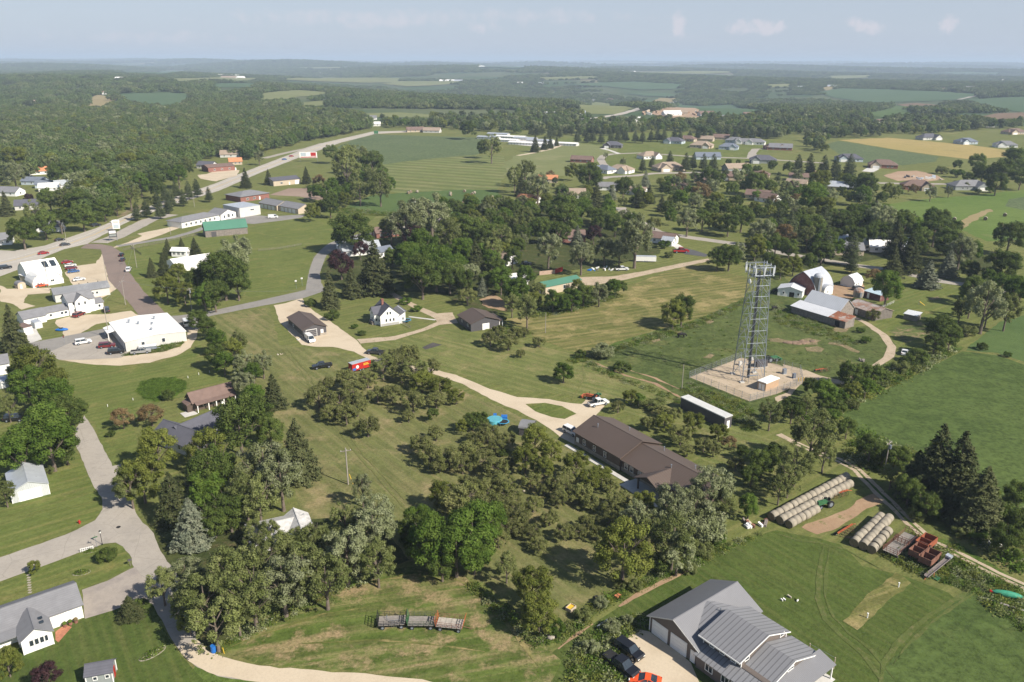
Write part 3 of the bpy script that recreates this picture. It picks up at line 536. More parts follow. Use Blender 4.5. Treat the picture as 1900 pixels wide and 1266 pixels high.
# ================================================================ VEGETATION
def leafquads(P, N, s, rng, flat=.55):
    """P centres, N outward dirs, s sizes -> verts, faces (one irregular quad per leaf clump)"""
    n = len(P); a = N+rng.normal(0, flat, (n, 3)); a /= np.linalg.norm(a, axis=1)[:, None]
    t = np.cross(a, rng.normal(0, 1, (n, 3))); t /= np.linalg.norm(t, axis=1)[:, None]+1e-9; b = np.cross(a, t)
    s = s[:, None]; k1 = rng.uniform(.5, 1.1, (n, 1)); k2 = rng.uniform(.3, .8, (n, 1))
    v = np.stack([P-t*s*k1, P-b*s*k2+a*s*.2, P+t*s, P+b*s*rng.uniform(.4, 1, (n, 1))], 1).reshape(-1, 3)
    return v, np.arange(4*n).reshape(n, 4)
def crown_pts(rng, n, rx, rz, z0, lobes, lr, airy=0., top=.0):
    """lobed crown: half-width rx, half-height rz, centre z0"""
    Ps, Ns = [], []
    L_ = []
    nm = 6+int(lobes/14); mj = rng.normal(0, 1, (nm, 3)); mj[:, 2] = np.abs(mj[:, 2])*.9-.35; mj /= np.linalg.norm(mj, axis=1)[:, None]
    for i in range(lobes):
        d = rng.normal(0, 1, 3)
        if rng.uniform() < (.7 if airy >= .3 else .4): d = mj[rng.integers(0, nm)]*rng.uniform(.85, 1.25)+d*.16
        d /= np.linalg.norm(d)+1e-6
        if d[2] < -.8: d[2] *= -.5
        r = rng.uniform(.45, .86)**.7
        if d[2] < .15: d[:2] /= max(.5, np.linalg.norm(d[:2])); r = rng.uniform(.55, .8); d[2] *= 1.15
        w = 1-.35*top*max(0, d[2])
        L_.append((np.array([d[0]*rx*r*w, d[1]*rx*r*w, z0+d[2]*rz*r]), lr*rx*rng.uniform(.65, 1.25)))
    wts = np.array([l[1]**2 for l in L_]); cnt = (wts/wts.sum()*n).astype(int)+1
    for (c, r), k in zip(L_, cnt):
        d = rng.normal(0, 1, (k, 3)); d /= np.linalg.norm(d, axis=1)[:, None]
        rr = r*(1-rng.uniform(0, 1, (k, 1))**2*(.5+airy)); sq = np.array([1, 1, .82])
        Ps.append(c+d*rr*sq*rng.uniform(.85, 1.18, (k, 1))); Ns.append(d+np.array([0, 0, .3]))
    return np.concatenate(Ps), np.concatenate(Ns)
def limbs(rng, h0, h1, rx, r0, nl=6, lean=0, up=.55):
    m = MB(); top = Vector((lean, 0, h1*.8)); m.tube((0, 0, -.2), (lean*.3, 0, h0), r0*1.15, r0*.85, 8); m.tube((lean*.3, 0, h0), top, r0*.85, r0*.2, 7)
    for i in range(nl):
        a = 2*math.pi*i/nl+rng.uniform(-.4, .4); t = rng.uniform(0, .55); b = Vector((lean*.3, 0, h0)).lerp(top, t)
        mid = b+Vector((math.cos(a)*rx*.4, math.sin(a)*rx*.4, (h1-h0)*.22)); e = mid+Vector((math.cos(a)*rx*.4, math.sin(a)*rx*.4, (h1-h0)*rng.uniform(.1, .3)))
        m.tube(b, mid, r0*.42, r0*.28, 5); m.tube(mid, e, r0*.28, r0*.08, 5)
        e2 = mid+Vector((math.cos(a+.9)*rx*.3, math.sin(a+.9)*rx*.3, (h1-h0)*.2)); m.tube(mid, e2, r0*.2, r0*.06, 4)
    return m
LM_ = {'m': LEAF('maple_leaves', (.06, .09, .018), (.082, .115, .025), (.12, .15, .038), .25), 'b': LEAF('bright_leaves', (.06, .105, .014), (.08, .13, .02), (.13, .18, .035), .28),
 'y': LEAF('yellowgreen_leaves', (.10, .125, .022), (.13, .15, .03), (.18, .19, .045), .28), 'w': LEAF('silver_leaves', (.135, .155, .062), (.165, .185, .085), (.26, .275, .165), .2),
 'o': LEAF('olive_leaves', (.105, .13, .038), (.135, .155, .048), (.19, .205, .08), .24), 'a': LEAF('apple_leaves', (.115, .13, .04), (.14, .155, .046), (.18, .18, .075), .24),
 's': LEAF('spruce_needles', (.04, .052, .018), (.058, .066, .026), (.09, .095, .04), .08), 'S': LEAF('blue_spruce_needles', (.13, .15, .10), (.14, .155, .10), (.24, .25, .17), .08),
 'p': LEAF('purple_leaves', (.03, .014, .018), (.04, .02, .022), (.06, .03, .03), .12), 'r': LEAF('russet_leaves', (.15, .105, .05), (.17, .115, .055), (.19, .15, .07), .2),
 'n': LEAF('pine_needles', (.045, .062, .026), (.06, .075, .032), (.095, .11, .05), .1)}
PROTO = {}   # kind -> list of (crown mesh, trunk mesh)
def mkproto():
    def dec(k, n, rz, z0, lobes, lr, leaf, airy, h0, r0, seeds=(1, 2), top=0., up=.5):
        for sd in seeds:
            rng = np.random.default_rng(hash(k) % 1000 if False else sd*97+sum(map(ord, k)))
            P, N = crown_pts(rng, int(n*1.9), 4.6, rz, z0, int(lobes*1.5), lr*.82, airy, top)
            z = P[:, 2]; P[:, 2] = np.maximum(z, h0*.45+rng.uniform(0, .5, len(P)))
            v, f = leafquads(P, N, leaf*.66*rng.uniform(.55, 1.3, len(P)), rng, .34)
            PROTO.setdefault(k, []).append((npmesh(k+'_crown', v, f, LM_[k]), limbs(rng, h0, z0+rz, 4.2, r0, 7).mesh(k+'_trunk', barkm)))
    dec('m', 7000, 4.4, 6.0, 55, .26, .30, .1, 1.8, .30, (1, 2, 3)); dec('b', 7000, 4.9, 6.4, 48, .27, .31, .1, 1.8, .30, (1, 2)); dec('y', 6500, 4.6, 6.0, 55, .23, .29, .25, 1.6, .26, (1, 2))
    dec('w', 6500, 5.6, 7.0, 75, .2, .27, .35, 2.2, .34, (1, 2), .3); dec('o', 5600, 5.6, 7.2, 70, .2, .28, .5, 2.8, .30, (1, 2, 3)); dec('a', 4800, 2.9, 4.0, 60, .21, .30, .5, 1.5, .30, (1, 2, 3))
    dec('p', 6000, 4.4, 5.8, 50, .24, .3, .2, 1.6, .26, (1,)); dec('r', 4200, 3.6, 4.6, 55, .22, .29, .5, 1.6, .24, (1, 2))
    def con(k, lk, n, h, seeds, dens, droop, power, r0=.3, low=.06):
        for sd in seeds:
            rng = np.random.default_rng(sd*31+len(k)); Ps, Ns, S = [], [], []
            z = h*low
            while z < h*.985:
                t = 1-(z-h*low)/(h*(1-low)); Rr = 4.8*t**power; nb = int(6+11*t)
                for i in range(nb):
                    a = rng.uniform(0, 2*math.pi); L0 = Rr*rng.uniform(.72, 1.12); kk = max(4, int(dens*(L0+.6)))
                    u = rng.uniform(.12, 1, kk)**.75; side = rng.normal(0, .16, kk)*L0*(1.15-u)*1.6+rng.normal(0, .08, kk)
                    x = u*L0; zz = z-droop*L0*u**1.6+rng.normal(0, .13, kk)+.10*L0*u*u
                    Ps.append(np.stack([x*math.cos(a)-side*math.sin(a), x*math.sin(a)+side*math.cos(a), zz], 1))
                    Ns.append(np.tile([math.cos(a)*.4, math.sin(a)*.4, .9], (kk, 1))); S.append(np.full(kk, .18+.07*t))
                z += h*.034*rng.uniform(.75, 1.2)
            P = np.concatenate(Ps); N = np.concatenate(Ns); s = np.concatenate(S)*rng.uniform(.6, 1.25, len(P)); P[:, 2] = np.maximum(P[:, 2], .15)
            v, f = leafquads(P, N, s, rng, .45); m = MB().tube((0, 0, -.2), (0, 0, h*.97), r0, .03, 7)
            PROTO.setdefault(k, []).append((npmesh(k+'_crown', v, f, LM_[lk]), m.mesh(k+'_trunk', barkm)))
    con('s', 's', 0, 14.5, (1, 2), 16, .22, .8, .3); con('S', 'S', 0, 14, (3,), 17, .12, .78, .25); con('n', 'n', 0, 16, (5,), 13, -.02, .55, .3, .14)
mkproto()
# shrub prototypes: bushy to the ground
for k, lk, sd in (('u', 'm', 1), ('u', 'o', 2), ('u', 'b', 3), ('uw', 'w', 4), ('uy', 'y', 5)):
    rng = np.random.default_rng(sd*7); P, N = crown_pts(rng, 9000, 4.7, 3.0, 3.0, 60, .22, .3)
    P[:, 2] = np.abs(P[:, 2]); v, f = leafquads(P, N, .23*rng.uniform(.6, 1.3, len(P)), rng, .42)
    m = MB()
    for i in range(6): a = i*1.05; m.tube((0, 0, -.1), (math.cos(a)*2.6, math.sin(a)*2.6, 3.4), .12, .04, 5)
    PROTO.setdefault(k, []).append((npmesh('shrub_crown', v, f, LM_[lk]), m.mesh('shrub_stem', barkm)))
KIND = {'m': ('deciduous_tree', 'rounded dark green tree', 'tree', 10.6, .55), 'b': ('deciduous_tree', 'lush bright green tree', 'tree', 11.3, .55), 'y': ('deciduous_tree', 'yellowish green tree', 'tree', 10.6, .55),
 'w': ('poplar_tree', 'silvery green tree', 'tree', 12.6, .55), 'o': ('deciduous_tree', 'loose olive green tree', 'tree', 12.8, .56), 'a': ('apple_tree', 'gnarled olive-brown orchard tree', 'tree', 6.9, .58),
 's': ('spruce_tree', 'dark conical spruce', 'tree', 14.5, .45), 'S': ('spruce_tree', 'pale blue-grey spruce', 'tree', 14., .45), 'n': ('pine_tree', 'dark feathery pine', 'tree', 16., .5), 'p': ('maple_tree', 'dark purple-leaved tree', 'tree', 10.2, .55),
 'r': ('deciduous_tree', 'russet brown-leaved tree', 'tree', 8.2, .55), 'u': ('shrub', 'leafy green bush', 'bush', 6., .45), 'uw': ('shrub', 'whitish green bush', 'bush', 6., .45), 'uy': ('shrub', 'yellow-green bush', 'bush', 6., .45)}
GRP = {'a': 'apple trees of the old orchard', 's': 'spruces about the town', 'S': 'blue spruces', 'n': 'pines', 'p': 'purple-leaved trees', 'u': 'bushes', 'uw': 'bushes', 'uy': 'bushes', 'r': 'russet trees', 'w': 'silvery trees'}
TREES = []; SIZED = []; tr = random.Random(3)
def tree(kind, cx, cy, wpx, asp=1., look=None):
    nm, lk, cat, H0, cz = KIND[kind]
    Z = 200.; zc = 3.
    for _ in range(7):
        x, y = at(cx, cy, zc); Z = float(np.array([x, y, zc-CAMH])@cf); wm = wpx*Z/FPX; zc = H0*cz*wm/10*asp
    ps = PROTO[kind]; c, t = ps[tr.randrange(len(ps))]
    e = empty(nm, x, y, tr.uniform(0, 6.28), float(hgt(x, y))); s = wm/10; q = tr.uniform(.93, 1.07); e.scale = (s*q, s/q, s*asp)
    for n, me in (('crown' if nm != 'shrub' else 'foliage', c), ('trunk' if nm != 'shrub' else 'stem', t)):
        o = bpy.data.objects.new(n, me); COL.objects.link(o); o.parent = e
    tag(e, None, cat, GRP.get(kind, 'broadleaf trees')); sz = ''
    if kind not in 'uw uy': sz = 'small ' if wm < 5.2 else ('big ' if wm > 12 else '')
    autolabel(e, look or sz+lk, cx, cy); TREES.append((x, y, wm)); SIZED.append((wpx, e, kind, c, wm*asp)); return e
T = '''m105,660,0 s22,612,58,1.1 y63,678,92 b50,715,76 y95,712,70 b98,738,84 m122,765,78 b85,792,95 b38,835,95 b90,815,108 m120,832,60 o8,913,46 u90,873,24 uw40,797,42 o13,751,50 m30,690,40
r227,776,52,.95 r280,769,58,.9 u313,733,28,1.3 y290,830,90 y262,885,95 o240,900,70 s318,925,78,.9 y384,832,84 m394,872,104,1.15 b385,905,80 m442,782,108,1.1 w450,711,50 u205,805,20
w490,870,112 w520,885,105 o480,925,90 s551,838,92,.92 s507,728,56,.85 m478,765,70 b470,735,50 m500,800,60 S354,972,86,.85 m396,962,72 m425,945,84 o455,915,80 o350,900,60 o520,1022,72 o472,1012,62 o566,1012,62 o608,1010,66 o545,1035,60 w650,1000,60 o500,990,52 o553,998,50 o470,985,44
o300,1085,66 w345,1068,84,.85 o378,1112,116,.85 o432,1066,128,.85 o398,1152,112,.9 o468,1100,130,.85 w524,1080,124,.9 o562,1055,112,.85 o604,1076,104,.9 y350,1150,60 w642,1025,108 w692,985,104 o585,1000,74 o700,1040,84 o345,1120,70 o440,1135,80 o490,1045,80 o640,965,70 w672,905,46,1.3 w694,955,92
b775,965,64 b876,985,118 b846,1012,112 b798,1005,112 m770,990,76 b905,968,86 b880,1030,70 m820,1045,70
u197,1029,44 y63,1052,28 y12,1227,62 p86,1255,60 s240,1128,56,.6 u262,1120,30
y988,1086,88 y1000,1135,84 y1158,1018,128 o1250,1000,98 w1258,1022,80 uw1301,972,108 w1321,905,98 w1251,938,92 uw1096,1201,38 u1081,1140,38 uw1117,1118,32 uw1134,1162,38 u1180,1087,32 u1278,1055,34 u1301,1018,52 u1225,1042,54 u1330,1000,40 b1390,938,46 o1210,985,60 w1290,940,80 o1345,935,60 u1030,1165,44 u1150,1085,28 uw1165,1150,26
a644,701,58 a682,702,50 a591,735,64 a630,742,66 a662,751,60 a642,768,56 a682,790,58 a612,765,46 a605,712,40 a655,722,50 a700,730,46
o710,678,58,.7 a758,657,62 a738,674,60 o771,686,58,.7 a745,692,50 y783,706,58,.75 y816,719,58,.75 y846,734,38,.8 a809,741,46 a725,660,40 a800,680,46
a728,731,54 a766,744,62 a758,771,30,1.2 m803,768,18,1.5 a809,802,42,1.1 a781,822,54 a798,843,60 a834,849,60 a874,836,62 a898,852,58 a922,868,62 a935,898,62 a948,920,54 a815,862,44 a858,862,50
y857,790,32,.9 m877,781,40,.9 a905,802,56 a940,812,42 a920,827,42 a948,857,30 m893,780,30,1.2 a885,812,44 u935,840,24
a854,925,96,1. a895,940,90 y820,915,60 a870,900,60 a905,905,56
y993,815,66 y975,848,56 y1023,837,52 y1069,860,60,.85 a1054,882,56 a1036,895,60 y1117,880,50,.8 a1132,900,42 a1081,913,56 a990,935,46 a1036,925,46 a1147,926,56 a1137,945,50 a1096,930,46 y1010,865,44 a985,890,44 a1060,915,50 y1095,890,44 a1010,905,40
a985,986,48 a1048,986,48 a1091,968,42 a1075,985,40 a1020,960,46 a960,960,60 a950,940,54 a1000,1010,44 a945,980,54 a925,1000,50 o940,1050,54 a1110,990,44 a1130,965,50 w1180,960,70 y1195,930,50 w1225,965,66
a1147,754,34 y1172,736,40,.7 b1187,741,30,.8 u1208,748,56,.6 a1225,761,32 a1203,784,36,1.1 y1233,782,46,.8 a1251,766,38 a1263,806,56 y1286,784,54,.8 a1306,824,42 a1324,834,36 y1334,802,44,.8 r1352,822,36 m1380,839,30 m1415,857,58 m1434,842,48 u1299,741,46,.7 a1275,835,36 a1365,860,40 m1395,880,46
b1046,690,46,.8 uw1117,652,54,.8 u1076,657,26 u1155,681,38,.85 y1250,580,56,1. m1266,572,54,1.15
a973,616,26 a1000,633,30 a966,655,24 a910,627,42 a943,632,50 a955,618,36 a925,612,30
b1026,556,40 b1061,554,42 m1083,544,46 y1071,528,26 w1112,543,40 b1137,534,36 m1152,533,30 b1045,562,34
o978,574,52 b960,540,52 b975,513,46 y993,554,32 o1000,540,40
m653,428,94,.8 w753,412,78 w801,400,84 w778,392,60 o834,438,62 m869,423,64 m905,428,46 p768,441,50 b783,458,72 b758,478,62 b809,493,82 m783,510,82 m834,508,66 m727,474,38 s882,483,54,.95 m920,493,44 a867,549,46 S895,533,26 b930,518,50 b950,540,46 o950,564,38 u932,592,20 o725,420,50 b850,470,60 m860,520,50 m905,520,40
s694,500,86,.82 p668,463,36 p632,489,56 s652,526,46,.9 s611,540,44,1.15 u616,585,32 u576,562,26 u753,559,26,.8 u773,573,24,.8 u658,606,15 u672,618,20,.8
y579,392,34 m614,284,34 o642,306,70 o665,290,50 m690,299,50,1. o667,353,42 o705,348,50 y640,368,30 m612,382,40 y590,385,30 o690,330,36 o912,272,44 m898,274,34 m869,238,36
s498,330,20 s568,327,22 r591,334,28 r551,334,14 s455,332,26 w480,290,24
y308,532,56 y341,542,46 m366,521,60 m414,506,92 w427,480,74 m397,546,60 b379,551,52 s281,498,26,1. s306,478,24,1. s311,460,22 s336,450,12 s361,458,28,.8 s303,492,30 w445,460,50 m440,525,60 y330,505,40
m367,592,42 m384,608,42 b402,632,48 m400,660,48 y430,650,52 o443,633,42 w450,673,48 w487,673,46 b470,692,44 w455,715,40 b415,672,44
m40,428,62 m81,413,56 m111,408,46 m152,400,52 m192,385,46 n253,392,22 n270,386,22 n296,389,22 n311,381,20 n349,353,22 n364,349,22 n387,361,18 n339,367,20 n316,367,22 n290,371,22 n325,352,20 n306,360,20
w25,320,46 y28,292,52 m106,320,46 m91,368,50 m147,373,52 m177,333,42 p53,368,20 s10,380,32 o66,395,48 o120,370,44 m205,350,44 m230,330,40 o240,360,44 m215,378,40 b260,340,40 m285,335,36 y235,300,44 m262,300,40 m190,300,44 m150,315,44 m292,350,34 b330,325,40 o280,375,20 m180,402,30 o345,310,36 m300,318,36
m1354,474,52 m1332,477,46 w1370,467,36 w1412,431,58 y1402,456,50 w1276,408,46 m1304,406,42 y1327,411,36 m1352,413,46 m1377,402,50 w1180,440,86 w1122,462,46 w1079,472,58 w1018,458,60 S1071,438,28 p1102,434,36 m1008,424,50 m1046,402,66 m1142,414,46 m1170,409,36 m968,432,42 o973,405,44 a1215,413,36 u1233,454,26 u1241,473,20 w1150,465,44 m1040,430,44 m1320,385,34 b1245,400,30 m935,430,40 m990,395,36 m1100,395,30
y1450,494,42 y1473,490,40 m1501,485,36 m1526,466,46 m1511,420,56 m1483,415,42 r1458,436,52 n1582,463,40 n1582,486,28 m1561,413,56 m1597,411,56 w1637,405,62 m1673,418,56 m1627,432,52 s1663,446,50,.9 s1688,474,68,.72 s1658,489,48,.9 S1723,511,52,.75 S1761,491,42,.9 m1736,424,60 m1761,443,56 w1784,461,56 b1647,532,62 r1620,512,36 m1875,436,66 m1860,490,72 b1888,540,62 m1807,536,56 w1830,562,88 o1870,574,60 m1744,608,58 m1764,624,50 u1794,613,40 m1736,634,46 u1824,643,24 u1870,658,18 a1620,583,32 u1597,613,18 u1607,631,22 m1536,440,44 m1545,405,40 m1440,450,40 m1430,480,34 m1710,440,44 m1800,500,40 b1835,515,34 m1465,460,40
u1703,662,46 u1670,681,38 m1577,690,52 m1602,692,42 m1622,694,42 b1531,726,50 y1584,723,36 b1607,718,38 u1642,697,32 m1470,759,52 o1430,766,52 o1498,750,42 u1529,747,42 o1508,804,96 o1478,858,72 o1530,842,56 m1572,793,42 m1615,832,58 m1668,850,54 o1465,885,62 o1447,905,52 m1640,840,46 u1555,755,38 u1690,672,36 u1556,735,40 m1505,715,36 u1545,770,34 u1582,750,30
s1738,868,120,.95 s1778,880,125,.9 s1822,930,115,.8 s1700,880,80,.8 m1688,905,62 m1720,935,60 m1870,1000,66 m1895,965,60 u1814,989,44 o1655,880,46 m1850,950,60 u1700,955,40 u1880,1030,36 u1780,985,34
u1749,316,26 m1814,301,36 m1882,292,50 m1862,318,52 m1824,321,42 m1850,339,42 u1776,322,28 u1800,330,30 m1895,330,40 u1790,345,24 m1895,310,40 u1838,352,22 m1777,305,20 u1815,355,14
m1433,307,22 m1463,310,24 n1481,307,26 n1503,307,28 n1529,310,28 n1551,312,28 n1577,310,30 y1521,333,46 m1577,335,30 m1610,338,46 r1695,350,24 r1673,349,20 b1602,361,36 m1582,366,26 m1561,354,22 p1465,345,20 m1430,345,28 r1476,370,28 b1508,368,62 w1541,367,36 r1433,371,26 y1529,384,50 m1637,366,26 o1658,358,30 w1728,356,26 w1761,355,18 m1620,350,24 p1470,375,22 m1410,392,30 m1450,385,34 w1480,395,30
y1061,317,32 m1094,323,56 m1157,346,40 S1198,334,24 m1236,349,30 r1263,328,26 r1301,354,46 n1193,306,18 n1210,301,16 n1243,296,20 n1273,301,22 n1286,301,18 n1306,301,20 n1324,303,22 m1352,301,14 m1370,301,11 m1314,324,36 m1334,329,30 b1385,316,26 m1405,316,22 m1400,336,46 m1359,349,30 s1107,367,40,.9 S1137,359,20 s1185,368,32,.8 s1205,362,30,.8 s1228,379,22 b1263,369,36 w998,344,52 m1046,383,62 w1124,288,12 w1156,300,15 r1021,324,22 s993,268,22 s1011,266,18 s1021,265,16 s1033,263,12 o975,316,44 o955,330,40 b1130,385,34 m1085,380,34 w1290,375,34 y1330,370,34 m1365,375,34 m1240,385,30 m1110,330,20 r1415,325,24 r1385,330,16 m1345,385,30 o1155,375,22 s968,345,30 p990,372,18'''
for tok in T.split():
    k = 'uw' if tok.startswith('uw') else 'uy' if tok.startswith('uy') else tok[0]; v = [float(q) for q in tok[len(k):].split(',')]
    if v[2]: tree(k, *v)
for i in range(26):   # pine row beyond the golf course
    tree('n', 1074+i*14.6+tr.uniform(-3, 3), 257-12*i/26+tr.uniform(-4, 2), tr.uniform(14, 19), .8)
for i in range(16): tree('n', 985+i*11+tr.uniform(-3, 3), 243+tr.uniform(-3, 5), tr.uniform(13, 17), .7)
def grove(poly, sp, kinds, wm):
    w = [at(*p) for p in poly]; xs = [p[0] for p in w]; ys = [p[1] for p in w]; rr = random.Random(len(poly)*7+int(sp))
    x = min(xs)
    while x < max(xs):
        y = min(ys)
        while y < max(ys):
            q = (x+rr.uniform(-.4, .4)*sp, y+rr.uniform(-.4, .4)*sp); y += sp
            if not inpoly(*q, w) or any(inpoly(*q, pw) for n, pw in PATCH if n in ('street', 'asphalt_driveway', 'parking_pad', 'gravel_track', 'farm_yard')): continue
            if any(math.hypot(q[0]-t[0], q[1]-t[1]) < t[2]*.42+wm*.3 for t in TREES): continue
            ww = wm*rr.uniform(.75, 1.25); ix, iy = toimg(q[0], q[1], ww*.6); tree(rr.choice(kinds), ix, iy, ww*FPX/float(np.array([q[0], q[1], -CAMH])@cf))
        x += sp
grove([(725, 420), (800, 400), (1000, 385), (1200, 430), (1205, 436), (1100, 432), (1000, 440), (950, 520), (930, 550), (880, 556), (800, 530), (745, 500)], 8.5, 'mmobwy', 9.5)
grove([(1345, 485), (1440, 430), (1640, 405), (1790, 440), (1810, 490), (1700, 490), (1640, 470), (1480, 487)], 9, 'mmonmb', 10)
grove([(1690, 668), (1765, 640), (1800, 620), (1850, 590), (1900, 572), (1900, 545), (1815, 560), (1770, 590), (1735, 630)], 8.5, 'mob', 8)
grove([(1590, 800), (1700, 860), (1790, 960), (1900, 1010), (1960, 960), (1890, 930), (1760, 880)], 9, 'mmb', 9)
grove([(575, 370), (640, 340), (700, 320), (735, 360), (690, 372), (620, 392)], 9, 'mob', 9)
# ---------------------------------------------------------------- woods: countless trees, one object each stretch
def gn_scatter(name, P, S, rot, kind, protos, label=None, cat=None):
    me = bpy.data.meshes.new(name); me.vertices.add(len(P)); me.vertices.foreach_set('co', P.astype(np.float32).ravel())
    for an, arr, ty in (('sc', S, 'FLOAT'), ('rt', rot, 'FLOAT'), ('kd', kind, 'INT')):
        a = me.attributes.new(an, ty, 'POINT'); a.data.foreach_set('value', np.ascontiguousarray(arr, dtype=np.float32 if ty == 'FLOAT' else np.int32))
    o = bpy.data.objects.new(name, me); COL.objects.link(o)
    ng = bpy.data.node_groups.new(name, 'GeometryNodeTree'); ng.interface.new_socket('Geometry', in_out='INPUT', socket_type='NodeSocketGeometry'); ng.interface.new_socket('Geometry', in_out='OUTPUT', socket_type='NodeSocketGeometry')
    N = ng.nodes.new; l = ng.links.new; gi = N('NodeGroupInput'); go = N('NodeGroupOutput'); jn = N('GeometryNodeJoinGeometry')
    def attr(n, t): a = N('GeometryNodeInputNamedAttribute'); a.data_type = t; a.inputs['Name'].default_value = n; return a.outputs[0]
    sc, rt, kd = attr('sc', 'FLOAT'), attr('rt', 'FLOAT'), attr('kd', 'INT')
    cx = N('ShaderNodeCombineXYZ'); l(rt, cx.inputs[2])
    for i, po in enumerate(protos):
        oi = N('GeometryNodeObjectInfo'); oi.inputs[0].default_value = po; oi.inputs['As Instance'].default_value = True
        cmp_ = N('FunctionNodeCompare'); cmp_.data_type = 'INT'; cmp_.operation = 'EQUAL'
        si = [s for s in cmp_.inputs if s.type == 'INT']; l(kd, si[0]); si[1].default_value = i
        ip = N('GeometryNodeInstanceOnPoints'); l(gi.outputs[0], ip.inputs['Points']); l(cmp_.outputs[0], ip.inputs['Selection']); l(oi.outputs['Geometry'], ip.inputs['Instance'])
        l(cx.outputs[0], ip.inputs['Rotation']); l(sc, ip.inputs['Scale']); l(ip.outputs[0], jn.inputs[0])
    l(jn.outputs[0], go.inputs[0]); md = o.modifiers.new('scatter', 'NODES'); md.node_group = ng
    return tag(o, label, cat, kind='stuff')
def lowtree(seed, n, lk, leaf, rz=4.6, z0=5.6, con=False):
    rng = np.random.default_rng(seed); P, N = crown_pts(rng, n, 4.8, rz, z0, 26, .34, .0, .8 if con else 0); P[:, 2] = np.maximum(P[:, 2], .3)
    v, f = leafquads(P, N, leaf*rng.uniform(.6, 1.3, len(P)), rng, .28)
    return bpy.data.objects.new('p', npmesh('wood_tree', v, f, LM_[lk]))
def clump(seed, lks, nt=9, ext=26, n=260):
    rng = np.random.default_rng(seed); m = [[], []]; V, Fc, k = [], [], 0
    for i in range(nt):
        c = rng.uniform(-ext/2, ext/2, 2); P, N = crown_pts(rng, n, rng.uniform(4.5, 7), rng.uniform(4, 6.5), rng.uniform(5, 8), 9, .5); P[:, :2] += c
        v, f = leafquads(P, N, 1.05*rng.uniform(.6, 1.3, len(P)), rng, .22); V.append(v); Fc.append(f+k); k += len(v)
    return bpy.data.objects.new('p', npmesh('wood_clump', np.concatenate(V), np.concatenate(Fc), LM_[lks]))
LM_['f'] = LEAF('forest_leaves', (.06, .092, .026), (.09, .12, .036), (.10, .135, .042), .15); LM_['g'] = LEAF('forest_pale_leaves', (.08, .105, .035), (.12, .135, .055), (.13, .15, .06), .15)
lows = [lowtree(1, 1700, 'f', .47), lowtree(2, 1700, 'f', .47, 5.2), lowtree(3, 1600, 'g', .47, 5.4, 6.2), lowtree(4, 1500, 'y', .47), lowtree(5, 1500, 'w', .47, 5.4, 6.4), lowtree(6, 1400, 'n', .47, 6., 6.5, True), lowtree(8, 1500, 'b', .47)]
clumps = [clump(1, 'f'), clump(2, 'f'), clump(3, 'g'), clump(4, 'f'), clump(5, 'n'), clump(6, 'f', 7, 24)]
OPEN_PX = []  # polygons (world) kept free of wood
for n, w in PATCH: 
    if np.mean([p[1] for p in w]) > 560 or n in ('highway', 'lot', 'frontage_road', 'street', 'gravel_drive', 'pasture', 'gravel_track', 'farm_lane', 'gravel_lane', 'worn_path', 'side_street', 'corn_field', 'striped_field'): OPEN_PX.append((min(p[0] for p in w), max(p[0] for p in w), min(p[1] for p in w), max(p[1] for p in w), w))
def openat(x, y, m=0):
    ks = (1., 1.05, 1.1) if y > 600 else (1.,)
    for a, b, c, d, w in OPEN_PX:
        for k in ks:
            if a < x*k < b and c < y*k < d and inpoly(x*k, y*k, w): return True
    return False
TRK = [w for n, w in PATCH if n in ('gravel_track', 'farm_lane', 'gravel_lane', 'gravel_drive', 'tower_pad', 'worn_path', 'street', 'weedy_oval_bed')]
def near_ok(x, y): return not any(inpoly(x, y, w) for w in TRK)
wr = np.random.default_rng(11)
# left wood, drawn in the photo's outline on the ground (it starts about 460 m out)
LW = [at(*p) for p in [(-60, 330), (-60, 215), (100, 205), (150, 202), (300, 200), (480, 200), (640, 215), (690, 225), (688, 238), (655, 248), (600, 258), (560, 266), (500, 283), (470, 292), (455, 300), (440, 292), (400, 292), (365, 302), (352, 318), (340, 325), (295, 345), (255, 370), (205, 395), (150, 415), (120, 400), (140, 350), (150, 330), (90, 318), (20, 345)]]
def fill(poly, sp, jit=.45, free=False):
    xs = [p[0] for p in poly]; ys = [p[1] for p in poly]; out = []
    for x in np.arange(min(xs), max(xs), sp):
        for y in np.arange(min(ys), max(ys), sp):
            q = (x+wr.uniform(-jit, jit)*sp, y+wr.uniform(-jit, jit)*sp)
            if inpoly(q[0], q[1], poly) and (near_ok(*q) if free else not openat(*q)): out.append(q)
    return out
def scatter(name, pts, smin, smax, kw, label, protos=lows, patchy=.006):
    P = np.array(pts); z = hgt(P[:, 0], P[:, 1]); k = []
    for x, y in P:
        f = mnoise.noise(Vector((x*patchy, y*patchy, 3.3))); u = wr.uniform()
        ww = np.array(kw, float).copy()
        if f > .15: ww = np.roll(ww, 1)*.4+ww*.6
        k.append(wr.choice(len(protos), p=ww/ww.sum()))
    gn_scatter(name, np.column_stack([P, z]), wr.uniform(smin, smax, len(P)), wr.uniform(0, 6.28, len(P)), np.array(k), protos, label, 'woodland')
scatter('woodland', fill(LW, 8.2), .85, 1.35, [5, 5, 3.4, .9, .7, .5, .8], 'dense green wood filling the left valley beyond the highway')
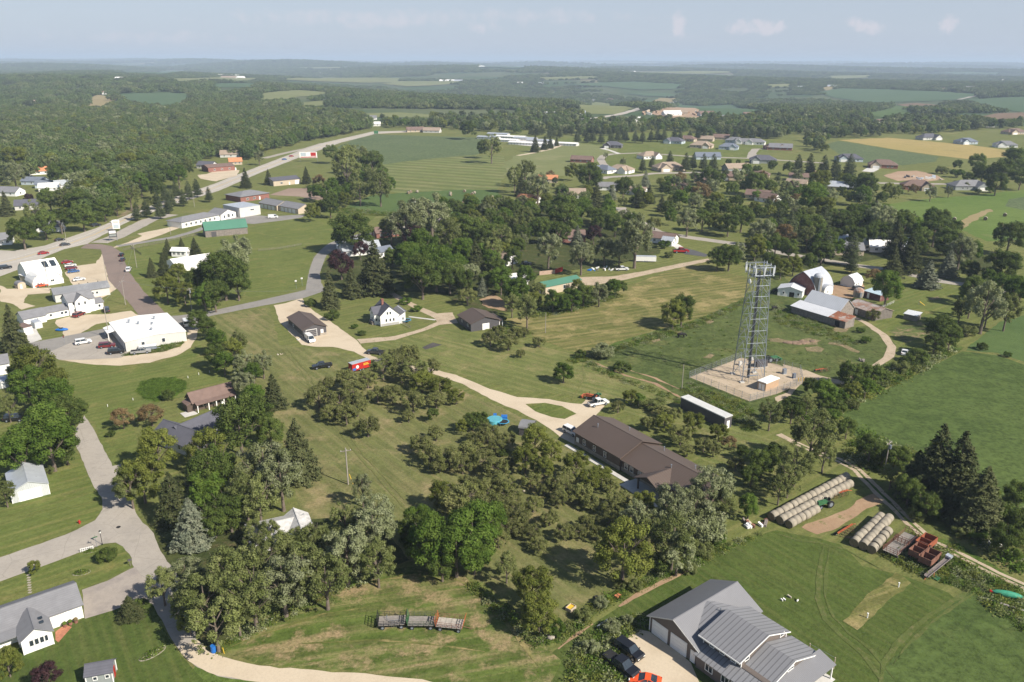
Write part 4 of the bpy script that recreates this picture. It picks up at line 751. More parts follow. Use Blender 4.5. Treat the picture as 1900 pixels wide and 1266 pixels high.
# wood margins and clumps of the middle distance (pixel outlines -> ground)
MW = [[(695, 222), (760, 218), (860, 222), (960, 225), (1000, 240), (960, 248), (880, 244), (800, 240), (720, 238)], [(900, 215), (1090, 232), (1200, 228), (1440, 232), (1480, 245), (1450, 258), (1200, 255), (1080, 250), (960, 240)],
 [(1470, 232), (1560, 226), (1640, 238), (1635, 255), (1560, 258), (1480, 250)], [(1640, 225), (1820, 228), (1840, 240), (1780, 246), (1650, 243)],
 [(1630, 238), (1720, 240), (1750, 243), (1740, 250), (1650, 250)], [(1490, 262), (1550, 262), (1565, 284), (1540, 290), (1500, 275)], [(1420, 215), (1600, 210), (1640, 222), (1560, 230), (1440, 230)], [(1650, 221), (1900, 230), (1900, 241), (1660, 236)], [(960, 203), (1050, 211), (1105, 222), (1060, 232), (960, 228)], [(1290, 219), (1440, 213), (1480, 226), (1350, 235)], [(1640, 203), (1800, 207), (1790, 213), (1720, 212)]]
mp_ = []
for w in MW: mp_ += fill([at(*p) for p in w], 13)
scatter('tree_belt', mp_, .8, 1.25, [3, 3, 2, 1, 1.2, 2, 1], 'belts of mixed trees around the far side of the town')
hood = fill([at(*p) for p in [(960, 345), (1100, 345), (1250, 335), (1420, 330), (1560, 345), (1700, 365), (1640, 392), (1560, 402), (1450, 425), (1300, 420), (1230, 405), (1130, 378), (1000, 395), (940, 400)]], 17.5)
hood = [p for p in hood if all(abs(p[0]-t[0])+abs(p[1]-t[1]) > t[2]*.55 for t in TREES)]
# far woods as clumps, patchy
fp, ys_ = [], 1480.
while ys_ < 26000:
    sp = max(17., ys_*.0068); x = -ys_*.78-100
    while x < ys_*.78+100:
        q = (x+wr.uniform(-.45, .45)*sp, ys_+wr.uniform(-.45, .45)*sp); ip = toimg(q[0], q[1], 0)
        n = mnoise.noise(Vector((q[0]*.00125, q[1]*.0009, 1.7)))+.5*mnoise.noise(Vector((q[0]*.004, q[1]*.003, 7)))
        th = .3 if ys_ < 3300 else .27 if ys_ < 7000 else .15
        if ip[0] < 650 and ys_ < 3600: th = .4
        ok = n < th or (ys_ < 2300 and wr.uniform() < .35)
        if ip[0] > 1000 and ip[1] > 205 and n > .0: ok = False
        if ok and not openat(q[0], q[1]): fp.append(q)
        x += sp
    ys_ += sp
FP = np.array(fp); near = FP[:, 1] < 2500; print('far clumps', len(FP))
def scat2(name, P, label, sc):
    z = hgt(P[:, 0], P[:, 1]); gn_scatter(name, np.column_stack([P, z-.5]), sc, wr.uniform(0, 6.28, len(P)), wr.integers(0, len(clumps), len(P)), clumps, label, 'woodland')
scat2('woodland', FP[near], 'wooded ridges and hedgerow trees beyond the town', wr.uniform(.75, 1.05, near.sum()))
scat2('woodland', FP[~near], 'blue hazy woods reaching to the horizon', np.clip(FP[~near][:, 1]*.0068/26*1.0, .8, 3.2)*wr.uniform(.8, 1.2, (~near).sum())*.8)
# broadleaf trees past the 300 largest in view become one stand
dec = sorted([t for t in SIZED if t[1].name.startswith('deciduous_tree')], key=lambda t: -t[0]); rest = dec[298:]
if rest:
    ms = []; [ms.append(t[3]) for t in rest if t[3] not in ms]; pr = [bpy.data.objects.new('p', m_) for m_ in ms]
    gone = {t[1].name for t in rest}; AUTO[:] = [a for a in AUTO if a[0].name not in gone]
    P = np.array([t[1].location[:] for t in rest]); S = np.array([t[4]/10 for t in rest]); K = np.array([ms.index(t[3]) for t in rest])
    for t in rest:
        for ch in list(t[1].children): bpy.data.objects.remove(ch)
        bpy.data.objects.remove(t[1])
    gn_scatter('tree_stand', P, S, wr.uniform(0, 6.28, len(P)), K, pr, 'smaller background broadleaf trees standing between the houses and streets', 'woodland')
# undergrowth: low clumps along hedges and rough strips (uncountable)
def tuft(seed, lk, h=.9):
    rng = np.random.default_rng(seed); n = 130; P = rng.normal(0, .75, (n, 3)); P[:, 2] = np.abs(P[:, 2])*h*.6*np.exp(-(P[:, 0]**2+P[:, 1]**2)*.3)
    v, f = leafquads(P, np.tile([0, 0, 1.], (n, 1)), .2*rng.uniform(.6, 1.4, n), rng, .6); return bpy.data.objects.new('p', npmesh('weed', v, f, LM_[lk]))
tufts = [tuft(1, 'b'), tuft(2, 'y'), tuft(3, 'o', 1.4), tuft(4, 'y'), tuft(5, 'b', 1.6), tuft(6, 'w', 1.1)]
UW = [([(1385, 1000), (1420, 988), (1320, 1035), (1130, 1122), (1040, 1195), (1010, 1195), (1110, 1115), (1290, 1020)], 1.0, .75), ([(1050, 1215), (1110, 1170), (1190, 1140), (1200, 1165), (1160, 1190), (1150, 1250), (1180, 1320), (1080, 1330)], 1.0, 1),
 ([(1560, 765), (1790, 645), (1700, 660), (1560, 715), (1470, 765), (1540, 830)], 1.6, 1.4), ([(1640, 1030), (1700, 985), (1780, 1020), (1900, 1095), (1900, 1170), (1790, 1095), (1700, 1065)], 1.1, .9),
 ([(1055, 670), (1160, 637), (1300, 592), (1392, 553), (1395, 560), (1300, 605), (1160, 648), (1070, 677)], 1.2, .8), ([(1090, 668), (1160, 700), (1262, 740), (1268, 752), (1160, 712), (1085, 680)], 1.3, .7),
 ([(1280, 712), (1390, 752), (1410, 790), (1385, 800), (1330, 760), (1262, 725)], 1.3, .8), 
 ([(1430, 560), (1470, 580), (1550, 612), (1600, 640), (1560, 640), (1440, 600)], 1.7, .75), ([(1150, 650), (1400, 560), (1440, 640), (1560, 660), (1500, 690), (1390, 660), (1280, 695)], 4.5, .45), ([(1690, 840), (1780, 985), (1900, 1070), (1920, 960), (1800, 880), (1600, 800), (1560, 840), (1610, 880)], 1.9, 1.6),
 ([(230, 660), (345, 625), (348, 640), (290, 658), (235, 668)], 1.0, .7), ([(640, 385), (700, 392), (760, 400), (700, 402), (600, 394)], 2.2, 1.2), ([(880, 600), (930, 598), (990, 620), (960, 625), (900, 612)], 1.2, .8),
 ([(960, 560), (1050, 560), (1140, 545), (1155, 550), (1060, 580), (990, 590)], 1.5, 1.1), ([(430, 1180), (640, 1085), (740, 1045), (700, 1065), (600, 1110), (480, 1170), (400, 1212)], .9, .9), ([(880, 1080), (960, 1150), (1010, 1195), (990, 1200), (930, 1140), (870, 1085)], .9, 1)]
up = []; us_ = []
for w, sp, s in UW:
    q = fill([at(*p) for p in w], sp, .45, True); up += q; us_ += [s*wr.uniform(.45, 1.1) for _ in q]
P = np.array(up); print('weeds', len(P)); gn_scatter('undergrowth', np.column_stack([P, np.zeros(len(P))]), np.array(us_), wr.uniform(0, 6.28, len(P)), wr.integers(0, 6, len(P)), tufts, 'rough weeds and brush along the fence lines and banks', 'undergrowth')
P = np.array(hood); gn_scatter('garden_trees', np.column_stack([P, np.zeros(len(P))]), wr.uniform(.4, 1., len(P)), wr.uniform(0, 6.28, len(P)), wr.integers(0, 7, len(P)), lows, 'garden trees and bushes among the subdivision houses', 'woodland')

q = fill([at(*p) for p in [(254, 724), (262, 710), (290, 702), (325, 701), (345, 710), (346, 722), (325, 735), (290, 746), (270, 741)]], .8); P = np.array(q)
gn_scatter('bed_plants', np.column_stack([P, np.zeros(len(P))]), wr.uniform(.35, .6, len(P)), wr.uniform(0, 6.28, len(P)), np.zeros(len(P)), [tuft(9, 'b', .8)], 'bright leafy ground cover filling the oval bed', 'plants')
# ================================================================ BUILDINGS
def roofshape(t, x0, x1, y0, y1, hw, hr, ridge, ov, th=.14):
    """roof mesh over the rectangle; returns MB"""
    m = MB()
    if ridge == 'x': a0, a1, b0, b1, ax = x0, x1, y0, y1, 'x'
    else: a0, a1, b0, b1, ax = y0, y1, x0, x1, 'y'
    w = b1-b0; mid = (b0+b1)/2
    if t == 'gable':
        s = hr/(w/2); m.sheet([(b0-ov, hw-ov*s), (mid, hw+hr), (b1+ov, hw-ov*s)], a0-ov, a1+ov, th, ax)
        m.box(*((a0-ov, a1+ov, mid-.1, mid+.1) if ax == 'x' else (mid-.1, mid+.1, a0-ov, a1+ov)), hw+hr+th-.06, hw+hr+th+.04)
    elif t == 'shed': m.sheet([(b0-ov, hw), (b1+ov, hw+hr)], a0-ov, a1+ov, th, ax)
    elif t == 'flat': m.box(x0-ov, x1+ov, y0-ov, y1+ov, hw, hw+max(hr, .25))
    elif t == 'arch':
        pts = [(mid-math.cos(math.pi*i/16)*(w/2+.1), hw+math.sin(math.pi*i/16)**.9*hr) for i in range(17)]; m.sheet(pts, a0-ov, a1+ov, th, ax)
    elif t == 'gothic':
        hf = [(0, 0), (.09, .27), (.23, .51), (.43, .72), (.68, .88), (1, 1.07)]; pts = [(b0-.15+u*w/2, hw+v*hr) for u, v in hf]; pts += [(b1+.15-u*w/2, hw+v*hr) for u, v in hf[::-1][1:]]; m.sheet(pts, a0-ov, a1+ov, th, ax)
    elif t == 'gambrel':
        pts = [(b0-.2, hw-.1), (b0+w*.17, hw+hr*.62), (mid, hw+hr), (b1-w*.17, hw+hr*.62), (b1+.2, hw-.1)]; m.sheet(pts, a0-ov, a1+ov, th, ax)
    elif t == 'hip':
        X0, X1, Y0, Y1 = x0-ov, x1+ov, y0-ov, y1+ov; k = (min(X1-X0, Y1-Y0))/2; z0 = hw-.05; z1 = hw+hr
        rg = [(X0+k, (Y0+Y1)/2, z1), (X1-k, (Y0+Y1)/2, z1)] if (X1-X0) >= (Y1-Y0) else [((X0+X1)/2, Y0+k, z1), ((X0+X1)/2, Y1-k, z1)]
        v = [(X0, Y0, z0), (X1, Y0, z0), (X1, Y1, z0), (X0, Y1, z0), (X0, Y0, z0+.18), (X1, Y0, z0+.18), (X1, Y1, z0+.18), (X0, Y1, z0+.18)]+rg
        f = [(3, 2, 1, 0), (0, 1, 5, 4), (1, 2, 6, 5), (2, 3, 7, 6), (3, 0, 4, 7)]
        f += [(4, 5, 9, 8), (5, 6, 9), (6, 7, 8, 9), (7, 4, 8)] if (X1-X0) >= (Y1-Y0) else [(4, 5, 8), (5, 6, 9, 8), (6, 7, 9), (7, 4, 8, 9)]
        m.add(v, f)
    return m
def wallshape(t, x0, x1, y0, y1, hw, hr, ridge):
    m = MB()
    if ridge == 'x': a0, a1, b0, b1, ax = x0, x1, y0, y1, 'x'
    else: a0, a1, b0, b1, ax = y0, y1, x0, x1, 'y'
    mid = (b0+b1)/2; w = b1-b0
    top = {'gable': [(b1, hw), (mid, hw+hr), (b0, hw)], 'shed': [(b1, hw+hr), (b0, hw)], 'gambrel': [(b1, hw), (b1-w*.17, hw+hr*.6), (mid, hw+hr), (b0+w*.17, hw+hr*.6), (b0, hw)],
           'arch': [(mid+math.cos(math.pi*i/16)*w/2*.99, hw+math.sin(math.pi*i/16)**.9*hr*.99) for i in range(17)],
           'gothic': [(b1, hw)]+[(b1-u*w/2, hw+v*hr) for u, v in [(.10, .27), (.24, .50), (.44, .71), (.69, .87)]]+[(mid, hw+hr*1.04)]+[(b0+u*w/2, hw+v*hr) for u, v in [(.69, .87), (.44, .71), (.24, .50), (.10, .27)]]+[(b0, hw)]}.get(t, [(b1, hw), (b0, hw)])
    return m.prof([(b0, -.3), (b1, -.3)]+top, a0, a1, ax)
OPM = {'window': (white, glass), 'dark_window': (dark, glass)}
def opening(par, kind, fc, u, z, w, h, ext, two=True, fm=white, pm=None):
    x0, x1, y0, y1 = ext
    def place(m, d0, d1, a0, a1, z0, z1, mi=0):
        if fc == 'f': return m.box(a0, a1, y0-d1, y0-d0, z0, z1, mi)
        if fc == 'b': return m.box(a0, a1, y1+d0, y1+d1, z0, z1, mi)
        if fc == 'l': return m.box(x0-d1, x0-d0, a0, a1, z0, z1, mi)
        return m.box(x1+d0, x1+d1, a0, a1, z0, z1, mi)
    lo = (x0 if fc in 'fb' else y0); a0 = lo+u-w/2; a1 = a0+w
    if kind == 'window':
        m = MB(); t = .09
        place(m, 0, .09, a0-t, a1+t, z-t, z); place(m, 0, .09, a0-t, a1+t, z+h, z+h+t); place(m, 0, .09, a0-t, a0, z, z+h); place(m, 0, .09, a1, a1+t, z, z+h)
        if w > 1.: place(m, 0, .08, (a0+a1)/2-.04, (a0+a1)/2+.04, z, z+h)
        if two:
            o = m.obj('window', fm, par); place(MB(), 0.005, .04, a0, a1, z, z+h).obj('pane', glass, o)
        else: place(m, .005, .04, a0, a1, z, z+h, 1); m.obj('window', [fm, glass], par)
    elif kind == 'door':
        m = place(MB(), 0, .06, a0, a1, 0.02, h); o = m.obj('door', pm or white, par)
    elif kind == 'garage_door':
        m = place(MB(), 0, .05, a0-.12, a1+.12, 0.02, h+.12, 1); n = 4
        for i in range(n): place(m, .05, .09, a0, a1, .03+h/n*i, h/n*(i+1)-.03)
        m.obj('garage_door', [pm or white, fm], par)
    elif kind == 'trim': place(MB(), .0, .1, a0, a1, z, z+h).obj('trim', pm or white, par)
def cornerwood(par, ext, hw, m=white):
    b = MB(); x0, x1, y0, y1 = ext
    for x in (x0, x1):
        for y in (y0, y1): MB().box(x-.07, x+.07, y-.07, y+.07, 0, hw-.05).obj('corner_trim', m, par)
def bld(name, label, cat, A, B, Wd, hw, hr, roof, wm, rm, ridge='x', ops=(), ov=.4, wings=(), z=0, trim=None, L=None, skip_auto=True, group=None, fm=white, look=None, mainroof=True):
    a, b = at(*A), at(*B); dx, dy = b[0]-a[0], b[1]-a[1]; ln = math.hypot(dx, dy); ang = math.atan2(dy, dx)
    if L: 
        mx, my = a[0]+dx/ln*L/2, a[1]+dy/ln*L/2; ln = L
    else: mx, my = (a[0]+b[0])/2, (a[1]+b[1])/2
    e = empty(name, mx, my, ang, float(hgt(mx, my))+z); tag(e, label, cat, group)
    ext = (-ln/2, ln/2, 0, Wd)
    wallshape(roof, *ext, hw, hr, ridge).obj('wall', wm, e)
    roofshape(roof, *ext, hw, hr, ridge, ov).obj('roof', rm, e)
    if trim: cornerwood(e, ext, hw, trim)
    for o in ops: opening(e, *o[:6], ext, fm=fm, **(o[6] if len(o) > 6 else {}))
    for wv in wings:
        x0, x1, y0, y1, h1, h2, rt, rd = wv[:8]; kw = wv[8] if len(wv) > 8 else {}
        if not kw.get('open'): wallshape(rt, x0, x1, y0, y1, h1, h2, rd).obj('wing_wall', kw.get('wm', wm), e)
        else:
            for px_ in (x0+.15, x1-.15):
                for q in ((y0+.15,) if kw['open'] == 1 else (y0+.15, y1-.15)): MB().box(px_-.1, px_+.1, q-.1, q+.1, 0, h1+.1).obj('post', kw.get('pm', white), e)
        roofshape(rt, x0, x1, y0, y1, h1+.01, h2, rd, kw.get('ov', ov)).obj('wing_roof', kw.get('rm', rm), e)
        if kw.get('trim'): cornerwood(e, (x0, x1, y0, y1), h1)
        for o in kw.get('ops', ()): opening(e, *o[:6], (x0, x1, y0, y1), fm=fm, **(o[6] if len(o) > 6 else {}))
    return e
def W_(fc, u, z, w=.9, h=1.2, **k): return ('window', fc, u, z, w, h, k)
def D_(fc, u, w=.95, h=2.05, **k): return ('door', fc, u, 0, w, h, k)
def G_(fc, u, w=2.6, h=2.3, **k): return ('garage_door', fc, u, 0, w, h, k)
# materials of walls and roofs
r_grey = PM('grey_ribbed_metal_roof', (.20, .20, .21), .5, .06, .15, 0, (1, .3, .3), spec=.3); r_greyx = PM('grey_ribbed_metal_roof_wide', (.215, .215, .225), .5, .06, .15, 0, (0, .75, .6), spec=.3)
r_brown = PM('brown_metal_roof', (.118, .088, .072), .5, .06, .15, .1, (0, .6, .25)); r_browny = PM('brown_metal_roof_cross', (.118, .088, .072), .5, .06, .15, .1, (1, .6, .4))
r_sh = PM('grey_shingles', (.20, .20, .21), .9, .12, .6, stripe=(1, .35, .18)); r_shd = PM('dark_slate_shingles', (.105, .105, .125), .9, .12, .6, stripe=(1, .35, .2)); r_shb = PM('brown_shingles', (.175, .12, .10), .9, .15, .6)
r_tan = PM('tan_shingles', (.30, .235, .18), .9, .12, .4); r_or = PM('orange_shingles', (.50, .22, .11), .85, .12, .4); r_wh = PM('white_membrane_roof', (.80, .79, .76), .6, .05, .12); r_blu = PM('blue_grey_shingles', (.15, .17, .21), .9, .1, .4)
r_gal = PM('galvanised_barn_roof', (.60, .61, .63), .5, .06, .35, .0, (0, .75, .15), spec=.4); r_galr = PM('rusted_barn_roof', (.30, .115, .06), .75, .3, .5, .0, (0, .75, .25), c2=(.42, .38, .34), thr=(.5, .62)); r_gals = PM('streaked_barn_roof', (.34, .20, .14), .75, .3, .4, .0, (0, .75, .25), c2=(.42, .39, .36), thr=(.42, .58))
r_galb = PM('dull_galvanised_roof', (.40, .42, .46), .6, .1, .35, 0., (1, .75, .2), spec=.3); r_grn = PM('green_metal_roof', (.085, .215, .15), .5, .08, .2, .1, (0, .5, .2)); w_taupe = PM('taupe_siding', (.145, .12, .105), .7, .08, .3, stripe=(2, .25, .2)); w_brn = PM('brown_steel_siding', (.10, .075, .06), .6, .08, .3, stripe=(0, .4, .2))
w_dkg = PM('charcoal_siding', (.085, .08, .085), .6, .08, .3, stripe=(0, .4, .2)); w_stone = PM('stone_skirt', (.33, .29, .24), .9, .25, 1.6); w_wh = PM('white_siding', (.80, .79, .76), .6, .05, .4, stripe=(2, .22, .1)); w_blk = PM('concrete_block', (.36, .35, .33), .9, .15, 1.)
w_red = PM('faded_red_boards', (.17, .075, .07), .9, .25, .8, stripe=(1, .3, .3), c2=(.24, .17, .15)); w_brick = PM('red_brick', (.25, .115, .09), .9, .2, 1.2); w_bl = PM('pale_blue_siding', (.42, .48, .52), .7, .06, .4); w_lg = PM('light_grey_siding', (.55, .54, .51), .7, .06, .4, stripe=(0, .5, .12))
w_grey = PM('grey_green_siding', (.27, .29, .28), .7, .08, .4); w_stg = PM('light_steel_siding', (.60, .62, .62), .5, .06, .4, .2, stripe=(1, .5, .25)); r_stg = PM('light_steel_roof', (.58, .61, .65), .4, .1, .5, .4, (1, .6, .3), c2=(.40, .41, .42), thr=(.62, .68))
def wing(e, x0, x1, y0, y1, h1, h2, rt, rd, wm, rm, ov=.4, ops=(), trim=True, wall=True, rn='wing_roof'):
    if wall: wallshape(rt, x0, x1, y0, y1, h1, h2, rd).obj('wing_wall', wm, e)
    roofshape(rt, x0, x1, y0, y1, h1+.01, h2, rd, ov).obj(rn, rm, e)
    if trim and wall: cornerwood(e, (x0, x1, y0, y1), h1)
    for o in ops: opening(e, *o[:6], (x0, x1, y0, y1), **(o[6] if len(o) > 6 else {}))
# ---- grey metal-roofed house, bottom right
e = bld('farmhouse', 'large taupe house with grey ribbed metal roofs and two white garage doors', 'house', (1203, 1171), (1295, 1235), 14.6, 2.95, 2.35, 'gable', w_taupe, r_grey, 'y', ov=.4, L=9.6, trim=white,
    ops=[G_('f', 2.1, 3.0, 2.5), G_('f', 5.9, 3.0, 2.5), D_('f', 8.7, .9, 2.1)])
a_, b_ = at(1203, 1171), at(1295, 1235); e.location = ((a_[0]+b_[0])/2, (a_[1]+b_[1])/2, 0); e.rotation_euler.z = R(-52.5)
MB().prof([(-.4, -.2), (13.2, -.2), (13.2, 3.0), (7.2, 4.6), (1.5, 3.5), (1.5, 3.2), (-.4, 2.5)], 4.85, 15.8, 'x').obj('wing_wall', w_taupe, e)
MB().prof([(1.5, 2.4), (12.2, 2.4), (12.2, 4.1), (7.2, 6.1), (1.5, 4.75)], 4.5, 11.2, 'x').obj('upper_wall', w_taupe, e)
MB().sheet([(.75, 4.62), (7.2, 6.2), (12.9, 4.02)], 4.0, 11.5, .12, 'x').obj('upper_roof', r_greyx, e)
MB().sheet([(2.4, 4.1), (7.3, 5.35), (12.6, 3.5)], .3, 4.6, .1, 'x').obj('saddle_roof', r_greyx, e)
MB().sheet([(-.9, 2.55), (7.0, 4.98), (13.7, 2.75)], 11.25, 16.2, .12, 'x').obj('wing_roof', r_greyx, e)
MB().sheet([(-1.0, 2.5), (1.48, 3.25)], 4.75, 11.24, .12, 'x').obj('porch_roof', r_greyx, e)
MB().sheet([(15.82, 3.35), (18.7, 2.5)], -1., 13.8, .12, 'y').obj('porch_roof', r_grey, e)
for x in (-.35, 0): pass
box1('fascia', white, e, 4.0, 11.5, .66, .75, 4.5, 4.72); 
for x0_, pr_ in ((11.5, [(.75, 4.6), (7.2, 6.18), (12.9, 4.0)]), (16.2, [(-.9, 2.53), (7., 4.96), (13.7, 2.73)])): MB().sheet(pr_, x0_, x0_+.06, .16, 'x').obj('gable_trim', white, e)
MB().sheet([(-5.2, 2.72), (0, 5.27), (5.2, 2.72)], -.47, -.41, .16, 'y').obj('gable_trim', w_lg, e)
ex2 = (4.5, 11.2, 1.5, 12.2)
for u in (1.5, 3.4, 5.4): opening(e, 'window', 'f', u, 3.5, .7, 1.05, ex2)
for u in (1.2, 9.6): opening(e, 'window', 'r', u, 4.1, .9, .5, ex2)
ex3 = (4.85, 15.8, -.4, 13.2)
for u in (2.4, 5.3, 8.2): opening(e, 'window', 'f', u, .9, 1.2, 1.3, ex3)
opening(e, 'door', 'f', 6.8, 0, .9, 2.05, ex3); opening(e, 'window', 'r', 7.0, 3.55, 1.3, .4, ex3); opening(e, 'window', 'r', 3, .9, 1.3, 1.3, ex3); opening(e, 'window', 'r', 10, .9, 1.3, 1.3, ex3)
for y in (-.7, 4., 8.6, 13.4): box1('porch_post', white, e, 18.3, 18.48, y-.09, y+.09, 0, 2.5)
box1('porch_deck', concm, e, 15.8, 18.9, -1., 13.8, -.2, .1); box1('corner_trim', white, e, 4.42, 4.56, 1.42, 1.56, 2.9, 4.7); box1('corner_trim', white, e, 11.13, 11.27, 1.42, 1.56, 3.3, 4.7); box1('corner_trim', white, e, 11.13, 11.27, 12.13, 12.27, 3.2, 4.1)
MB().tube((3, 7, 4.2), (3, 7, 5.9), .08, .08, 7).obj('roof_vent', steel, e)
# ---- long brown-roofed building
e = bld('long_building', 'long low building with dark brown metal roof and white walkway by the orchard', 'building', (1066, 824), (1152, 874), 11.8, 3.3, 2.3, 'gable', w_brn, r_brown, 'x', L=15.6,
    ops=[W_('f', 3.4, 1.2, .7, 1.2), W_('f', 7.0, 1.2, .7, 1.2), W_('f', 10.6, 1.2, .7, 1.2), D_('f', 1.0), W_('l', 3, 1.2), G_('l', 8, 3, 2.7, pm=tanw)], ov=.5)
e.rotation_euler.z = R(-55); 
wing(e, 7.85, 28.5, .4, 11.4, 2.9, 2.1, 'gable', 'x', w_brn, r_brown, .6, [W_('f', 1.5, 1.), W_('f', 3.2, 1.), W_('f', 6, 1., 1.4), D_('f', 11.2, 1.4), W_('f', 13.4, 1, 1.2), W_('f', 17, 1, 1.4)], False)
wing(e, 15.6, 22.6, -2.6, 6.2, 2.75, 1.55, 'gable', 'y', w_brn, r_browny, .5, (), False, False, 'porch_gable')
for x in (15.9, 22.3): box1('porch_post', w_brn, e, x-.15, x+.15, -2.4, -2.1, 0, 2.8)
MB().prof([(15.8, 2.75), (22.4, 2.75), (19.1, 4.2)], -2.35, -2.2, 'y').obj('gable_panel', w_brn, e)
for a, b in ((-7.8, 7.8), (7.9, 28.4)): box1('stone_skirt', w_stone, e, a, b, -.14 if a < 0 else .28, .0 if a < 0 else .4, 0, .9)
box1('walkway', concm, e, -8.5, 12.5, -2.6, -1.4, -.1, .1); box1('walkway', concm, e, 12.5, 24., -4.4, .3, -.1, .11)
for x, y, z in ((-4, 3.6, 4.9), (1, 8.9, 4.5), (22, 8, 4.3), (25, 8.5, 4.3), (19, 4, 4.4), (12, 9, 4.2)): MB().tube((x, y, z-.3), (x, y, z+.75), .09, .09, 7).tube((x, y, z+.7), (x, y, z+.85), .16, .16, 7).obj('roof_vent', steel, e)
# ---- white ranch house bottom left
e = bld('ranch_house', 'white ranch house with grey shingle roof and front-facing gable wing by the driveway', 'house', (0, 1203), (155, 1146), 7.2, 2.6, 1.7, 'gable', w_wh, r_sh, 'x', ops=[('garage_door', 'r', 3.6, 0, 4.2, 2.2, {}), D_('f', 9.4, .8)], ov=.35, trim=white,
    wings=[(-3.1, .9, -4.0, 1.5, 2.6, 1.35, 'gable', 'y', {'ops': [W_('f', 1.2, 1.1, .5, 1.0), W_('f', 1.9, 1.1, .5, 1.0), W_('f', 2.6, 1.1, .5, 1.0), W_('f', 3.2, 1.1, .4, 1.0)], 'trim': 1}), (-16, -5.8, .02, 7.2, 2.6, 1.7, 'gable', 'x', {'ops': [W_('f', 7.4, 1.1), W_('f', 8.4, 1.1), W_('f', 9.3, 1.1)]}), (-7.5, -3.1, -1.8, .0, 2.3, .3, 'shed', 'x', {'open': 1})])
for y in (-2.8, -1.6): box1('skylight', glass, e, -.3, .3, y, y+.45, 3.55, 3.75)
for x, r in ((3.6, 0), (4.4, 0), (5.2, 1)): MB().tube((x-.6, -.7, 0), (x-.6, -.7, .5), .25, .3, 8).sph((x-.6, -.7, .7), .35, .35, .3, 8, 5, 1).obj('flower_pot', [w_brick, LM_['r'] if r else LM_['b']], e)
# deck railing at the rear
box1('rear_deck', white, e, -6.4, -3.6, 7.25, 8.6, .0, .5)
# ---- dark shed, bottom
e = bld('garden_shed', 'small dark-roofed grey garden shed at the bottom edge of the lawn', 'shed', (162, 1275), (211, 1266), 2.6, 1.9, .9, 'gable', w_grey, r_shd, 'x', ops=[W_('f', 2.8, 1., .45, .5), W_('f', 1.2, 1., .45, .5), D_('r', 1.3, .8, 1.7, pm=redp)], ov=.2, trim=white)
# ---- white roadside garage
e = bld('garage', 'white metal garage with patchy light steel roof beside the street', 'garage', (24, 935), (93, 917), 9.6, 2.5, 1.5, 'gable', w_stg, r_stg, 'y', ops=[G_('f', 3.25, 3.9, 2.1)], ov=.2, trim=white)
# ---- slate roofed house + brown porch house
e = bld('house', 'slate-grey-roofed house half hidden behind tall trees', 'house', (350, 832), (420, 800), 7.5, 2.7, 1.9, 'gable', w_lg, r_shd, 'x', ov=.5, ops=[W_('f', 6, 1), D_('f', 3)], wings=[(-8, -1.5, -3.5, 8.5, 2.7, 2.1, 'gable', 'y', {'ops': [W_('f', 2, 1), W_('l', 3, 1), W_('l', 6, 1)]})])
e = bld('house', 'brown-roofed house with an open columned porch near the oval bed', 'house', (360, 764), (436, 743), 4.6, 2.5, 1.9, 'gable', w_brn, r_shb, 'x', ov=.35, ops=[W_('f', 3, .9), W_('f', 5.5, .9), D_('f', 7.5), W_('l', 2, 1.)], wings=[(-5., 5.2, -1.6, -.02, 2.1, .35, 'shed', 'x', {'open': 1, 'ov': .2}), (-6.9, -5.3, .2, 3.6, 1.9, .7, 'shed', 'y', {'ov': .1})])  # front wall's shade put into the wall colour as dark brown
for x in (-2, 0, 2): box1('porch_post', white, e, x-.12, x+.12, -1.5, -1.3, 0, 2.15)
box1('patio', concm, e, -8.5, -5.2, -2., 1.2, -.1, .08)
# ---- centre: two brown-roofed garages and the white farmhouse
e = bld('workshop', 'brown-roofed grey workshop with big side door at the gravel yard', 'garage', (562, 627), (606, 622), 15.5, 2.9, 1.4, 'gable', w_dkg, r_brown, 'y', L=7.8, ov=.4, ops=[G_('f', 2.8, 3.4, 2.5, pm=w_dkg), D_('f', 6.3, .9), W_('l', 10, 1.2, .8, .8)])
e.rotation_euler.z = R(32); box1('stone_skirt', w_stone, e, -4.06, -3.9, 0, 15.5, 0, .8); box1('stone_skirt', w_stone, e, 1.7, 3.95, -.16, 0, 0, .8)
e = bld('garage', 'wide charcoal garage with brown metal roof at the end of the lane', 'garage', (874, 616), (926, 608), 10.5, 2.9, 1.7, 'gable', w_dkg, r_brown, 'y', ov=.45, ops=[G_('f', 5.4, 2.3, 2.1), W_('l', 2.5, 1.3, .6, .7), W_('l', 7.5, 1.3, .6, .7)], wings=[(5.22, 6.6, 0, 8, 2.1, .5, 'shed', 'y', {'open': 2, 'ov': .1})])
e = bld('farmhouse', 'two-storey white farmhouse with dark grey roof and red chimney', 'house', (708, 607), (742, 600), 8.6, 3.8, 2.9, 'gable', w_wh, r_shd, 'y', L=6.6, ov=.35, trim=white, ops=[W_('f', 2.5, 3.9, .55, .9), W_('f', 3.5, 3.9, .55, .9), W_('f', 2., 1.4, .55, 1.), W_('f', 3.4, 1.4, .55, 1.), W_('f', 4.6, 1.4, .55, 1.), W_('l', 1.3, 1.3, 1.6, .9)],
    wings=[(-4.6, -.2, 2.6, 7.2, 3.9, 1.8, 'gable', 'x', {'ops': [W_('l', 2.2, 1.2, .8, 1.1), W_('l', 2.2, 3.4, .7, .9), W_('f', .7, 1.3, .6, .9)]}), (3.3, 5.6, .2, 7.5, 2.6, 1.6, 'shed', 'y', {'rm': r_sh, 'ops': [W_('f', 1.4, 1.3, .5, .8)]})])
e.rotation_euler.z = R(28)
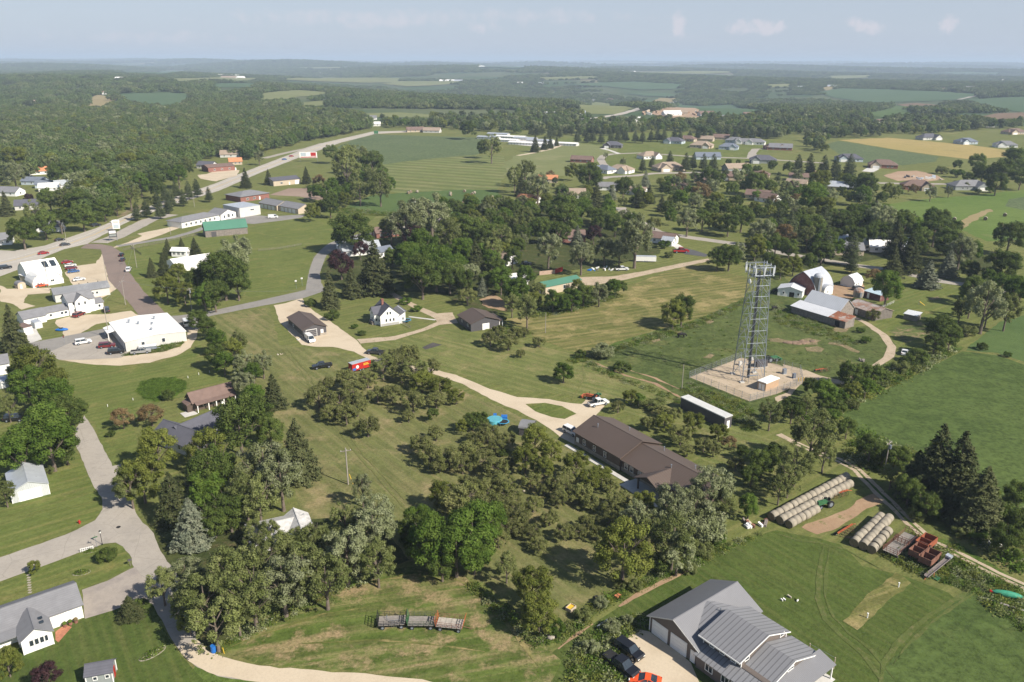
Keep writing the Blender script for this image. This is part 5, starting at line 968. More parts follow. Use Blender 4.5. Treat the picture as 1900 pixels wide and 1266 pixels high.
m = MB().box(-1.1, -.4, 4.6, 5.3, 4.5, 7.9).box(-1.2, -.3, 4.5, 5.4, 7.9, 8.1); m.obj('chimney', w_brick, e); box1('foundation', w_blk, e, -3.36, 3.36, -.06, 1.5, -.2, .9)
box1('side_porch', woodg, e, -5.4, -4.65, 3, 6.4, 0, 1.1)
# ---- left town block
def white_hall():
    e = bld('commercial_building', 'large low building with flat bright white roof beside the car park', 'building', (234, 652), (348, 634), 23.5, 3.2, .7, 'gable', w_lg, r_wh, 'y', ov=.2, ops=[D_('l', 3, 1, 2.1), W_('l', 8, 1), W_('l', 14, 1), W_('l', 18, 1), W_('f', 5, 1.1), W_('f', 11, 1.1)])
    for x, y in ((-2, 14), (1.5, 11), (-4, 18), (3.5, 17), (0, 5)): MB().tube((x, y, 3.5), (x, y, 4.6), .2, .2, 8).box(x-.35, x+.35, y-.35, y+.35, 4.5, 4.75).obj('roof_vent', steel, e)
    MB().sheet([(0, 2.4), (4, 3.1)], -0, 0.01, .1) if False else None
    m = MB().sheet([(-11.5, 2.5), (-8.7, 3.1)], 14, 21, .12, 'y'); m.obj('canopy', r_wh, e)
    for y in (14.3, 20.7): box1('post', white, e, -11.3, -11.1, y-.1, y+.1, 0, 2.5)
    return e
e = white_hall(); e.rotation_euler.z = R(36)
e = bld('long_shed', 'long pale shed with streaked grey metal roof behind the white house', 'building', (104, 562), (205, 547), 8.2, 3.1, 1.4, 'gable', w_lg, PM('streaked_grey_roof', (.27, .275, .285), .6, .15, .15, .2, (0, .6, .15), c2=(.5, .5, .5)), 'x', ov=.4, ops=[W_('f', 12.5, 1.2, .7, .8), W_('f', 14, 1.2, .7, .8), G_('l', 4, 2.6, 2.5)])
for x in (-5.5, 0, 3, 6.5): MB().tube((x, 5.6, 3.8), (x, 5.6, 4.7), .14, .14, 7).obj('roof_vent', dark, e)
e = bld('house', 'white two-storey house with grey gables and a long low wing by the gravel lot', 'house', (131, 586), (190, 574), 6.6, 4.9, 2.2, 'gable', w_wh, r_sh, 'x', ov=.35, L=8.5, trim=white, ops=[W_('f', 1.6, 3.6, .6, .9), W_('f', 6, 3.6, .6, .9), W_('f', 1.8, 1.1, .7, 1), W_('f', 6., 1.1, .7, 1), W_('f', 3.8, 5.6, .5, .5)],
    wings=[(-2.4, 2.2, -1.0, 3, 4.9, 2.0, 'gable', 'y', {'ops': [W_('f', 1.2, 3.4, .6, 1), W_('f', 3.2, 3.4, .6, 1), D_('f', 2.2)]}), (4.3, 7.2, .4, 5.4, 2.6, 1.1, 'gable', 'x', {'ops': [W_('f', 1.5, 1, .7, .9)]}), (-12.2, -4.3, .6, 5.6, 2.5, 1.3, 'gable', 'x', {'ops': [W_('f', 2, 1, .7, .8), W_('f', 5.6, 1, .8, .8), W_('f', 6.8, 1, .8, .8)]}), (-19.2, -12.3, -1.5, 5.6, 2.5, 1.7, 'gable', 'x', {'ops': [W_('f', 3.4, 1, .5, .8), W_('f', 4.2, 1, .5, .8), G_('l', 3.5, 2.8, 2.1)]})])
e = bld('utility_trailer', 'small brown-topped white utility trailer on the concrete pad', 'trailer', (46, 622), (62, 618), 5.5, 2.3, .1, 'flat', w_wh, r_shb, 'y', ov=.02, ops=[D_('f', 1., .8, 1.7)])  # a utility trailer, not a dwelling
e = bld('storage_box', 'small grey enclosed storage box near the blue boat', 'trailer', (66, 611), (80, 608), 3.6, 1.9, .3, 'arch', w_stg, r_stg, 'y', ov=.05, ops=[D_('f', 1.3, .8, 1.6)])
# domed white building with solar collectors
e = bld('domed_building', 'white rounded domed building with black solar collectors on its roof', 'building', (62, 535), (119, 525), 9., 1.6, 4.4, 'gothic', w_wh, r_wh, 'y', ov=.15, ops=[W_('f', 7.2, 1.4, 1.2, .8), W_('f', 2., 1.1, .5, .5), W_('f', 3., 1.1, .5, .5), W_('f', 4., 1.1, .5, .5)],
    wings=[(-4.5, 8., 9.02, 21, 1.8, 5.2, 'gothic', 'x', {})])
for x in (2.3, 5.2): MB().sheet([(10.6, 4.95), (12, 6.1), (13.5, 6.87)], x, x+2, .08, 'x').obj('solar_collector', glass, e)
e = bld('round_hut', 'small tan round-topped hut beside the domed building', 'shed', (34, 537), (49, 534), 3., 1.3, 1.3, 'arch', tanw, r_sh, 'y', ov=.1, ops=[D_('f', 1.2, .7, 1.6)])
e = bld('shed', 'small white-roofed tan shed touching the domed building', 'shed', (50, 524), (62, 521), 4, 2.2, .5, 'shed', tanw, r_wh, 'x', ov=.2, ops=[W_('f', 1.2, 1, .5, .5)])
e = bld('barn', 'green-roofed weathered barn with dark green gable end', 'barn', (382, 441), (460, 434), 9, 3.6, 3.4, 'gable', woodg, r_grn, 'x', ov=.3, ops=[('door', 'f', 4, 0, 2.4, 2.6, {'pm': w_dkg})]); MB().prof([(0.0, 0), (9, 0), (9, 3.6), (4.5, 6.9), (0, 3.6)], -e.children[0].dimensions.x/2-.1, -e.children[0].dimensions.x/2-.01, 'x').obj('gable_cladding', PM('dark_green_cladding', (.06, .12, .10), .8), e)
e = bld('outbuilding', 'long bright white metal roof showing among the street trees', 'building', (327, 506), (400, 494), 10, 3.2, 1.6, 'gable', w_wh, r_wh, 'x', ov=.2, ops=[W_('f', 3, 1.)])
e = bld('office_building', 'low white office with grey hipped metal roof and gabled end wing', 'building', (338, 424), (408, 409), 11, 3.1, 1.9, 'hip', w_wh, r_sh, 'x', ov=.5, ops=[W_('f', 3+i*3.2, .9, 1.3, 1.3) for i in range(7)]+[D_('f', 14, 1.6, 2.2)])
wing(e, 13., 24, -1, 9, 3.2, 2.1, 'gable', 'y', w_wh, r_sh, .4, [W_('f', 2.5, .9, 1., 1.5), W_('f', 5.5, .9, 1.6, 2.), W_('f', 8.5, .9, 1., 1.5)], False)
e = bld('warehouse', 'flat-roofed pale warehouse block behind the office', 'building', (446, 404), (484, 398), 17, 5.2, .3, 'flat', w_lg, r_stg, 'y', ov=.1, ops=[W_('f', 8, 3.2, 2.2, .7), D_('f', 2), G_('l', 8, 3.4, 3.2)])
for A_, B_, lab in (((478, 386), (517, 391), 'nearer-left block of tan garages with grey metal roof'), ((520, 391), (552, 398), 'end block of tan garages with four white doors')):
    e = bld('garage_block', lab, 'building', A_, B_, 11, 3.0, 2.1, 'gable', tanw, r_sh, 'x', ov=.3, ops=[G_('f', 3+i*3.6, 2.5, 2.3) for i in range(4)]); e.rotation_euler.z = R(-38)
e = bld('restaurant', 'reddish brick diner with grey hipped roof behind the warehouse', 'building', (447, 376), (500, 368), 16, 3.4, 2.3, 'hip', w_brick, r_sh, 'x', ov=.6, ops=[W_('f', 5, 1, 1.6), W_('f', 10, 1, 1.6), D_('f', 14)])
e = bld('shop_building', 'tan building with dark solar roof beside the tall lone pines', 'building', (508, 346), (558, 341), 14, 3.6, 1.6, 'gable', tanw, r_shd, 'x', ov=.3, ops=[W_('f', 6, 1.2, 1.6), D_('f', 12), G_('f', 18, 3, 2.8)])
e = bld('brick_building', 'long low red brick building beyond the highway', 'building', (387, 320), (436, 316), 15, 3.6, 1.5, 'gable', w_brick, r_shb, 'x', ov=.4, ops=[W_('f', 5, 1.1, 1.3), W_('f', 11, 1.1, 1.3), W_('f', 17, 1.1, 1.3), D_('f', 22)])
# ---- tan building with green roof
e = bld('shed_building', 'green-roofed tan metal shed behind a hedge of bushes', 'building', (1012, 548), (1078, 534), 6.4, 3.2, 1.2, 'gable', tanw, r_grn, 'x', ov=.25, ops=[W_('f', 1.2, 1.8, .4, .4), W_('f', 2., 1.8, .4, .4), W_('f', 9.4, 1.2, 1., 1.4), ('door', 'l', 3, 0, 1, 2, {})])
# ---- farmstead
e = bld('barn', 'long low barn with silver roof and rusted end section by the farm lane', 'barn', (1467, 580), (1565, 610), 8.4, 2.7, 3.2, 'gable', woodg, r_gal, 'x', ov=.4, ops=[('door', 'f', 13, 0, 2.2, 2.2, {'pm': dark}), ('door', 'f', 19, 0, 1.8, 2., {'pm': dark})], L=22)
e.children[0].name = 'wall'
a = [c for c in e.children if c.name.startswith('roof')][0]; bpy.data.objects.remove(a)
wallshape('gable', -11, -11.01, 0, 1, 1, 1, 'x') if False else None
[bpy.data.objects.remove(c) for c in list(e.children) if c.name.startswith('wall')]
MB().prof([(0, -.2), (5, -.2), (5, 3.7), (0, 2.5)], -11, 11, 'x').obj('wall', woodg, e); MB().prof([(5.01, -.2), (13, -.2), (13, 3.6), (9, 7.2), (5.01, 3.7)], -9.5, 5, 'x').obj('wall', woodg, e)
MB().sheet([(-.4, 2.5), (5., 3.75)], -11.3, 4.5, .1, 'x').obj('roof', r_gal, e); MB().sheet([(-.4, 2.52), (4.6, 3.75)], 4.5, 11.4, .1, 'x').obj('roof', r_galr, e); MB().sheet([(4.9, 3.8), (9, 7.3), (13.3, 3.6)], -9.8, 5.3, .1, 'x').obj('roof', r_gal, e)
e = bld('shed', 'weathered shed with rust-streaked roof across from the silver-roofed barn', 'barn', (1572, 578), (1612, 592), 8.5, 2.6, 1.5, 'gable', woodg, r_gals, 'x', ov=.3, ops=[('door', 'f', 4, 0, 1.2, 1.9, {'pm': white})], L=12)
e = bld('barn', 'old red gothic-arched barn with pale metal roof behind the silo', 'barn', (1467, 549), (1508, 541), 12.5, 1.4, 6.9, 'gothic', w_red, r_galb, 'y', L=11.8, ov=.3, ops=[('door', 'f', 6, 0, 2, 2.4, {'pm': dark})]); e.rotation_euler.z = R(-50)
e = bld('milk_house', 'low white barn annex with grey roof and dark doorway left of the silo', 'barn', (1447, 546), (1478, 555), 7, 2.7, 1.2, 'gable', w_wh, r_gal, 'y', ov=.3, ops=[('door', 'f', 5.2, 0, 1.8, 1.9, {'pm': dark}), W_('f', 2.2, 1, .6, .8), W_('f', 7.6, 1, .6, .8)], L=9); e.rotation_euler.z = R(-28)
def silo(px, py, h, r, lab, roofm):
    x, y = at(px, py); e = empty('silo', x, y); tag(e, lab, 'silo')
    m = MB().tube((0, 0, -.2), (0, 0, h), r, r, 20)
    for i in range(int(h/.75)): m.tube((0, 0, .3+i*.75), (0, 0, .36+i*.75), r+.04, r+.04, 20)
    m.obj('cylinder_wall', PM('concrete_stave', (.27, .245, .21), .9, .15, .8, stripe=(0, .5, .3)), e); MB().sph((0, 0, h), r*1.02, r*1.02, r*.8, 16, 8).obj('dome', roofm, e); MB().box(-.3, .3, -r-.35, -r, .5, h).obj('ladder_chute', steel, e); return e
silo(1514, 549, 7.6, 1.7, 'grey concrete silo with metal dome before the red gothic barn', r_galb)
silo(1592, 551, 2.2, 1.9, 'short squat round bin beside the rust-streaked shed', r_gals)
e = bld('barn', 'small white arched barn with silver roof right behind the silo', 'barn', (1528, 549), (1545, 546), 5.5, 1.9, 1.9, 'arch', w_wh, r_galb, 'y', ov=.1, ops=[W_('f', 2, 1, .5, .6)]); e.rotation_euler.z = R(30)
e = bld('barn', 'little white gambrel barn with bright metal roof behind the farmyard', 'barn', (1563, 534), (1580, 530), 6.5, 2., 2.6, 'gambrel', w_wh, r_gal, 'y', ov=.2, ops=[W_('r', 1.5, 1, .5, .6), W_('r', 3.2, 1, .5, .6), D_('f', 2.8, .8, 1.8)]); e.rotation_euler.z = R(-50)
e = bld('shed', 'red shed with pale blue roof under a green tree', 'shed', (1602, 551), (1632, 560), 5, 2.4, .6, 'shed', w_red, PM('pale_blue_roof', (.45, .56, .62), .5, .1), 'x', ov=.2, ops=[D_('f', 2)])
e = bld('field_shed', 'small grey field shed with pale metal roof alone on grass', 'shed', (1676, 592), (1700, 597), 4.2, 1.9, .4, 'shed', woodg, r_gal, 'x', ov=.25, ops=[D_('f', 1.4, .9, 1.6, pm=woodg)])
# ---- container
e = bld('storage_container', 'long dark storage container with pale flat roof and white end door', 'container', (1262, 758), (1343, 797), 2.6, 3.0, .15, 'flat', w_dkg, PM('pale_trailer_roof', (.55, .55, .53), .6, .1), 'x', ov=.1, ops=[('door', 'r', 1.3, 0, 1., 2., {})])
# ---- tower shelter
e = bld('equipment_shelter', 'tan equipment shelter with white roof inside the tower compound', 'shed', (1420, 727), (1444, 717), 2.6, 2.3, .2, 'flat', PM('tan_panel', (.42, .29, .19), .8, .1), r_wh, 'x', ov=.15, ops=[D_('l', .8, .8, 1.9), D_('l', 1.8, .8, 1.9)])
# ---- outbuildings: playhouse, half-hidden white house, others
e = bld('playhouse', 'small grey-roofed hut between the pool and the long brown building', 'shed', (963, 808), (985, 811), 4.2, 1.9, .9, 'arch', w_dkg, r_sh, 'x', ov=.2, ops=[D_('l', 2, .8, 1.5)])
e = bld('house', 'pale-roofed house almost hidden in the silvery tree clump', 'house', (470, 1030), (572, 1006), 6.8, 2.4, 1.3, 'gable', w_wh, PM('pale_mottled_roof', (.50, .49, .47), .8, .25, 1.2), 'x', ov=.4, ops=[W_('f', 4, 1)], wings=[(1.5, 6, -1., 6, 2.5, 1.5, 'gable', 'y', {})])
e = bld('house', 'white house with grey porch roof at the left edge behind bushes', 'house', (-20, 700), (20, 693), 7, 3.2, 1.6, 'gable', w_wh, r_sh, 'x', ov=.3, ops=[W_('f', 5, 1.1), W_('r', 3, 1)])
e = bld('chicken_coop', 'small grey wire coop below the left-edge white house', 'shed', (0, 722), (17, 719), 3, 2, .5, 'shed', w_grey, r_stg, 'x', ov=.1, ops=[D_('f', 1)])
# ---- scattered houses -------------------------------------------------------
HR = {'dg': (r_shd, 'dark grey'), 'gr': (r_sh, 'grey'), 'br': (r_shb, 'brown'), 'tn': (r_tan, 'tan'), 'or': (r_or, 'orange'), 'bl': (r_blu, 'blue-grey'), 'wh': (r_wh, 'white'), 'lt': (r_stg, 'pale metal'), 'rd': (w_brick, 'red')}
HWm = {'w': (w_wh, 'white'), 't': (tanw, 'tan'), 'g': (w_grey, 'grey-green'), 'b': (w_brick, 'brick'), 'k': (w_dkg, 'charcoal'), 'l': (w_lg, 'pale'), 'e': (w_bl, 'pale blue')}
hrng = random.Random(5)
def house(px, py, L, Wd, ang, rc, wc, st=0, hw=2.8):
    if st != 9 and L < 40: L *= .86; Wd *= .92; ang += hrng.uniform(-14, 14)
    x, y = at(px, py); far = y > 1300; rm, rn = HR[rc]; wm, wnm = HWm[wc]
    e = empty('house' if st != 9 else 'storage_shed', x, y, R(ang), float(hgt(x, y))+(1.0 if far else 0)); ext = (-L/2, L/2, -Wd/2, Wd/2)
    rt = {0: 'hip', 1: 'gable', 2: 'hip', 3: 'gable', 9: 'gable'}[st]; hr = Wd*.31 if rt == 'hip' else Wd*.29
    if st == 9: hr = Wd*.1
    wallshape(rt, *ext, hw, hr, 'x').obj('wall', wm, e); roofshape(rt, *ext, hw, hr, 'x', .5).obj('roof', rm, e)
    if st in (0, 2, 3):
        gx = L*(.24 if hrng.random() < .5 else -.26); w2 = L*.36; y0 = -Wd/2-Wd*.32
        wallshape('gable', gx-w2/2, gx+w2/2, y0, 0, hw, hr*.8, 'y').obj('wing_wall', wm if wc != 'b' else tanw, e); roofshape('gable', gx-w2/2, gx+w2/2, y0, 0, hw+.01, hr*.8, 'y', .4).obj('wing_roof', rm, e)
        opening(e, 'garage_door', 'f', w2/2, 0, w2*.62, 2.2, (gx-w2/2, gx+w2/2, y0, 0))
        ux = L/2-gx*.9
        for u in (ux-1.6, ux+1.6): opening(e, 'window', 'f', u, .9, 1.4, 1.2, ext, two=False)
    elif st == 1:
        for u in (L*.2, L*.5, L*.8): opening(e, 'window', 'f', u, 1., 1.1, 1.1, ext, two=False)
    else:
        for i in range(int(L/3.5)): opening(e, 'garage_door', 'f', 1.8+i*3.5, 0, 2.5, 2.2, ext)
    if st != 9: opening(e, 'window', 'r', Wd*.5, 1., 1.2, 1.2, ext, two=False); opening(e, 'window', 'l', Wd*.5, 1., 1.2, 1.2, ext, two=False)
    if st == 9: tag(e, None, 'storage building', 'white storage sheds'); autolabel(e, 'long low white storage shed', px, py, 'the white storage sheds')
    else: tag(e, None, 'house', 'houses of the town and farms'); autolabel(e, '%s%s house with %s roof' % ('small far ' if py < 235 else '', wnm, rn), px, py)
    return e
HS = '''1251,266,24,13,-35,dg,e,0 1275,262,22,12,-40,br,t,0 1308,262,22,12,-30,tn,t,1 1337,259,22,12,-30,br,t,1 1364,265,22,12,-25,gr,e,0 1379,267,18,11,-35,gr,w,3 1302,274,26,14,-35,tn,t,0 1352,277,22,12,-20,bl,e,0 1401,268,24,12,-25,gr,w,0 1436,277,22,12,20,br,b,0 1137,274,22,13,-10,dg,k,0
1204,294,22,13,15,tn,w,2 1312,295,26,12,-8,bl,e,1 1415,302,26,14,-5,dg,g,0 1080,301,22,10,-10,br,b,1 1122,320,20,11,-40,bl,w,0 1152,320,22,12,-25,tn,w,0 1240,316,28,14,0,tn,t,0 1366,317,24,12,20,tn,g,1 1356,333,22,12,-25,br,t,0 1311,339,20,12,-25,br,t,1 1061,366,20,11,10,tn,w,1
1017,338,16,9,-20,or,t,1 981,376,15,9,-30,or,w,1 1128,352,16,9,-25,gr,w,1 1257,350,16,9,-15,br,b,1 1407,368,18,10,-20,br,t,1 1180,360,16,8,-20,tn,w,1 1408,330,18,10,-10,br,t,0
1448,278,26,13,-8,gr,b,1 1574,299,26,13,-5,dg,e,0 1637,311,26,14,-5,br,b,0 1701,351,24,13,-10,br,b,0 1795,351,28,13,-8,gr,g,0 1481,334,16,9,-10,br,w,1 1478,346,16,9,-30,tn,t,1 1496,360,18,10,5,br,b,1 1558,352,20,11,-10,lt,t,1 1722,259,28,14,0,dg,l,0 1791,267,24,13,0,bl,e,0 1864,273,24,13,0,gr,w,0 1880,249,30,14,15,br,t,0
1424,374,16,10,-35,br,w,1 1829,236,22,12,0,gr,w,1 1635,229,20,11,20,br,w,1 1693,235,20,11,0,br,t,1 1556,224,20,11,10,br,w,1 1602,197,16,9,0,br,w,1 1460,197,22,12,0,gr,w,1 1515,196,20,11,0,br,w,1 1800,165,30,14,0,gr,w,1 1870,151,60,14,0,wh,w,1 1824,173,24,13,0,rd,w,1 1784,169,24,13,0,gr,w,1 1746,168,26,13,0,br,w,1 1543,162,34,14,0,lt,w,1 1486,164,28,12,0,lt,w,1 1648,151,20,10,0,wh,w,1 1652,138,22,12,0,wh,w,1
1132,188,34,16,-10,br,w,0 1098,189,26,13,0,gr,w,1 1354,194,46,14,5,tn,w,1 1390,217,24,13,10,br,t,1 1023,217,50,16,-5,wh,w,1 1047,217,56,16,-5,wh,w,1 1073,215,26,14,0,lt,w,1 1246,215,34,16,0,wh,w,1 1262,213,26,14,0,tn,t,1 1310,216,30,16,0,br,l,1 1173,226,36,14,10,wh,w,1 1160,231,40,14,0,wh,w,1 1418,200,30,14,20,wh,w,1 1345,222,28,14,0,gr,l,1 966,156,30,14,0,wh,w,1 1004,156,26,12,0,lt,w,1
1162,137,60,20,0,wh,w,1 1150,134,50,18,0,lt,w,1 1172,135,45,18,0,wh,w,1 1140,131,45,18,0,wh,w,1 1128,127,60,18,0,wh,w,1 1098,134,60,18,0,tn,l,1 1003,127,50,18,0,wh,w,1 687,222,22,11,15,gr,w,1 694,234,20,10,0,wh,w,1 770,245,24,12,0,br,t,1 802,246,24,12,0,tn,l,1 600,138,50,18,0,wh,w,1 614,131,50,16,0,wh,w,1 541,135,40,16,0,wh,w,1 684,120,70,20,0,wh,l,1 320,129,110,20,0,wh,w,1 384,127,60,20,0,wh,w,1 365,127,45,18,0,wh,w,1 425,146,60,20,0,tn,l,1 445,146,40,18,0,wh,w,1 437,143,40,18,0,wh,w,1 413,142,40,18,0,wh,w,1 183,176,34,16,0,rd,l,1 411,196,20,12,0,wh,w,1 223,148,30,14,0,wh,w,1 878,125,60,18,0,wh,w,1 893,125,40,18,0,wh,w,1 830,152,70,20,0,wh,w,1 852,152,46,18,0,lt,w,1 70,193,24,12,0,tn,l,1
430,291,22,12,20,tn,l,1 437,305,12,10,20,or,t,1 331,302,24,14,20,tn,l,1 314,304,16,10,0,gr,w,1 272,296,18,10,0,tn,l,1 385,312,16,10,0,dg,l,1 73,323,16,10,20,or,w,1 66,342,18,9,10,bl,e,1 84,348,12,8,10,bl,e,1 118,349,12,10,30,lt,w,1 93,354,14,9,30,wh,w,1 17,362,20,10,-15,gr,w,1 55,387,16,10,10,dg,l,1 6,452,10,9,20,gr,w,1 95,428,14,8,0,gr,w,1
955,530,10,8,30,wh,w,1 848,512,5,5,20,wh,w,1 930,487,15,9,-30,tn,w,1 862,482,16,9,-20,tn,t,1 668,470,20,10,30,lt,w,1 650,462,14,8,20,lt,w,1 710,475,9,6,30,bl,w,1 715,438,14,8,20,br,b,1 1055,447,18,10,-10,br,b,1 1232,450,14,8,-30,br,w,1 1240,455,6,5,-30,lt,w,1 1605,460,44,11,-14,lt,w,1 1562,470,20,9,-14,gr,t,1 1640,466,16,9,-14,wh,w,1 336,475,8,4,0,wh,w,1'''
for tok in HS.split():
    v = tok.split(','); house(float(v[0]), float(v[1]), float(v[2]), float(v[3]), float(v[4]), v[5], v[6], int(v[7]))
for px, py, L_ in ((907, 258, 26), (948, 257, 36), (938, 263, 30), (975, 260, 26), (980, 269, 42), (1003, 264, 30), (1052, 270, 24), (925, 252, 26)): house(px, py, L_, 9, -24, 'lt' if px % 2 else 'wh', 'l', 9, 2.4)
# ================================================================ VEHICLES
CK = {'sedan': dict(L=4.6, H=1.42, W=1.8, low=[(-2.3, .35), (-2.25, .8), (-1.9, .95), (-1.2, .98), (1.0, .95), (2.1, .78), (2.3, .6), (2.28, .3)], cab=[(-1.75, .95, -1.0, 1.42), (1.05, .93, .25, 1.42)]),
 'suv': dict(L=4.8, H=1.75, W=1.9, low=[(-2.4, .4), (-2.38, 1.0), (-2.3, 1.08), (1.1, 1.08), (2.2, .98), (2.4, .8), (2.38, .35)], cab=[(-2.3, 1.07, -2.1, 1.74), (1.2, 1.06, .45, 1.74)]),
 'pickup': dict(L=5.7, H=1.85, W=1.95, low=[(-2.85, .5), (-2.85, 1.12), (-.55, 1.12), (-.55, 1.15), (1.4, 1.15), (2.6, 1.08), (2.85, .9), (2.83, .4)], cab=[(-.75, 1.14, -.6, 1.84), (1.5, 1.13, .7, 1.84)]),
 'van': dict(L=5.4, H=2.1, W=2.0, low=[(-2.7, .4), (-2.7, 1.25), (1.8, 1.25), (2.55, 1.1), (2.7, .85), (2.68, .35)], cab=[(-2.68, 1.24, -2.6, 2.08), (2.1, 1.23, 1.2, 2.08)]),
 'sports': dict(L=4.6, H=1.3, W=1.9, low=[(-2.3, .35), (-2.3, .85), (-1.8, .95), (-.8, .9), (.8, .86), (2.1, .72), (2.3, .55), (2.28, .28)], cab=[(-1.7, .92, -.75, 1.3), (.95, .88, .05, 1.3)])}
def paint(name, c, metal=.1): 
    if name in MATS: return MATS[name]
    m, nt = newmat(name); g = NT(nt); b = g.n('ShaderNodeBsdfPrincipled', {'Base Color': (*c, 1), 'Roughness': .28, 'Metallic': metal, 'Coat Weight': .6, 'Coat Roughness': .08}); o = g.n('ShaderNodeOutputMaterial'); nt.links.new(b.outputs[0], o.inputs[0]); MATS[name] = m; return m
PT = {'black': paint('black_car_paint', (.012, .012, .014)), 'white': paint('white_car_paint', (.75, .75, .74), 0), 'red': paint('red_car_paint', (.35, .015, .02)), 'maroon': paint('maroon_car_paint', (.16, .015, .02)), 'orange': paint('orange_car_paint', (.75, .09, .015), 0), 'silver': paint('silver_car_paint', (.38, .4, .42), .5), 'blue': paint('blue_car_paint', (.04, .12, .32)), 'dark': paint('dark_grey_car_paint', (.04, .042, .05))}
redl = PM('red_lens', (.4, .01, .01), .3); 
_wm = {}
def wheel_mesh(r):
    if r not in _wm: _wm[r] = MB().tube((0, -.13, 0), (0, .13, 0), r, r, 14).tube((0, -.15, 0), (0, .15, 0), r*.58, r*.55, 12, 1).mesh('wheel', [dark, steel])
    return _wm[r]
def add_wheels(e, spots, r):
    for x, y in spots:
        o = bpy.data.objects.new('wheel', wheel_mesh(r)); COL.objects.link(o); o.parent = e; o.location = (x, y, r)
_cm = {}
def car(kind, px, py, ang, col, label, cat='car', name='parked_car', s=1., group='cars and trucks'):
    x, y = at(px, py); e = empty(name, x, y, R(ang), .05); e.scale = (s, s, s); tag(e, label, cat, group); d = CK[kind]; w = d['W']/2
    if (kind, col) not in _cm:
        b = MB(); k0 = 0; b.prof(d['low']+[(2.0, .25), (-2.0, .25)] if False else d['low'], -w, w, 'y')
        b.xf(0, lambda p: (p[0], p[1]*(.9 if abs(p[0]) > d['L']*.46 else 1)*(.97 if p[2] > .9 else 1), p[2]))
        (x0, z0, x1, z1), (x3, z3, x2, z2) = d['cab']; k = w*.93; t = w*.78
        g = MB().add([(x0, -k, z0), (x3, -k, z3), (x3, k, z3), (x0, k, z0), (x1, -t, z1-.04), (x2, -t, z2-.04), (x2, t, z2-.04), (x1, t, z1-.04)], [(0, 1, 5, 4), (1, 2, 6, 5), (2, 3, 7, 6), (3, 0, 4, 7), (4, 5, 6, 7)])
        b.box(x1-.03, x2+.03, -t-.02, t+.02, z1-.05, z1+.02)
        for sx in (-1, 1):
            b.tube((x0, sx*k, z0-.02), (x1, sx*t, z1-.02), .045, .045, 5); b.tube((x3, sx*k, z3-.02), (x2, sx*t, z2-.02), .045, .045, 5)
            xm = (x1+x2)/2; b.tube((xm, sx*(k+.01), (z0+z3)/2), (xm, sx*(t+.01), z1-.02), .05, .05, 4); b.box(x3-.15, x3+.0, sx*(w-.02), sx*(w+.17), z3, z3+.13) if sx > 0 else b.box(x3-.15, x3, -w-.17, -w+.02, z3, z3+.13)
        mats = [PT[col], dark]
        if kind == 'pickup': b.box(-2.75, -.72, -w*.86, w*.86, 1.121, 1.13, 1)
        if kind == 'van':
            for sx in (-1, 1): b.box(-2.5, .6, sx*k-.03 if sx > 0 else -k-.005, sx*k+.005 if sx > 0 else -k+.03, 1.24, 2.05)
        lt = MB().box(d['L']/2-.12, d['L']/2+.01, w*.5, w*.86, .62, .78); lt2 = MB().box(d['L']/2-.12, d['L']/2+.01, -w*.86, -w*.5, .62, .78)
        tl = MB().box(-d['L']/2-.01, -d['L']/2+.1, w*.62, w*.88, .68, .9); tl2 = MB().box(-d['L']/2-.01, -d['L']/2+.1, -w*.88, -w*.62, .68, .9)
        _cm[kind, col] = [('body', b.mesh('body', mats)), ('windows', g.mesh('windows', glass)), ('headlight', lt.mesh('headlight', lampm)), ('headlight', lt2.mesh('headlight', lampm)), ('tail_light', tl.mesh('tail_light', redl)), ('tail_light', tl2.mesh('tail_light', redl))]
    for n, me in _cm[kind, col]: o = bpy.data.objects.new(n, me); COL.objects.link(o); o.parent = e
    wx = d['L']*.31; add_wheels(e, [(wx, w-.08), (wx, -w+.08), (-wx, w-.08), (-wx, -w+.08)], .36 if kind != 'pickup' else .4)
    return e
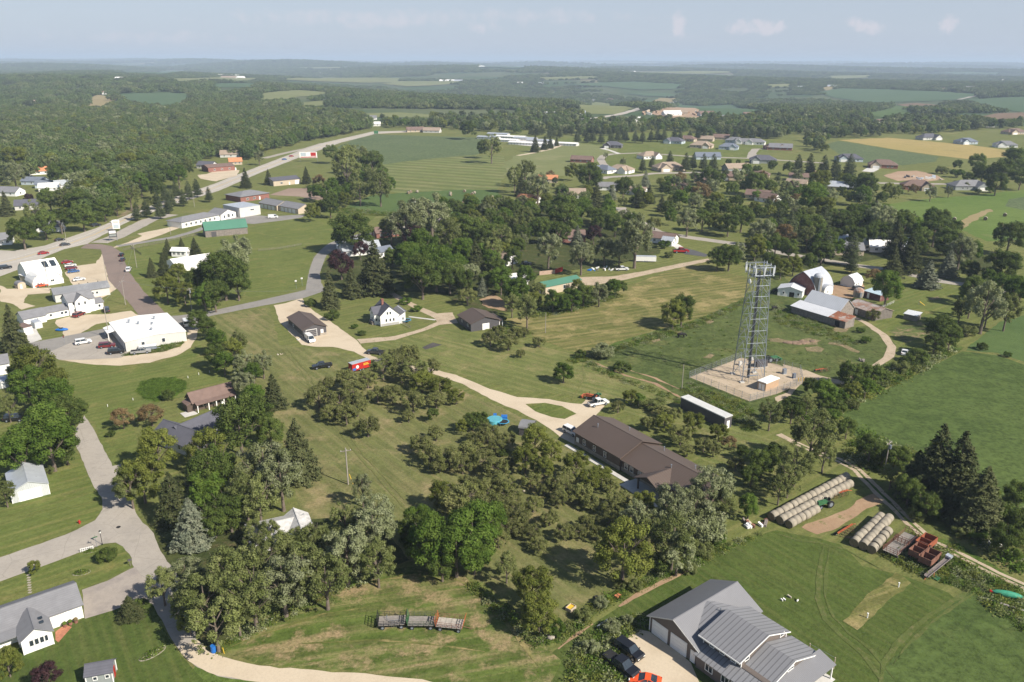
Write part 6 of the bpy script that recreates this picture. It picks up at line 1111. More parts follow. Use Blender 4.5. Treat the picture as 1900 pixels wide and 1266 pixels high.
for a in [('sedan', 111, 447, 45, 'black', 'black car driving up the highway ahead of the far road junction'), ('suv', 179, 420, 45, 'black', 'black SUV farther up the highway, nearly level with the roadside sign'), ('sedan', 213, 413, 228, 'white', 'white car on the highway behind the tall roadside sign'),
 ('sedan', 121, 456, 40, 'dark', 'dark car waiting on the highway lane beside the far road junction'), ('sedan', 81, 472, 40, 'red', 'red car on the highway just behind the domed building'), ('suv', 11, 499, 38, 'black', 'black car at the left edge of the highway'),
 ('sedan', 226, 475, 108, 'black', 'upper of two dark cars nose to tail on the brown side street'), ('sedan', 228, 484, 108, 'dark', 'lower of two dark cars nose to tail on the brown side street'), ('suv', 239, 503, 108, 'white', 'white car alone on the brown side street'),
 ('sedan', 137, 506, 35, 'blue', 'blue car parked beside the domed building'), ('sedan', 133, 500, 35, 'maroon', 'dark red car parked behind the blue one at the domed building'), ('sedan', 131, 495, 35, 'white', 'white car at the back of the row by the domed building'), ('sedan', 125, 489, 35, 'red', 'red car tucked against the solar-roof end of the domed building'), ('sedan', 147, 521, 40, 'white', 'white car behind the long grey shed'),
 ('sports', 78, 532, 35, 'orange', 'orange car parked in front of the domed building'), ('suv', 147, 587, 80, 'maroon', 'grey-red car at the white two-storey house'), ('suv', 198, 578, 120, 'dark', 'dark car at the right end of the white two-storey house'),
 ('suv', 155, 638, 35, 'white', 'white car alone in the car park'), ('suv', 199, 645, 20, 'maroon', 'long maroon car parked against the white-roofed building'), ('suv', 216, 656, 22, 'black', 'black SUV in the car park in front of the maroon car'), ('pickup', 262, 656, 20, 'silver', 'silver pickup with a boat beside the white-roofed building wall'),
 ('van', 346, 604, 118, 'white', 'white box truck at the rear corner of the white-roofed building', 'truck', 'parked_truck', 1.1), ('van', 575, 633, -58, 'white', 'white passenger van parked by the brown-roofed workshop', 'van', 'parked_van'), ('pickup', 598, 683, 205, 'black', 'black pickup truck standing on the grass left of the red trailer', 'truck', 'parked_truck'),
 ('pickup', 697, 657, 170, 'dark', 'dark pickup half hidden by a tree at the end of the gravel drive', 'truck', 'parked_truck'), ('van', 507, 405, 10, 'white', 'white van on the lot below the tan garages', 'van', 'parked_van'), ('pickup', 498, 381, -30, 'white', 'white work truck in front of the tan garages', 'truck', 'parked_truck'), ('sedan', 513, 388, -30, 'blue', 'blue car between the two tan garage blocks'),
 ('suv', 1060, 805, -50, 'white', 'silver-white SUV parked at the corner of the long brown-roofed building'), ('suv', 1167, 1213, -48, 'black', 'black SUV on the gravel drive, the upper of the two black vehicles'), ('pickup', 1152, 1241, -48, 'black', 'black pickup truck on the gravel drive, the lower of the two black vehicles', 'truck', 'parked_truck', 1.05),
 ('sports', 1197, 1268, 165, 'orange', 'bright orange sports car at the bottom edge of the gravel drive'), ('pickup', 1263, 469, 5, 'red', 'red pickup on the black asphalt driveway', 'truck', 'parked_truck', 1.3), ('pickup', 1154, 502, 8, 'white', 'white junk truck at the right end of the scrap row', 'truck', 'parked_truck'), ('pickup', 975, 493, 10, 'dark', 'dark truck in the shade near the faded wood fence', 'truck', 'parked_truck'),
 ('suv', 28, 781, 8, 'black', 'black car in the shade of the left-edge trees'), ('suv', 1592, 538, 20, 'dark', 'dark car in the farmyard behind the rust-streaked shed'), ('sedan', 1678, 657, 60, 'white', 'white car half swallowed by the hedge at the farm lane bend'),
 ('sedan', 541, 291, 42, 'red', 'red car coming down the far stretch of highway'), ('sedan', 528, 297, 42, 'blue', 'blue car just below the red one on the far highway'), ('suv', 372, 408, 30, 'white', 'white car parked in front of the low office building'), ('suv', 385, 406, 30, 'silver', 'silver car parked in front of the low office building'), ('suv', 394, 404, 30, 'black', 'black car parked in front of the low office building')]: car(*a)
# white convertible-like car with hood up and machinery at the turnaround
car('pickup', 1110, 752, 25, 'white', 'white and red pickup parked at the gravel turnaround', 'truck', 'parked_truck')
def machine(name, px, py, ang, label, cat, z=.0, s=1.):
    x, y = at(px, py); e = empty(name, x, y, R(ang), z); e.scale = (s, s, s); return tag(e, label, cat)
def tractor(px, py, ang, pm, label, s=1.):
    e = machine('tractor', px, py, ang, label, 'tractor', s=s)
    MB().box(-.2, 1.9, -.35, .35, .9, 1.5).box(-.9, -.1, -.5, .5, .7, 1.2).box(-1.1, -.2, -.75, .75, 1.1, 1.25).obj('body', pm, e); MB().box(-.9, -.3, -.3, .3, 1.25, 1.4).box(-1., -.85, -.3, .3, 1.3, 1.9).obj('seat', dark, e)
    add_wheels(e, [(-.75, .8), (-.75, -.8)], .78); add_wheels(e, [(1.45, .6), (1.45, -.6)], .42); MB().tube((.9, 0, 1.5), (.9, 0, 2.3), .06, .06, 6).obj('exhaust_pipe', dark, e)
    MB().tube((0, .5, 1.1), (2.6, .5, .8), .08, .08, 5).tube((0, -.5, 1.1), (2.6, -.5, .8), .08, .08, 5).box(2.5, 3., -.9, .9, .3, .9).obj('loader_arm', pm, e); return e
tractor(1099, 742, 150, orange, 'small orange tractor with loader at the gravel turnaround'); tractor(1106, 738, 60, greenp, 'green and yellow mower tractor behind the orange tractor', .7)
tractor(1530, 940, 200, greenp, 'old green tractor hitched beside the long bale rows'); tractor(1430, 671, 20, greenp, 'green mower deck machine at the tower compound edge', 1.1)
def box_trailer(px, py, ang, L_, pm, rm, label, H=2.1, W2=2.1):
    e = machine('cargo_trailer', px, py, ang, label, 'trailer'); MB().box(-L_/2, L_/2, -W2/2, W2/2, .5, .5+H).obj('box_body', pm, e); MB().box(-L_/2-.03, L_/2+.03, -W2/2-.03, W2/2+.03, .5+H, .58+H).obj('roof', rm, e)
    add_wheels(e, [(-.45, W2/2-.1), (.45, W2/2-.1), (-.45, -W2/2+.1), (.45, -W2/2+.1)], .36); MB().tube((L_/2, 0, .5), (L_/2+1.1, 0, .45), .06, .06, 5).obj('tow_bar', steel, e); MB().box(-L_/2-.03, -L_/2, -W2/2+.1, W2/2-.1, .55, .4+H).obj('rear_door', pm, e); return e
e = box_trailer(668, 686, 42, 6.2, redp, r_stg, 'bright red enclosed trailer with pale roof beside the orchard'); 
MB().box(.6, 2.4, -1.08, -1.055, 1.5, 1.75).box(.6, 2.1, -1.08, -1.055, 1.9, 2.1).obj('lettering', yellowp, e); MB().tube((-1.4, -1.05, 1.5), (-1.4, -1.08, 1.5), .5, .5, 12).obj('round_emblem', white, e); MB().box(-3.0, -1.9, -1.08, -1.055, .6, 1.3).obj('decal_panel', bluep, e)
box_trailer(1198, 486, -4, 9, white, r_stg, 'white box trailer parked in the grass beyond the track'); box_trailer(275, 650, 20, 5, steel, white, 'white covered boat trailer against the white-roofed building', 1.0, 1.9)
box_trailer(150, 582, 30, 2, dark, dark, 'x') if False else None
# ---- hay bales
balem = PM('net_wrapped_hay', (.31, .275, .215), .9, .3, .9, c2=(.24, .21, .165)); bm2 = PM('bale_end', (.20, .155, .10), .95, .3, 2.5)
def bale_mesh():
    b = MB().tube((-.745, 0, 0), (.745, 0, 0), .86, .88, 20); return b.mesh('bale', balem)
BMESH = bale_mesh(); BMESH.materials.append(bm2)
for p in BMESH.polygons: p.material_index = 1 if len(p.vertices) > 4 else 0; p.use_smooth = len(p.vertices) == 4
def bale(x, y, ang, label, group, s=1.):
    o = bpy.data.objects.new('hay_bale', BMESH); COL.objects.link(o); o.location = (x, y, .84*s); o.rotation_euler = (tr.uniform(0, 6), 0, ang); q_ = tr.uniform(.97, 1.03); o.scale = (s*1.02, s*q_, s*q_)
    o.rotation_euler = (tr.uniform(0, 6), tr.uniform(-.03, .03), ang+tr.uniform(-.04, .04)); tag(o, label, 'hay bale', group); return o
for p0, p1, lab, gp in (((1430, 966), (1571, 890), 'net-wrapped round hay bale in the back row of the long bale rows', 'back row of long bales'), ((1446, 973), (1577, 903), 'net-wrapped round hay bale in the middle row of the long bale rows', 'middle row of long bales'), ((1462, 980), (1515, 951), 'net-wrapped round hay bale in the short front row near the tractor', 'front row of long bales'),
    ((1582, 1015), (1634, 964), 'pale weathered round bale in the left row of the short bale rows', 'left row of short bales'), ((1600, 1021), (1649, 967), 'pale weathered round bale in the centre row of the short bale rows', 'centre row of short bales'), ((1615, 1028), (1648, 991), 'pale weathered round bale in the right row of the short bale rows', 'right row of short bales')):
    a, b = at(*p0), at(*p1); d = math.hypot(b[0]-a[0], b[1]-a[1]); n = max(2, int(d/1.5)); an = math.atan2(b[1]-a[1], b[0]-a[0])
    for i in range(n): t = (i+.5)/n; bale(a[0]+(b[0]-a[0])*t+tr.uniform(-.06, .06), a[1]+(b[1]-a[1])*t+tr.uniform(-.06, .06), an, lab, gp)
for px, py in ((758, 360), (762, 358), (836, 361), (836, 364), (862, 357), (876, 362), (880, 360), (913, 368), (860, 378), (866, 376), (872, 378), (855, 383), (870, 386), (850, 389), (774, 358)): x, y = at(px, py); bale(x, y, tr.uniform(0, 3), 'tan round bale scattered on the bright clover field below the striped field', 'bales on the clover field', 1.05)
for px, py, lab in ((1770, 410, 'round bale left of the dry path in the far right meadow'), (1828, 409, 'pale round bale at the middle of the far right meadow'), (1864, 402, 'round bale right of the dry path in the far right meadow'), (1626, 379, 'single round bale at the upper edge of the right meadow')): x, y = at(px, py); bale(x, y, 1, lab, None, 1.2)
# ---- hay wagons
def hay_wagon(px, py, ang, fm, bedm, label, ends=orange, L_=4.2, W2=2.3, group='slatted hay wagons'):
    e = machine('hay_wagon', px, py, ang, label, 'wagon'); tag(e, None, None, group); m = MB()
    for i in range(9): y = -W2/2+i*W2/9; m.box(-L_/2, L_/2, y+.02, y+W2/9-.02, .85, .92)
    m.obj('deck', bedm, e); r = MB()
    for sy in (-1, 1):
        for i in range(6): x = -L_/2+i*L_/5; r.tube((x, sy*W2/2, .9), (x, sy*W2/2, 1.75), .035, .035, 4)
        for z in (1.1, 1.4, 1.72): r.tube((-L_/2, sy*W2/2, z), (L_/2, sy*W2/2, z), .03, .03, 4)
    r.obj('side_rails', fm, e)
    for sx in (-1, 1):
        q = MB()
        for i in range(5): y = -W2/2+i*W2/4; q.tube((sx*L_/2, y, .9), (sx*(L_/2+.25), y, 2.2), .04, .04, 4)
        for z in (1.3, 1.75, 2.2): q.tube((sx*(L_/2+.25*(z-.9)/1.3), -W2/2, z), (sx*(L_/2+.25*(z-.9)/1.3), W2/2, z), .045, .045, 4)
        q.obj('end_rack', ends, e)
    add_wheels(e, [(L_*.35, W2/2-.2), (L_*.35, -W2/2+.2), (-L_*.35, W2/2-.2), (-L_*.35, -W2/2+.2)], .34); MB().tube((L_/2, 0, .5), (L_/2+1.4, 0, .25), .05, .05, 5).box(-L_*.4, L_*.4, -.1, .1, .5, .8).obj('running_gear', fm, e); return e
grbed = PM('bleached_planks', (.42, .38, .33), .9, .25, 1.5, stripe=(0, .9, .3)); grb2 = PM('grey_planks', (.26, .235, .21), .9, .25, 1.5)
hay_wagon(728, 1160, 5, dark, grb2, 'leftmost hay wagon with grey planks and dark rails', dark); hay_wagon(783, 1161, 0, PM('green_grey_rails', (.09, .11, .07), .8), grb2, 'middle hay wagon with pale planks between its two neighbours', greenp); hay_wagon(836, 1165, -8, rust, grbed, 'rightmost hay wagon with bleached deck and tall orange end racks', orange)
hay_wagon(1660, 1025, 42, rust, grb2, 'rusty hay wagon with brown planks nearer the bales', rust, 4.6, 2.6, None); hay_wagon(1680, 1008, 42, rust, grb2, 'rusty hay wagon behind its twin beside the red grain wagons', rust, 4.6, 2.6, None)
e = machine('hay_rack', 712, 1158, 170, 'thin wire feeder rack left of the hay wagons', 'rack'); m = MB()
for i in range(9): a = i/8*2.4; m.tube((-1.6+1.2*math.cos(a), 1.2*math.sin(a)-.6, 0), (-1.6+1.2*math.cos(a), 1.2*math.sin(a)-.6, 1.4), .03, .03, 4)
for z in (.4, .9, 1.4):
    for i in range(8): a, b = i/8*2.4, (i+1)/8*2.4; m.tube((-1.6+1.2*math.cos(a), 1.2*math.sin(a)-.6, z), (-1.6+1.2*math.cos(b), 1.2*math.sin(b)-.6, z), .025, .025, 4)
m.obj('bars', steel, e)
def grain_wagon(px, py, ang, om, label):
    e = machine('grain_wagon', px, py, ang, label, 'wagon'); L_, W2 = 4.2, 2.3; m = MB(); 
    for a in ((-L_/2, L_/2, -W2/2, -W2/2+.1), (-L_/2, L_/2, W2/2-.1, W2/2), (-L_/2, -L_/2+.1, -W2/2, W2/2), (L_/2-.1, L_/2, -W2/2, W2/2), (-.05, .05, -W2/2, W2/2)): m.box(*a, .9, 2.1)
    m.obj('sides', om, e); MB().box(-L_/2+.1, L_/2-.1, -W2/2+.1, W2/2-.1, .85, .95).obj('floor', PM('brown_wagon_floor', (.16, .1, .085), .9, .2), e); add_wheels(e, [(1.4, 1.), (1.4, -1.), (-1.4, 1.), (-1.4, -1.)], .42); MB().tube((L_/2, 0, .7), (L_/2+1.5, 0, .3), .07, .07, 5).obj('tow_bar', om, e); return e
grain_wagon(1704, 1034, 40, rust, 'rust-red two-bay grain wagon on the left of the pair'); grain_wagon(1722, 1046, 40, rust, 'rust-red two-bay grain wagon on the right of the pair'); grain_wagon(1716, 1018, 40, PM('dull_orange', (.30, .09, .045), .7, .25), 'bright orange grain wagon behind the rust-red pair')
e = machine('bale_elevator', 1738, 1062, 34, 'tilted red and grey bale elevator with green motor beside the grain wagons', 'elevator')
MB().box(-3.6, 3.8, -.35, .35, -.08, .02).box(-3.6, 3.8, -.4, -.34, .0, .22).box(-3.6, 3.8, .34, .4, 0, .22).obj('conveyor_trough', PM('dull_trough', (.20, .17, .16), .7, .3, 2), e); MB().box(3.1, 3.9, -.5, .5, .2, .6).obj('head_guard', r_stg, e); MB().tube((-2.6, -.8, -1.2), (-1., 0, 0), .06, .06, 5).tube((-2.6, .8, -1.2), (-1, 0, 0), .06, .06, 5).tube((-3.4, 0, 0), (-4.6, 0, -.9), .07, .07, 5).obj('undercarriage', orange, e); MB().box(-2.6, -1.6, -1.5, -.6, -1.2, -.5).obj('motor', greenp, e)
for c in e.children: c.rotation_euler.y = -.16
e.location.z = 1.1
for y in (-.85, .85): o = bpy.data.objects.new('wheel', wheel_mesh(.36)); COL.objects.link(o); o.parent = e; o.location = (-1.9, y, -1.1)
def rake(px, py, ang, label, L_=5.2):
    e = machine('hay_rake', px, py, ang, label, 'farm machine'); MB().box(-L_/2, L_/2, -.12, .12, .7, .95).tube((L_/2, 0, .8), (L_/2+1.2, 0, .4), .07, .07, 5).obj('beam', orange, e)
    for i in range(5):
        x = -L_/2+.6+i*1.; q = MB(); n = 10
        for k in range(n): a = 2*math.pi*k/n; q.tube((x, -.5, .6), (x+.15, -.5+.62*math.cos(a), .6+.62*math.sin(a)), .02, .02, 4); b = 2*math.pi*(k+1)/n; q.tube((x+.15, -.5+.62*math.cos(a), .6+.62*math.sin(a)), (x+.15, -.5+.62*math.cos(b), .6+.62*math.sin(b)), .025, .025, 4)
        q.obj('tine_wheel', rust if i % 2 else dark, e)
    add_wheels(e, [(-L_/2+.3, .5), (L_/2-.8, .5)], .3); return e
rake(1567, 988, 38, 'orange hay rake with spoked wheels left of the short bale rows'); rake(1553, 921, 24, 'orange hay rake with green wheels behind the old tractor', 5.6); rake(1520, 690, 20, 'rusty harrow beside the gravel track near the tower', 3.)
e = machine('covered_implement', 1868, 1107, -20, 'green tarpaulin-covered implement in the weeds at the right edge', 'farm machine'); MB().sph((0, 0, .5), 2.4, .6, .55, 12, 7).obj('tarpaulin', PM('green_tarpaulin', (.05, .28, .17), .5, .2), e); MB().box(-2.6, -2.1, -.2, .2, .3, .6).obj('hitch', redp, e)
e = machine('windrow_cover', 1868, 1125, -28, 'long pale plastic strip lying in the weeds at the right edge', 'tarpaulin'); MB().tube((-3.5, .5, .1), (-1, .1, .15), .14, .2, 6).tube((-1, .1, .15), (2, -.2, .12), .2, .16, 6).tube((2, -.2, .12), (4.2, .1, .1), .16, .1, 6).obj('sheet', PM('dusty_plastic', (.33, .30, .28), .7, .4, 3), e)
# ---- junk heap, log piles, small yard things
def heap(px, py, n, sp, mats, label, seed=1, name='scrap_heap', cat='scrap', sz=.8):
    e = machine(name, px, py, 0, label, cat); r = random.Random(seed)
    for i in range(n):
        if mats[0] is dirt:
            MB().sph((r.uniform(-sp, sp), r.uniform(-sp*.3, sp*.3), 0), r.uniform(.8, 1.9)*sz, r.uniform(.6, 1.2)*sz, r.uniform(.18, .42)*sz, 9, 6).obj('earth_mound', PM('turned_earth', (.21, .145, .10), .95, .3, .6), e, True); continue
        m = MB(); x, y = r.uniform(-sp, sp), r.uniform(-sp*.6, sp*.6); a = r.uniform(0, 3); w, d, h = (r.uniform(.3, 1)*sz for _ in range(3)); 
        m.box(-w, w, -d*.5, d*.5, 0, h*.8); c, s_ = math.cos(a), math.sin(a); m.xf(0, lambda p: (x+p[0]*c-p[1]*s_, y+p[0]*s_+p[1]*c, p[2]+p[0]*.3*r.uniform(.8, 1)+.1)); m.obj('scrap_piece', r.choice(mats), e)
    return e
heap(1405, 975, 12, 2.2, [white, woodg, dark, r_stg, tanw, rust], 'heap of boards and white panels at the edge of the mown yard', 2); heap(1118, 500, 14, 4.5, [white, r_stg, white, woodg, lampm], 'row of white and grey scrap in the grass behind the track', 3)
heap(1097, 502, 4, 1.5, [bluep], 'blue tarpaulin heap left of the white scrap row', 4); heap(1462, 1112, 6, 1.5, [white, LM_['b'], w_stone], 'small rock and flower bed on the mown yard', 5, 'rock_bed', 'flower bed', .35); heap(1172, 463, 3, .5, [white], 'x') if False else None
heap(172, 639, 1, .1, [w_stone], 'x') if False else None
heap(1552, 604, 6, 1.8, [dirt, dirt, rust], 'brown soil pile at the end of the rusted barn', 8, 'soil_pile', 'soil', .9); heap(1490, 636, 9, 4.5, [dirt, w_stone], 'low mounds of earth in the pasture behind the tower', 9, 'soil_pile', 'soil', 1.4); heap(1600, 671, 3, .9, [woodg], 'pile of old boards beside the pasture near the lane bend', 10, 'board_pile', 'boards', .8)
heap(915, 610, 5, 1.6, [woodg, r_stg], 'stack of pale boards beside the wide brown-roofed garage', 11, 'board_pile', 'boards', .9); heap(1840, 1010, 4, 1.4, [woodg, white], 'pale wooden scrap under the trees at the right edge', 12, 'board_pile', 'boards', .9)
heap(518, 659, 4, .8, [white, tanw], 'small pale litter of boards on the grass below the workshop', 13, 'board_pile', 'boards', .35); heap(555, 631, 4, .8, [white, lampm], 'white buckets beside the passenger van', 14, 'bucket', 'buckets', .35)
heap(1710, 331, 10, 12, [white, w_dkg, w_stone, r_stg], 'machines and material at the bare building site', 15, 'building_material', 'building material', 2.5); heap(1250, 212, 26, 60, [r_tan, w_lg, dirtr, dirtr, tanw, dirt], 'brown spoil and buildings of the far quarry yard', 16, 'quarry_works', 'quarry', 5)
x, y = at(600, 367)
e = machine('lot_machine', 608, 367, 20, 'red and brown machinery on the dirt lot beside the tan garages', 'machine'); MB().box(-1.5, 1.5, -1, 1, .5, 2.4).box(-3, -1.5, -.6, .6, .4, 1.4).obj('body', w_brick, e); MB().tube((1.5, 0, 2), (3.5, 0, 3.2), .2, .2, 6).obj('boom', orange, e); add_wheels(e, [(-1, 1), (1, 1), (-1, -1), (1, -1)], .5)  # wheeled machinery with a boom, not for play
# barrel, hydrant, bins
e = machine('barrel', 397, 1210, 0, 'bright blue plastic barrel beside the curving gravel drive', 'barrel'); MB().tube((0, 0, 0), (0, 0, 1.15), .42, .42, 14).tube((0, 0, .35), (0, 0, .42), .45, .45, 14).tube((0, 0, .75), (0, 0, .82), .45, .45, 14).obj('drum', bluep, e); MB().tube((0, 0, 1.15), (0, 0, 1.2), .43, .43, 14).obj('lid', bluep, e)
e = machine('fire_hydrant', 148, 972, 0, 'small red fire hydrant on the corner lawn', 'hydrant'); MB().tube((0, 0, 0), (0, 0, .7), .17, .15, 10).sph((0, 0, .7), .17, .17, .14).obj('barrel_body', redp, e); MB().tube((-.32, 0, .45), (.32, 0, .45), .09, .09, 8).obj('nozzle', redp, e)
e = machine('manhole_cover', 220, 979, 0, 'dark round manhole cover in the street junction', 'manhole'); e.location.z = .1; MB().tube((0, 0, 0), (0, 0, .03), .4, .4, 16).obj('cover', dark, e)
e = machine('boat', 115, 614, 10, 'small blue boat on the grass below the gravel lot', 'boat'); MB().sph((0, 0, .45), 2.1, .75, .5, 12, 6).obj('hull', bluep, e); MB().box(-.6, .4, -.5, .5, .8, 1.05).obj('windscreen', glass, e)
e = machine('planter_box', 1059, 1131, 50, 'small open wooden box with yellow contents at the orchard edge', 'box'); MB().box(-.75, .75, -.55, -.47, 0, .6).box(-.75, .75, .47, .55, 0, .6).box(-.75, -.67, -.47, .47, 0, .6).box(.67, .75, -.47, .47, 0, .6).obj('box_sides', tanw, e); MB().box(-.66, .66, -.46, .46, .3, .42).obj('filling', yellowp, e)
e = machine('beehive', 1146, 1108, 40, 'pair of orange crates among the weeds by the fence line', 'crate'); MB().box(-.5, -.02, -.35, .35, 0, .4).obj('crate', PM('faded_orange', (.55, .2, .1), .7), e); MB().box(.03, .5, -.35, .35, 0, .4).obj('crate', PM('faded_orange', (.55, .2, .1), .7), e)
e = machine('tyre', 1107, 1110, 30, 'black rubber tyre lying at the orchard edge', 'tyre'); 
m = MB(); n = 16
for i in range(n): a, b = 2*math.pi*i/n, 2*math.pi*(i+1)/n; m.tube((.38*math.cos(a), .38*math.sin(a), .14), (.38*math.cos(b), .38*math.sin(b), .14), .14, .14, 7, cap=False)
m.obj('rubber_ring', dark, e)
for px, py, s, lab in ((1022, 1185, .7, 'grey boulder at the edge of the hay meadow'), (1035, 1177, .45, 'white rock beside the grey boulder'), (972, 912, .3, 'small pale stone in the orchard grass')):
    x, y = at(px, py); o = MB().sph((0, 0, s*.4), s, s*.8, s*.6, 8, 6).obj('boulder', w_stone, None, True); o.location = (x, y, 0); tag(o, lab, 'rock')
# pool + trampolines
def trampoline(px, py, r, label, net=False):
    e = machine('trampoline', px, py, 0, label, 'trampoline'); m = MB(); n = 20
    m.tube((0, 0, .8), (0, 0, .83), r*.8, r*.8, 20).obj('jump_mat', dark, e); m = MB()
    for i in range(n): a, b = 2*math.pi*i/n, 2*math.pi*(i+1)/n; m.add([(r*math.cos(a), r*math.sin(a), .86), (r*math.cos(b), r*math.sin(b), .86), (r*.8*math.cos(b), r*.8*math.sin(b), .87), (r*.8*math.cos(a), r*.8*math.sin(a), .87)], [(0, 1, 2, 3)])
    m.obj('edge_pad', PM('blue_pad', (.05, .3, .5), .5), e)
    for i in range(6): a = i*math.pi/3; MB().tube((r*.95*math.cos(a), r*.95*math.sin(a), 0), (r*.95*math.cos(a), r*.95*math.sin(a), 2.3 if net else .85), .035, .035, 5).obj('leg', steel, e)
    return e
trampoline(934, 788, 1.5, 'round black trampoline with blue rim beside the pool'); trampoline(754, 598, 1.7, 'trampoline with blue rim behind the white farmhouse', True)
e = machine('swimming_pool', 918, 784, 0, 'round above-ground pool with turquoise water in the orchard clearing', 'pool'); MB().tube((0, 0, 0), (0, 0, 1.), 1.9, 1.9, 24).obj('pool_wall', PM('pool_blue_wall', (.12, .45, .55), .4), e); MB().tube((0, 0, 1.), (0, 0, 1.02), 1.78, 1.78, 24).obj('water', PM('turquoise_water', (.10, .36, .42), .06, .1, 1, spec=.6), e); MB().box(-.4, .4, 2.1, 3.2, 0, 1.05).box(1.6, 3.1, 1.3, 2.7, .0, .9).obj('steps', bluep, e)
# play set & farm yard bits
e = machine('slide', 1716, 567, 50, 'yellow slide and swing frame on the farm lawn', 'slide', s=.75); MB().sheet([(0, 0), (2.6, 1.5)], -.25, .25, .05).obj('chute', yellowp, e); MB().tube((0, 2.7, 0), (0, 2.7, 2.4), .07, .07, 5).tube((-.8, 2.7, 0), (-.8, 2.7, 2.4), .07, .07, 5).tube((-.9, 2.7, 1.7), (.4, 2.7, 1.7), .06, .06, 5).obj('frame', woodg, e)
e = machine('clothes_line', 1523, 1228, -48, 'wooden post clothes line with hanging planters beside the grey house', 'clothes line')
for x in (-2, 2): MB().tube((x, 0, 0), (x, 0, 2.1), .08, .08, 6).obj('post', tanw, e)
MB().tube((-2, 0, 2), (2, 0, 2), .02, .02, 4).obj('line', steel, e)
for i, mm in enumerate((w_dkg, greenp, w_brick, r_stg)): MB().box(-1.6+i*.8, -1.1+i*.8, -.3, .3, .4, .9).obj('planter', mm, e)
# flower beds
def bed(px, py, rx, ry, ang, label, seed):
    e = machine('flower_bed', px, py, ang, label, 'flower bed'); MB().sph((0, 0, .02), rx, ry, .1, 18, 5).obj('edging', w_stone, e); r = np.random.default_rng(seed); n = 1100; t = r.uniform(0, 6.28, n); q = np.sqrt(r.uniform(0, .8, n))
    P = np.stack([rx*q*np.cos(t), ry*q*np.sin(t), r.uniform(.05, .7, n)*(1.1-q)], 1); v, f = leafquads(P, np.tile([0, 0, 1.], (n, 1)), r.uniform(.06, .18, n), r, .8)
    for nm, lk, a, b in (('green_plants', 'b', 0, .55), ('yellow_plants', 'y', .55, .85), ('pale_flowers', 'w', .85, 1)):
        i0, i1 = int(a*n), int(b*n); vv = v[i0*4:i1*4]; o = bpy.data.objects.new(nm, npmesh(nm, vv, np.arange(len(vv)).reshape(-1, 4), LM_[lk])); COL.objects.link(o); o.parent = e
    return e
bed(151, 1063, 1.6, .9, 15, 'stone-edged flower bed on the corner island lawn', 1); bed(283, 1213, 2.2, 1., 50, 'curved flower bed with yellow-green plants on the front lawn', 2); bed(168, 1024, 1.3, .5, 25, 'yellow flower bed with white trellis at the street corner', 3)
e = machine('trellis', 162, 1022, 28, 'low white trellis panel behind the corner flower bed', 'trellis'); m = MB().box(-1.1, 1.1, -.03, .03, .2, .3).box(-1.1, 1.1, -.03, .03, .6, .7)
for i in range(7): m.box(-1.1+i*.34, -1.02+i*.34, -.05, -.03, 0, .8)
m.obj('slats', white, e)
for i in range(8): x, y = at(53+i*.4, 1068+i*4.6); o = MB().box(-.28, .28, -.2, .2, 0, .05).obj('stepping_stone', w_stone); o.location = (x, y, .05); tag(o, 'pale square stepping stone in the path to the white ranch house', 'stepping stone', 'stepping stones')
patch('garden_plot', GV('black_garden_soil', (.07, .065, .065), (.11, .1, .09), .3, 2), [(783, 645), (803, 636), (820, 640), (790, 649)], 5, .2)
# ================================================================ POLES, SIGNS, FENCES
polem = PM('weathered_pole', (.30, .27, .235), .9, .15, 1)
POLES = {}
def pole(px, py, h, label, arm=True, r=.15, ang=20, key=None, tf=False, name='utility_pole'):
    x, y = at(px, py); e = empty(name, x, y, R(ang)); tag(e, label, 'pole', 'utility poles'); MB().tube((0, 0, -.3), (0, 0, h), r, r*.65, 9).obj('shaft', polem, e)
    if arm: MB().box(-1.15, 1.15, -.06, .06, h-.75, -.62+h).obj('crossarm', woodg, e); [MB().tube((q, 0, h-.62), (q, 0, h-.42), .05, .03, 6).obj('insulator', lampm, e) for q in (-1, 0.25, 1)]
    if tf: MB().tube((.0, -.35, h-1.9), (0, -.35, h-1.), .24, .24, 10).obj('transformer', steel, e)
    POLES[key or (px, py)] = (x, y, h-.45); return e
pole(646, 899, 8.6, 'tall grey utility pole standing alone on the mown strip', True, .17, 20, 'a'); pole(1640, 880, 8.2, 'utility pole rising from the dark trees beside the dirt track', True, .15, 40, 'b', True); pole(1265, 722, 7.2, 'bare slim pole at the edge of the pasture by the tower', False, .12, 0, 'c')
pole(1012, 618, 7., 'bare slim pole at the corner of the mown hay field', False, .12, 0, 'd'); pole(614, 573, 7.8, 'utility pole with transformer among trees by the farmhouse drive', True, .15, 60, 'e', True); pole(356, 576, 8.4, 'utility pole with crossarm at the street before the tall trees', True, .15, 70, 'f', True)
pole(233, 566, 9.5, 'utility pole leaning over the brown side street', True, .14, 70, 'g'); pole(203, 628, 13, 'tall metal lamp pole beside the white-roofed building corner', False, .13, 0, 'h', name='lamp_pole'); pole(92, 540, 13.5, 'tall thin pole in front of the domed building', False, .12, 0, 'i'); pole(254, 497, 10.5, 'thin pole on the lawn right of the brown side street', True, .12, 70, 'j')
pole(199, 524, 10, 'thin pole at the far side of the gravel lot', False, .12, 0, 'k'); pole(670, 379, 8, 'wooden pole in the brush above the bright clover field', True, .15, 70, 'l'); pole(655, 371, 7, 'shorter wooden pole left of the brush above the clover field', False, .15, 0, 'm'); pole(95, 345, 8, 'wooden pole among the gardens at the upper left', False, .15, 0, 'n')
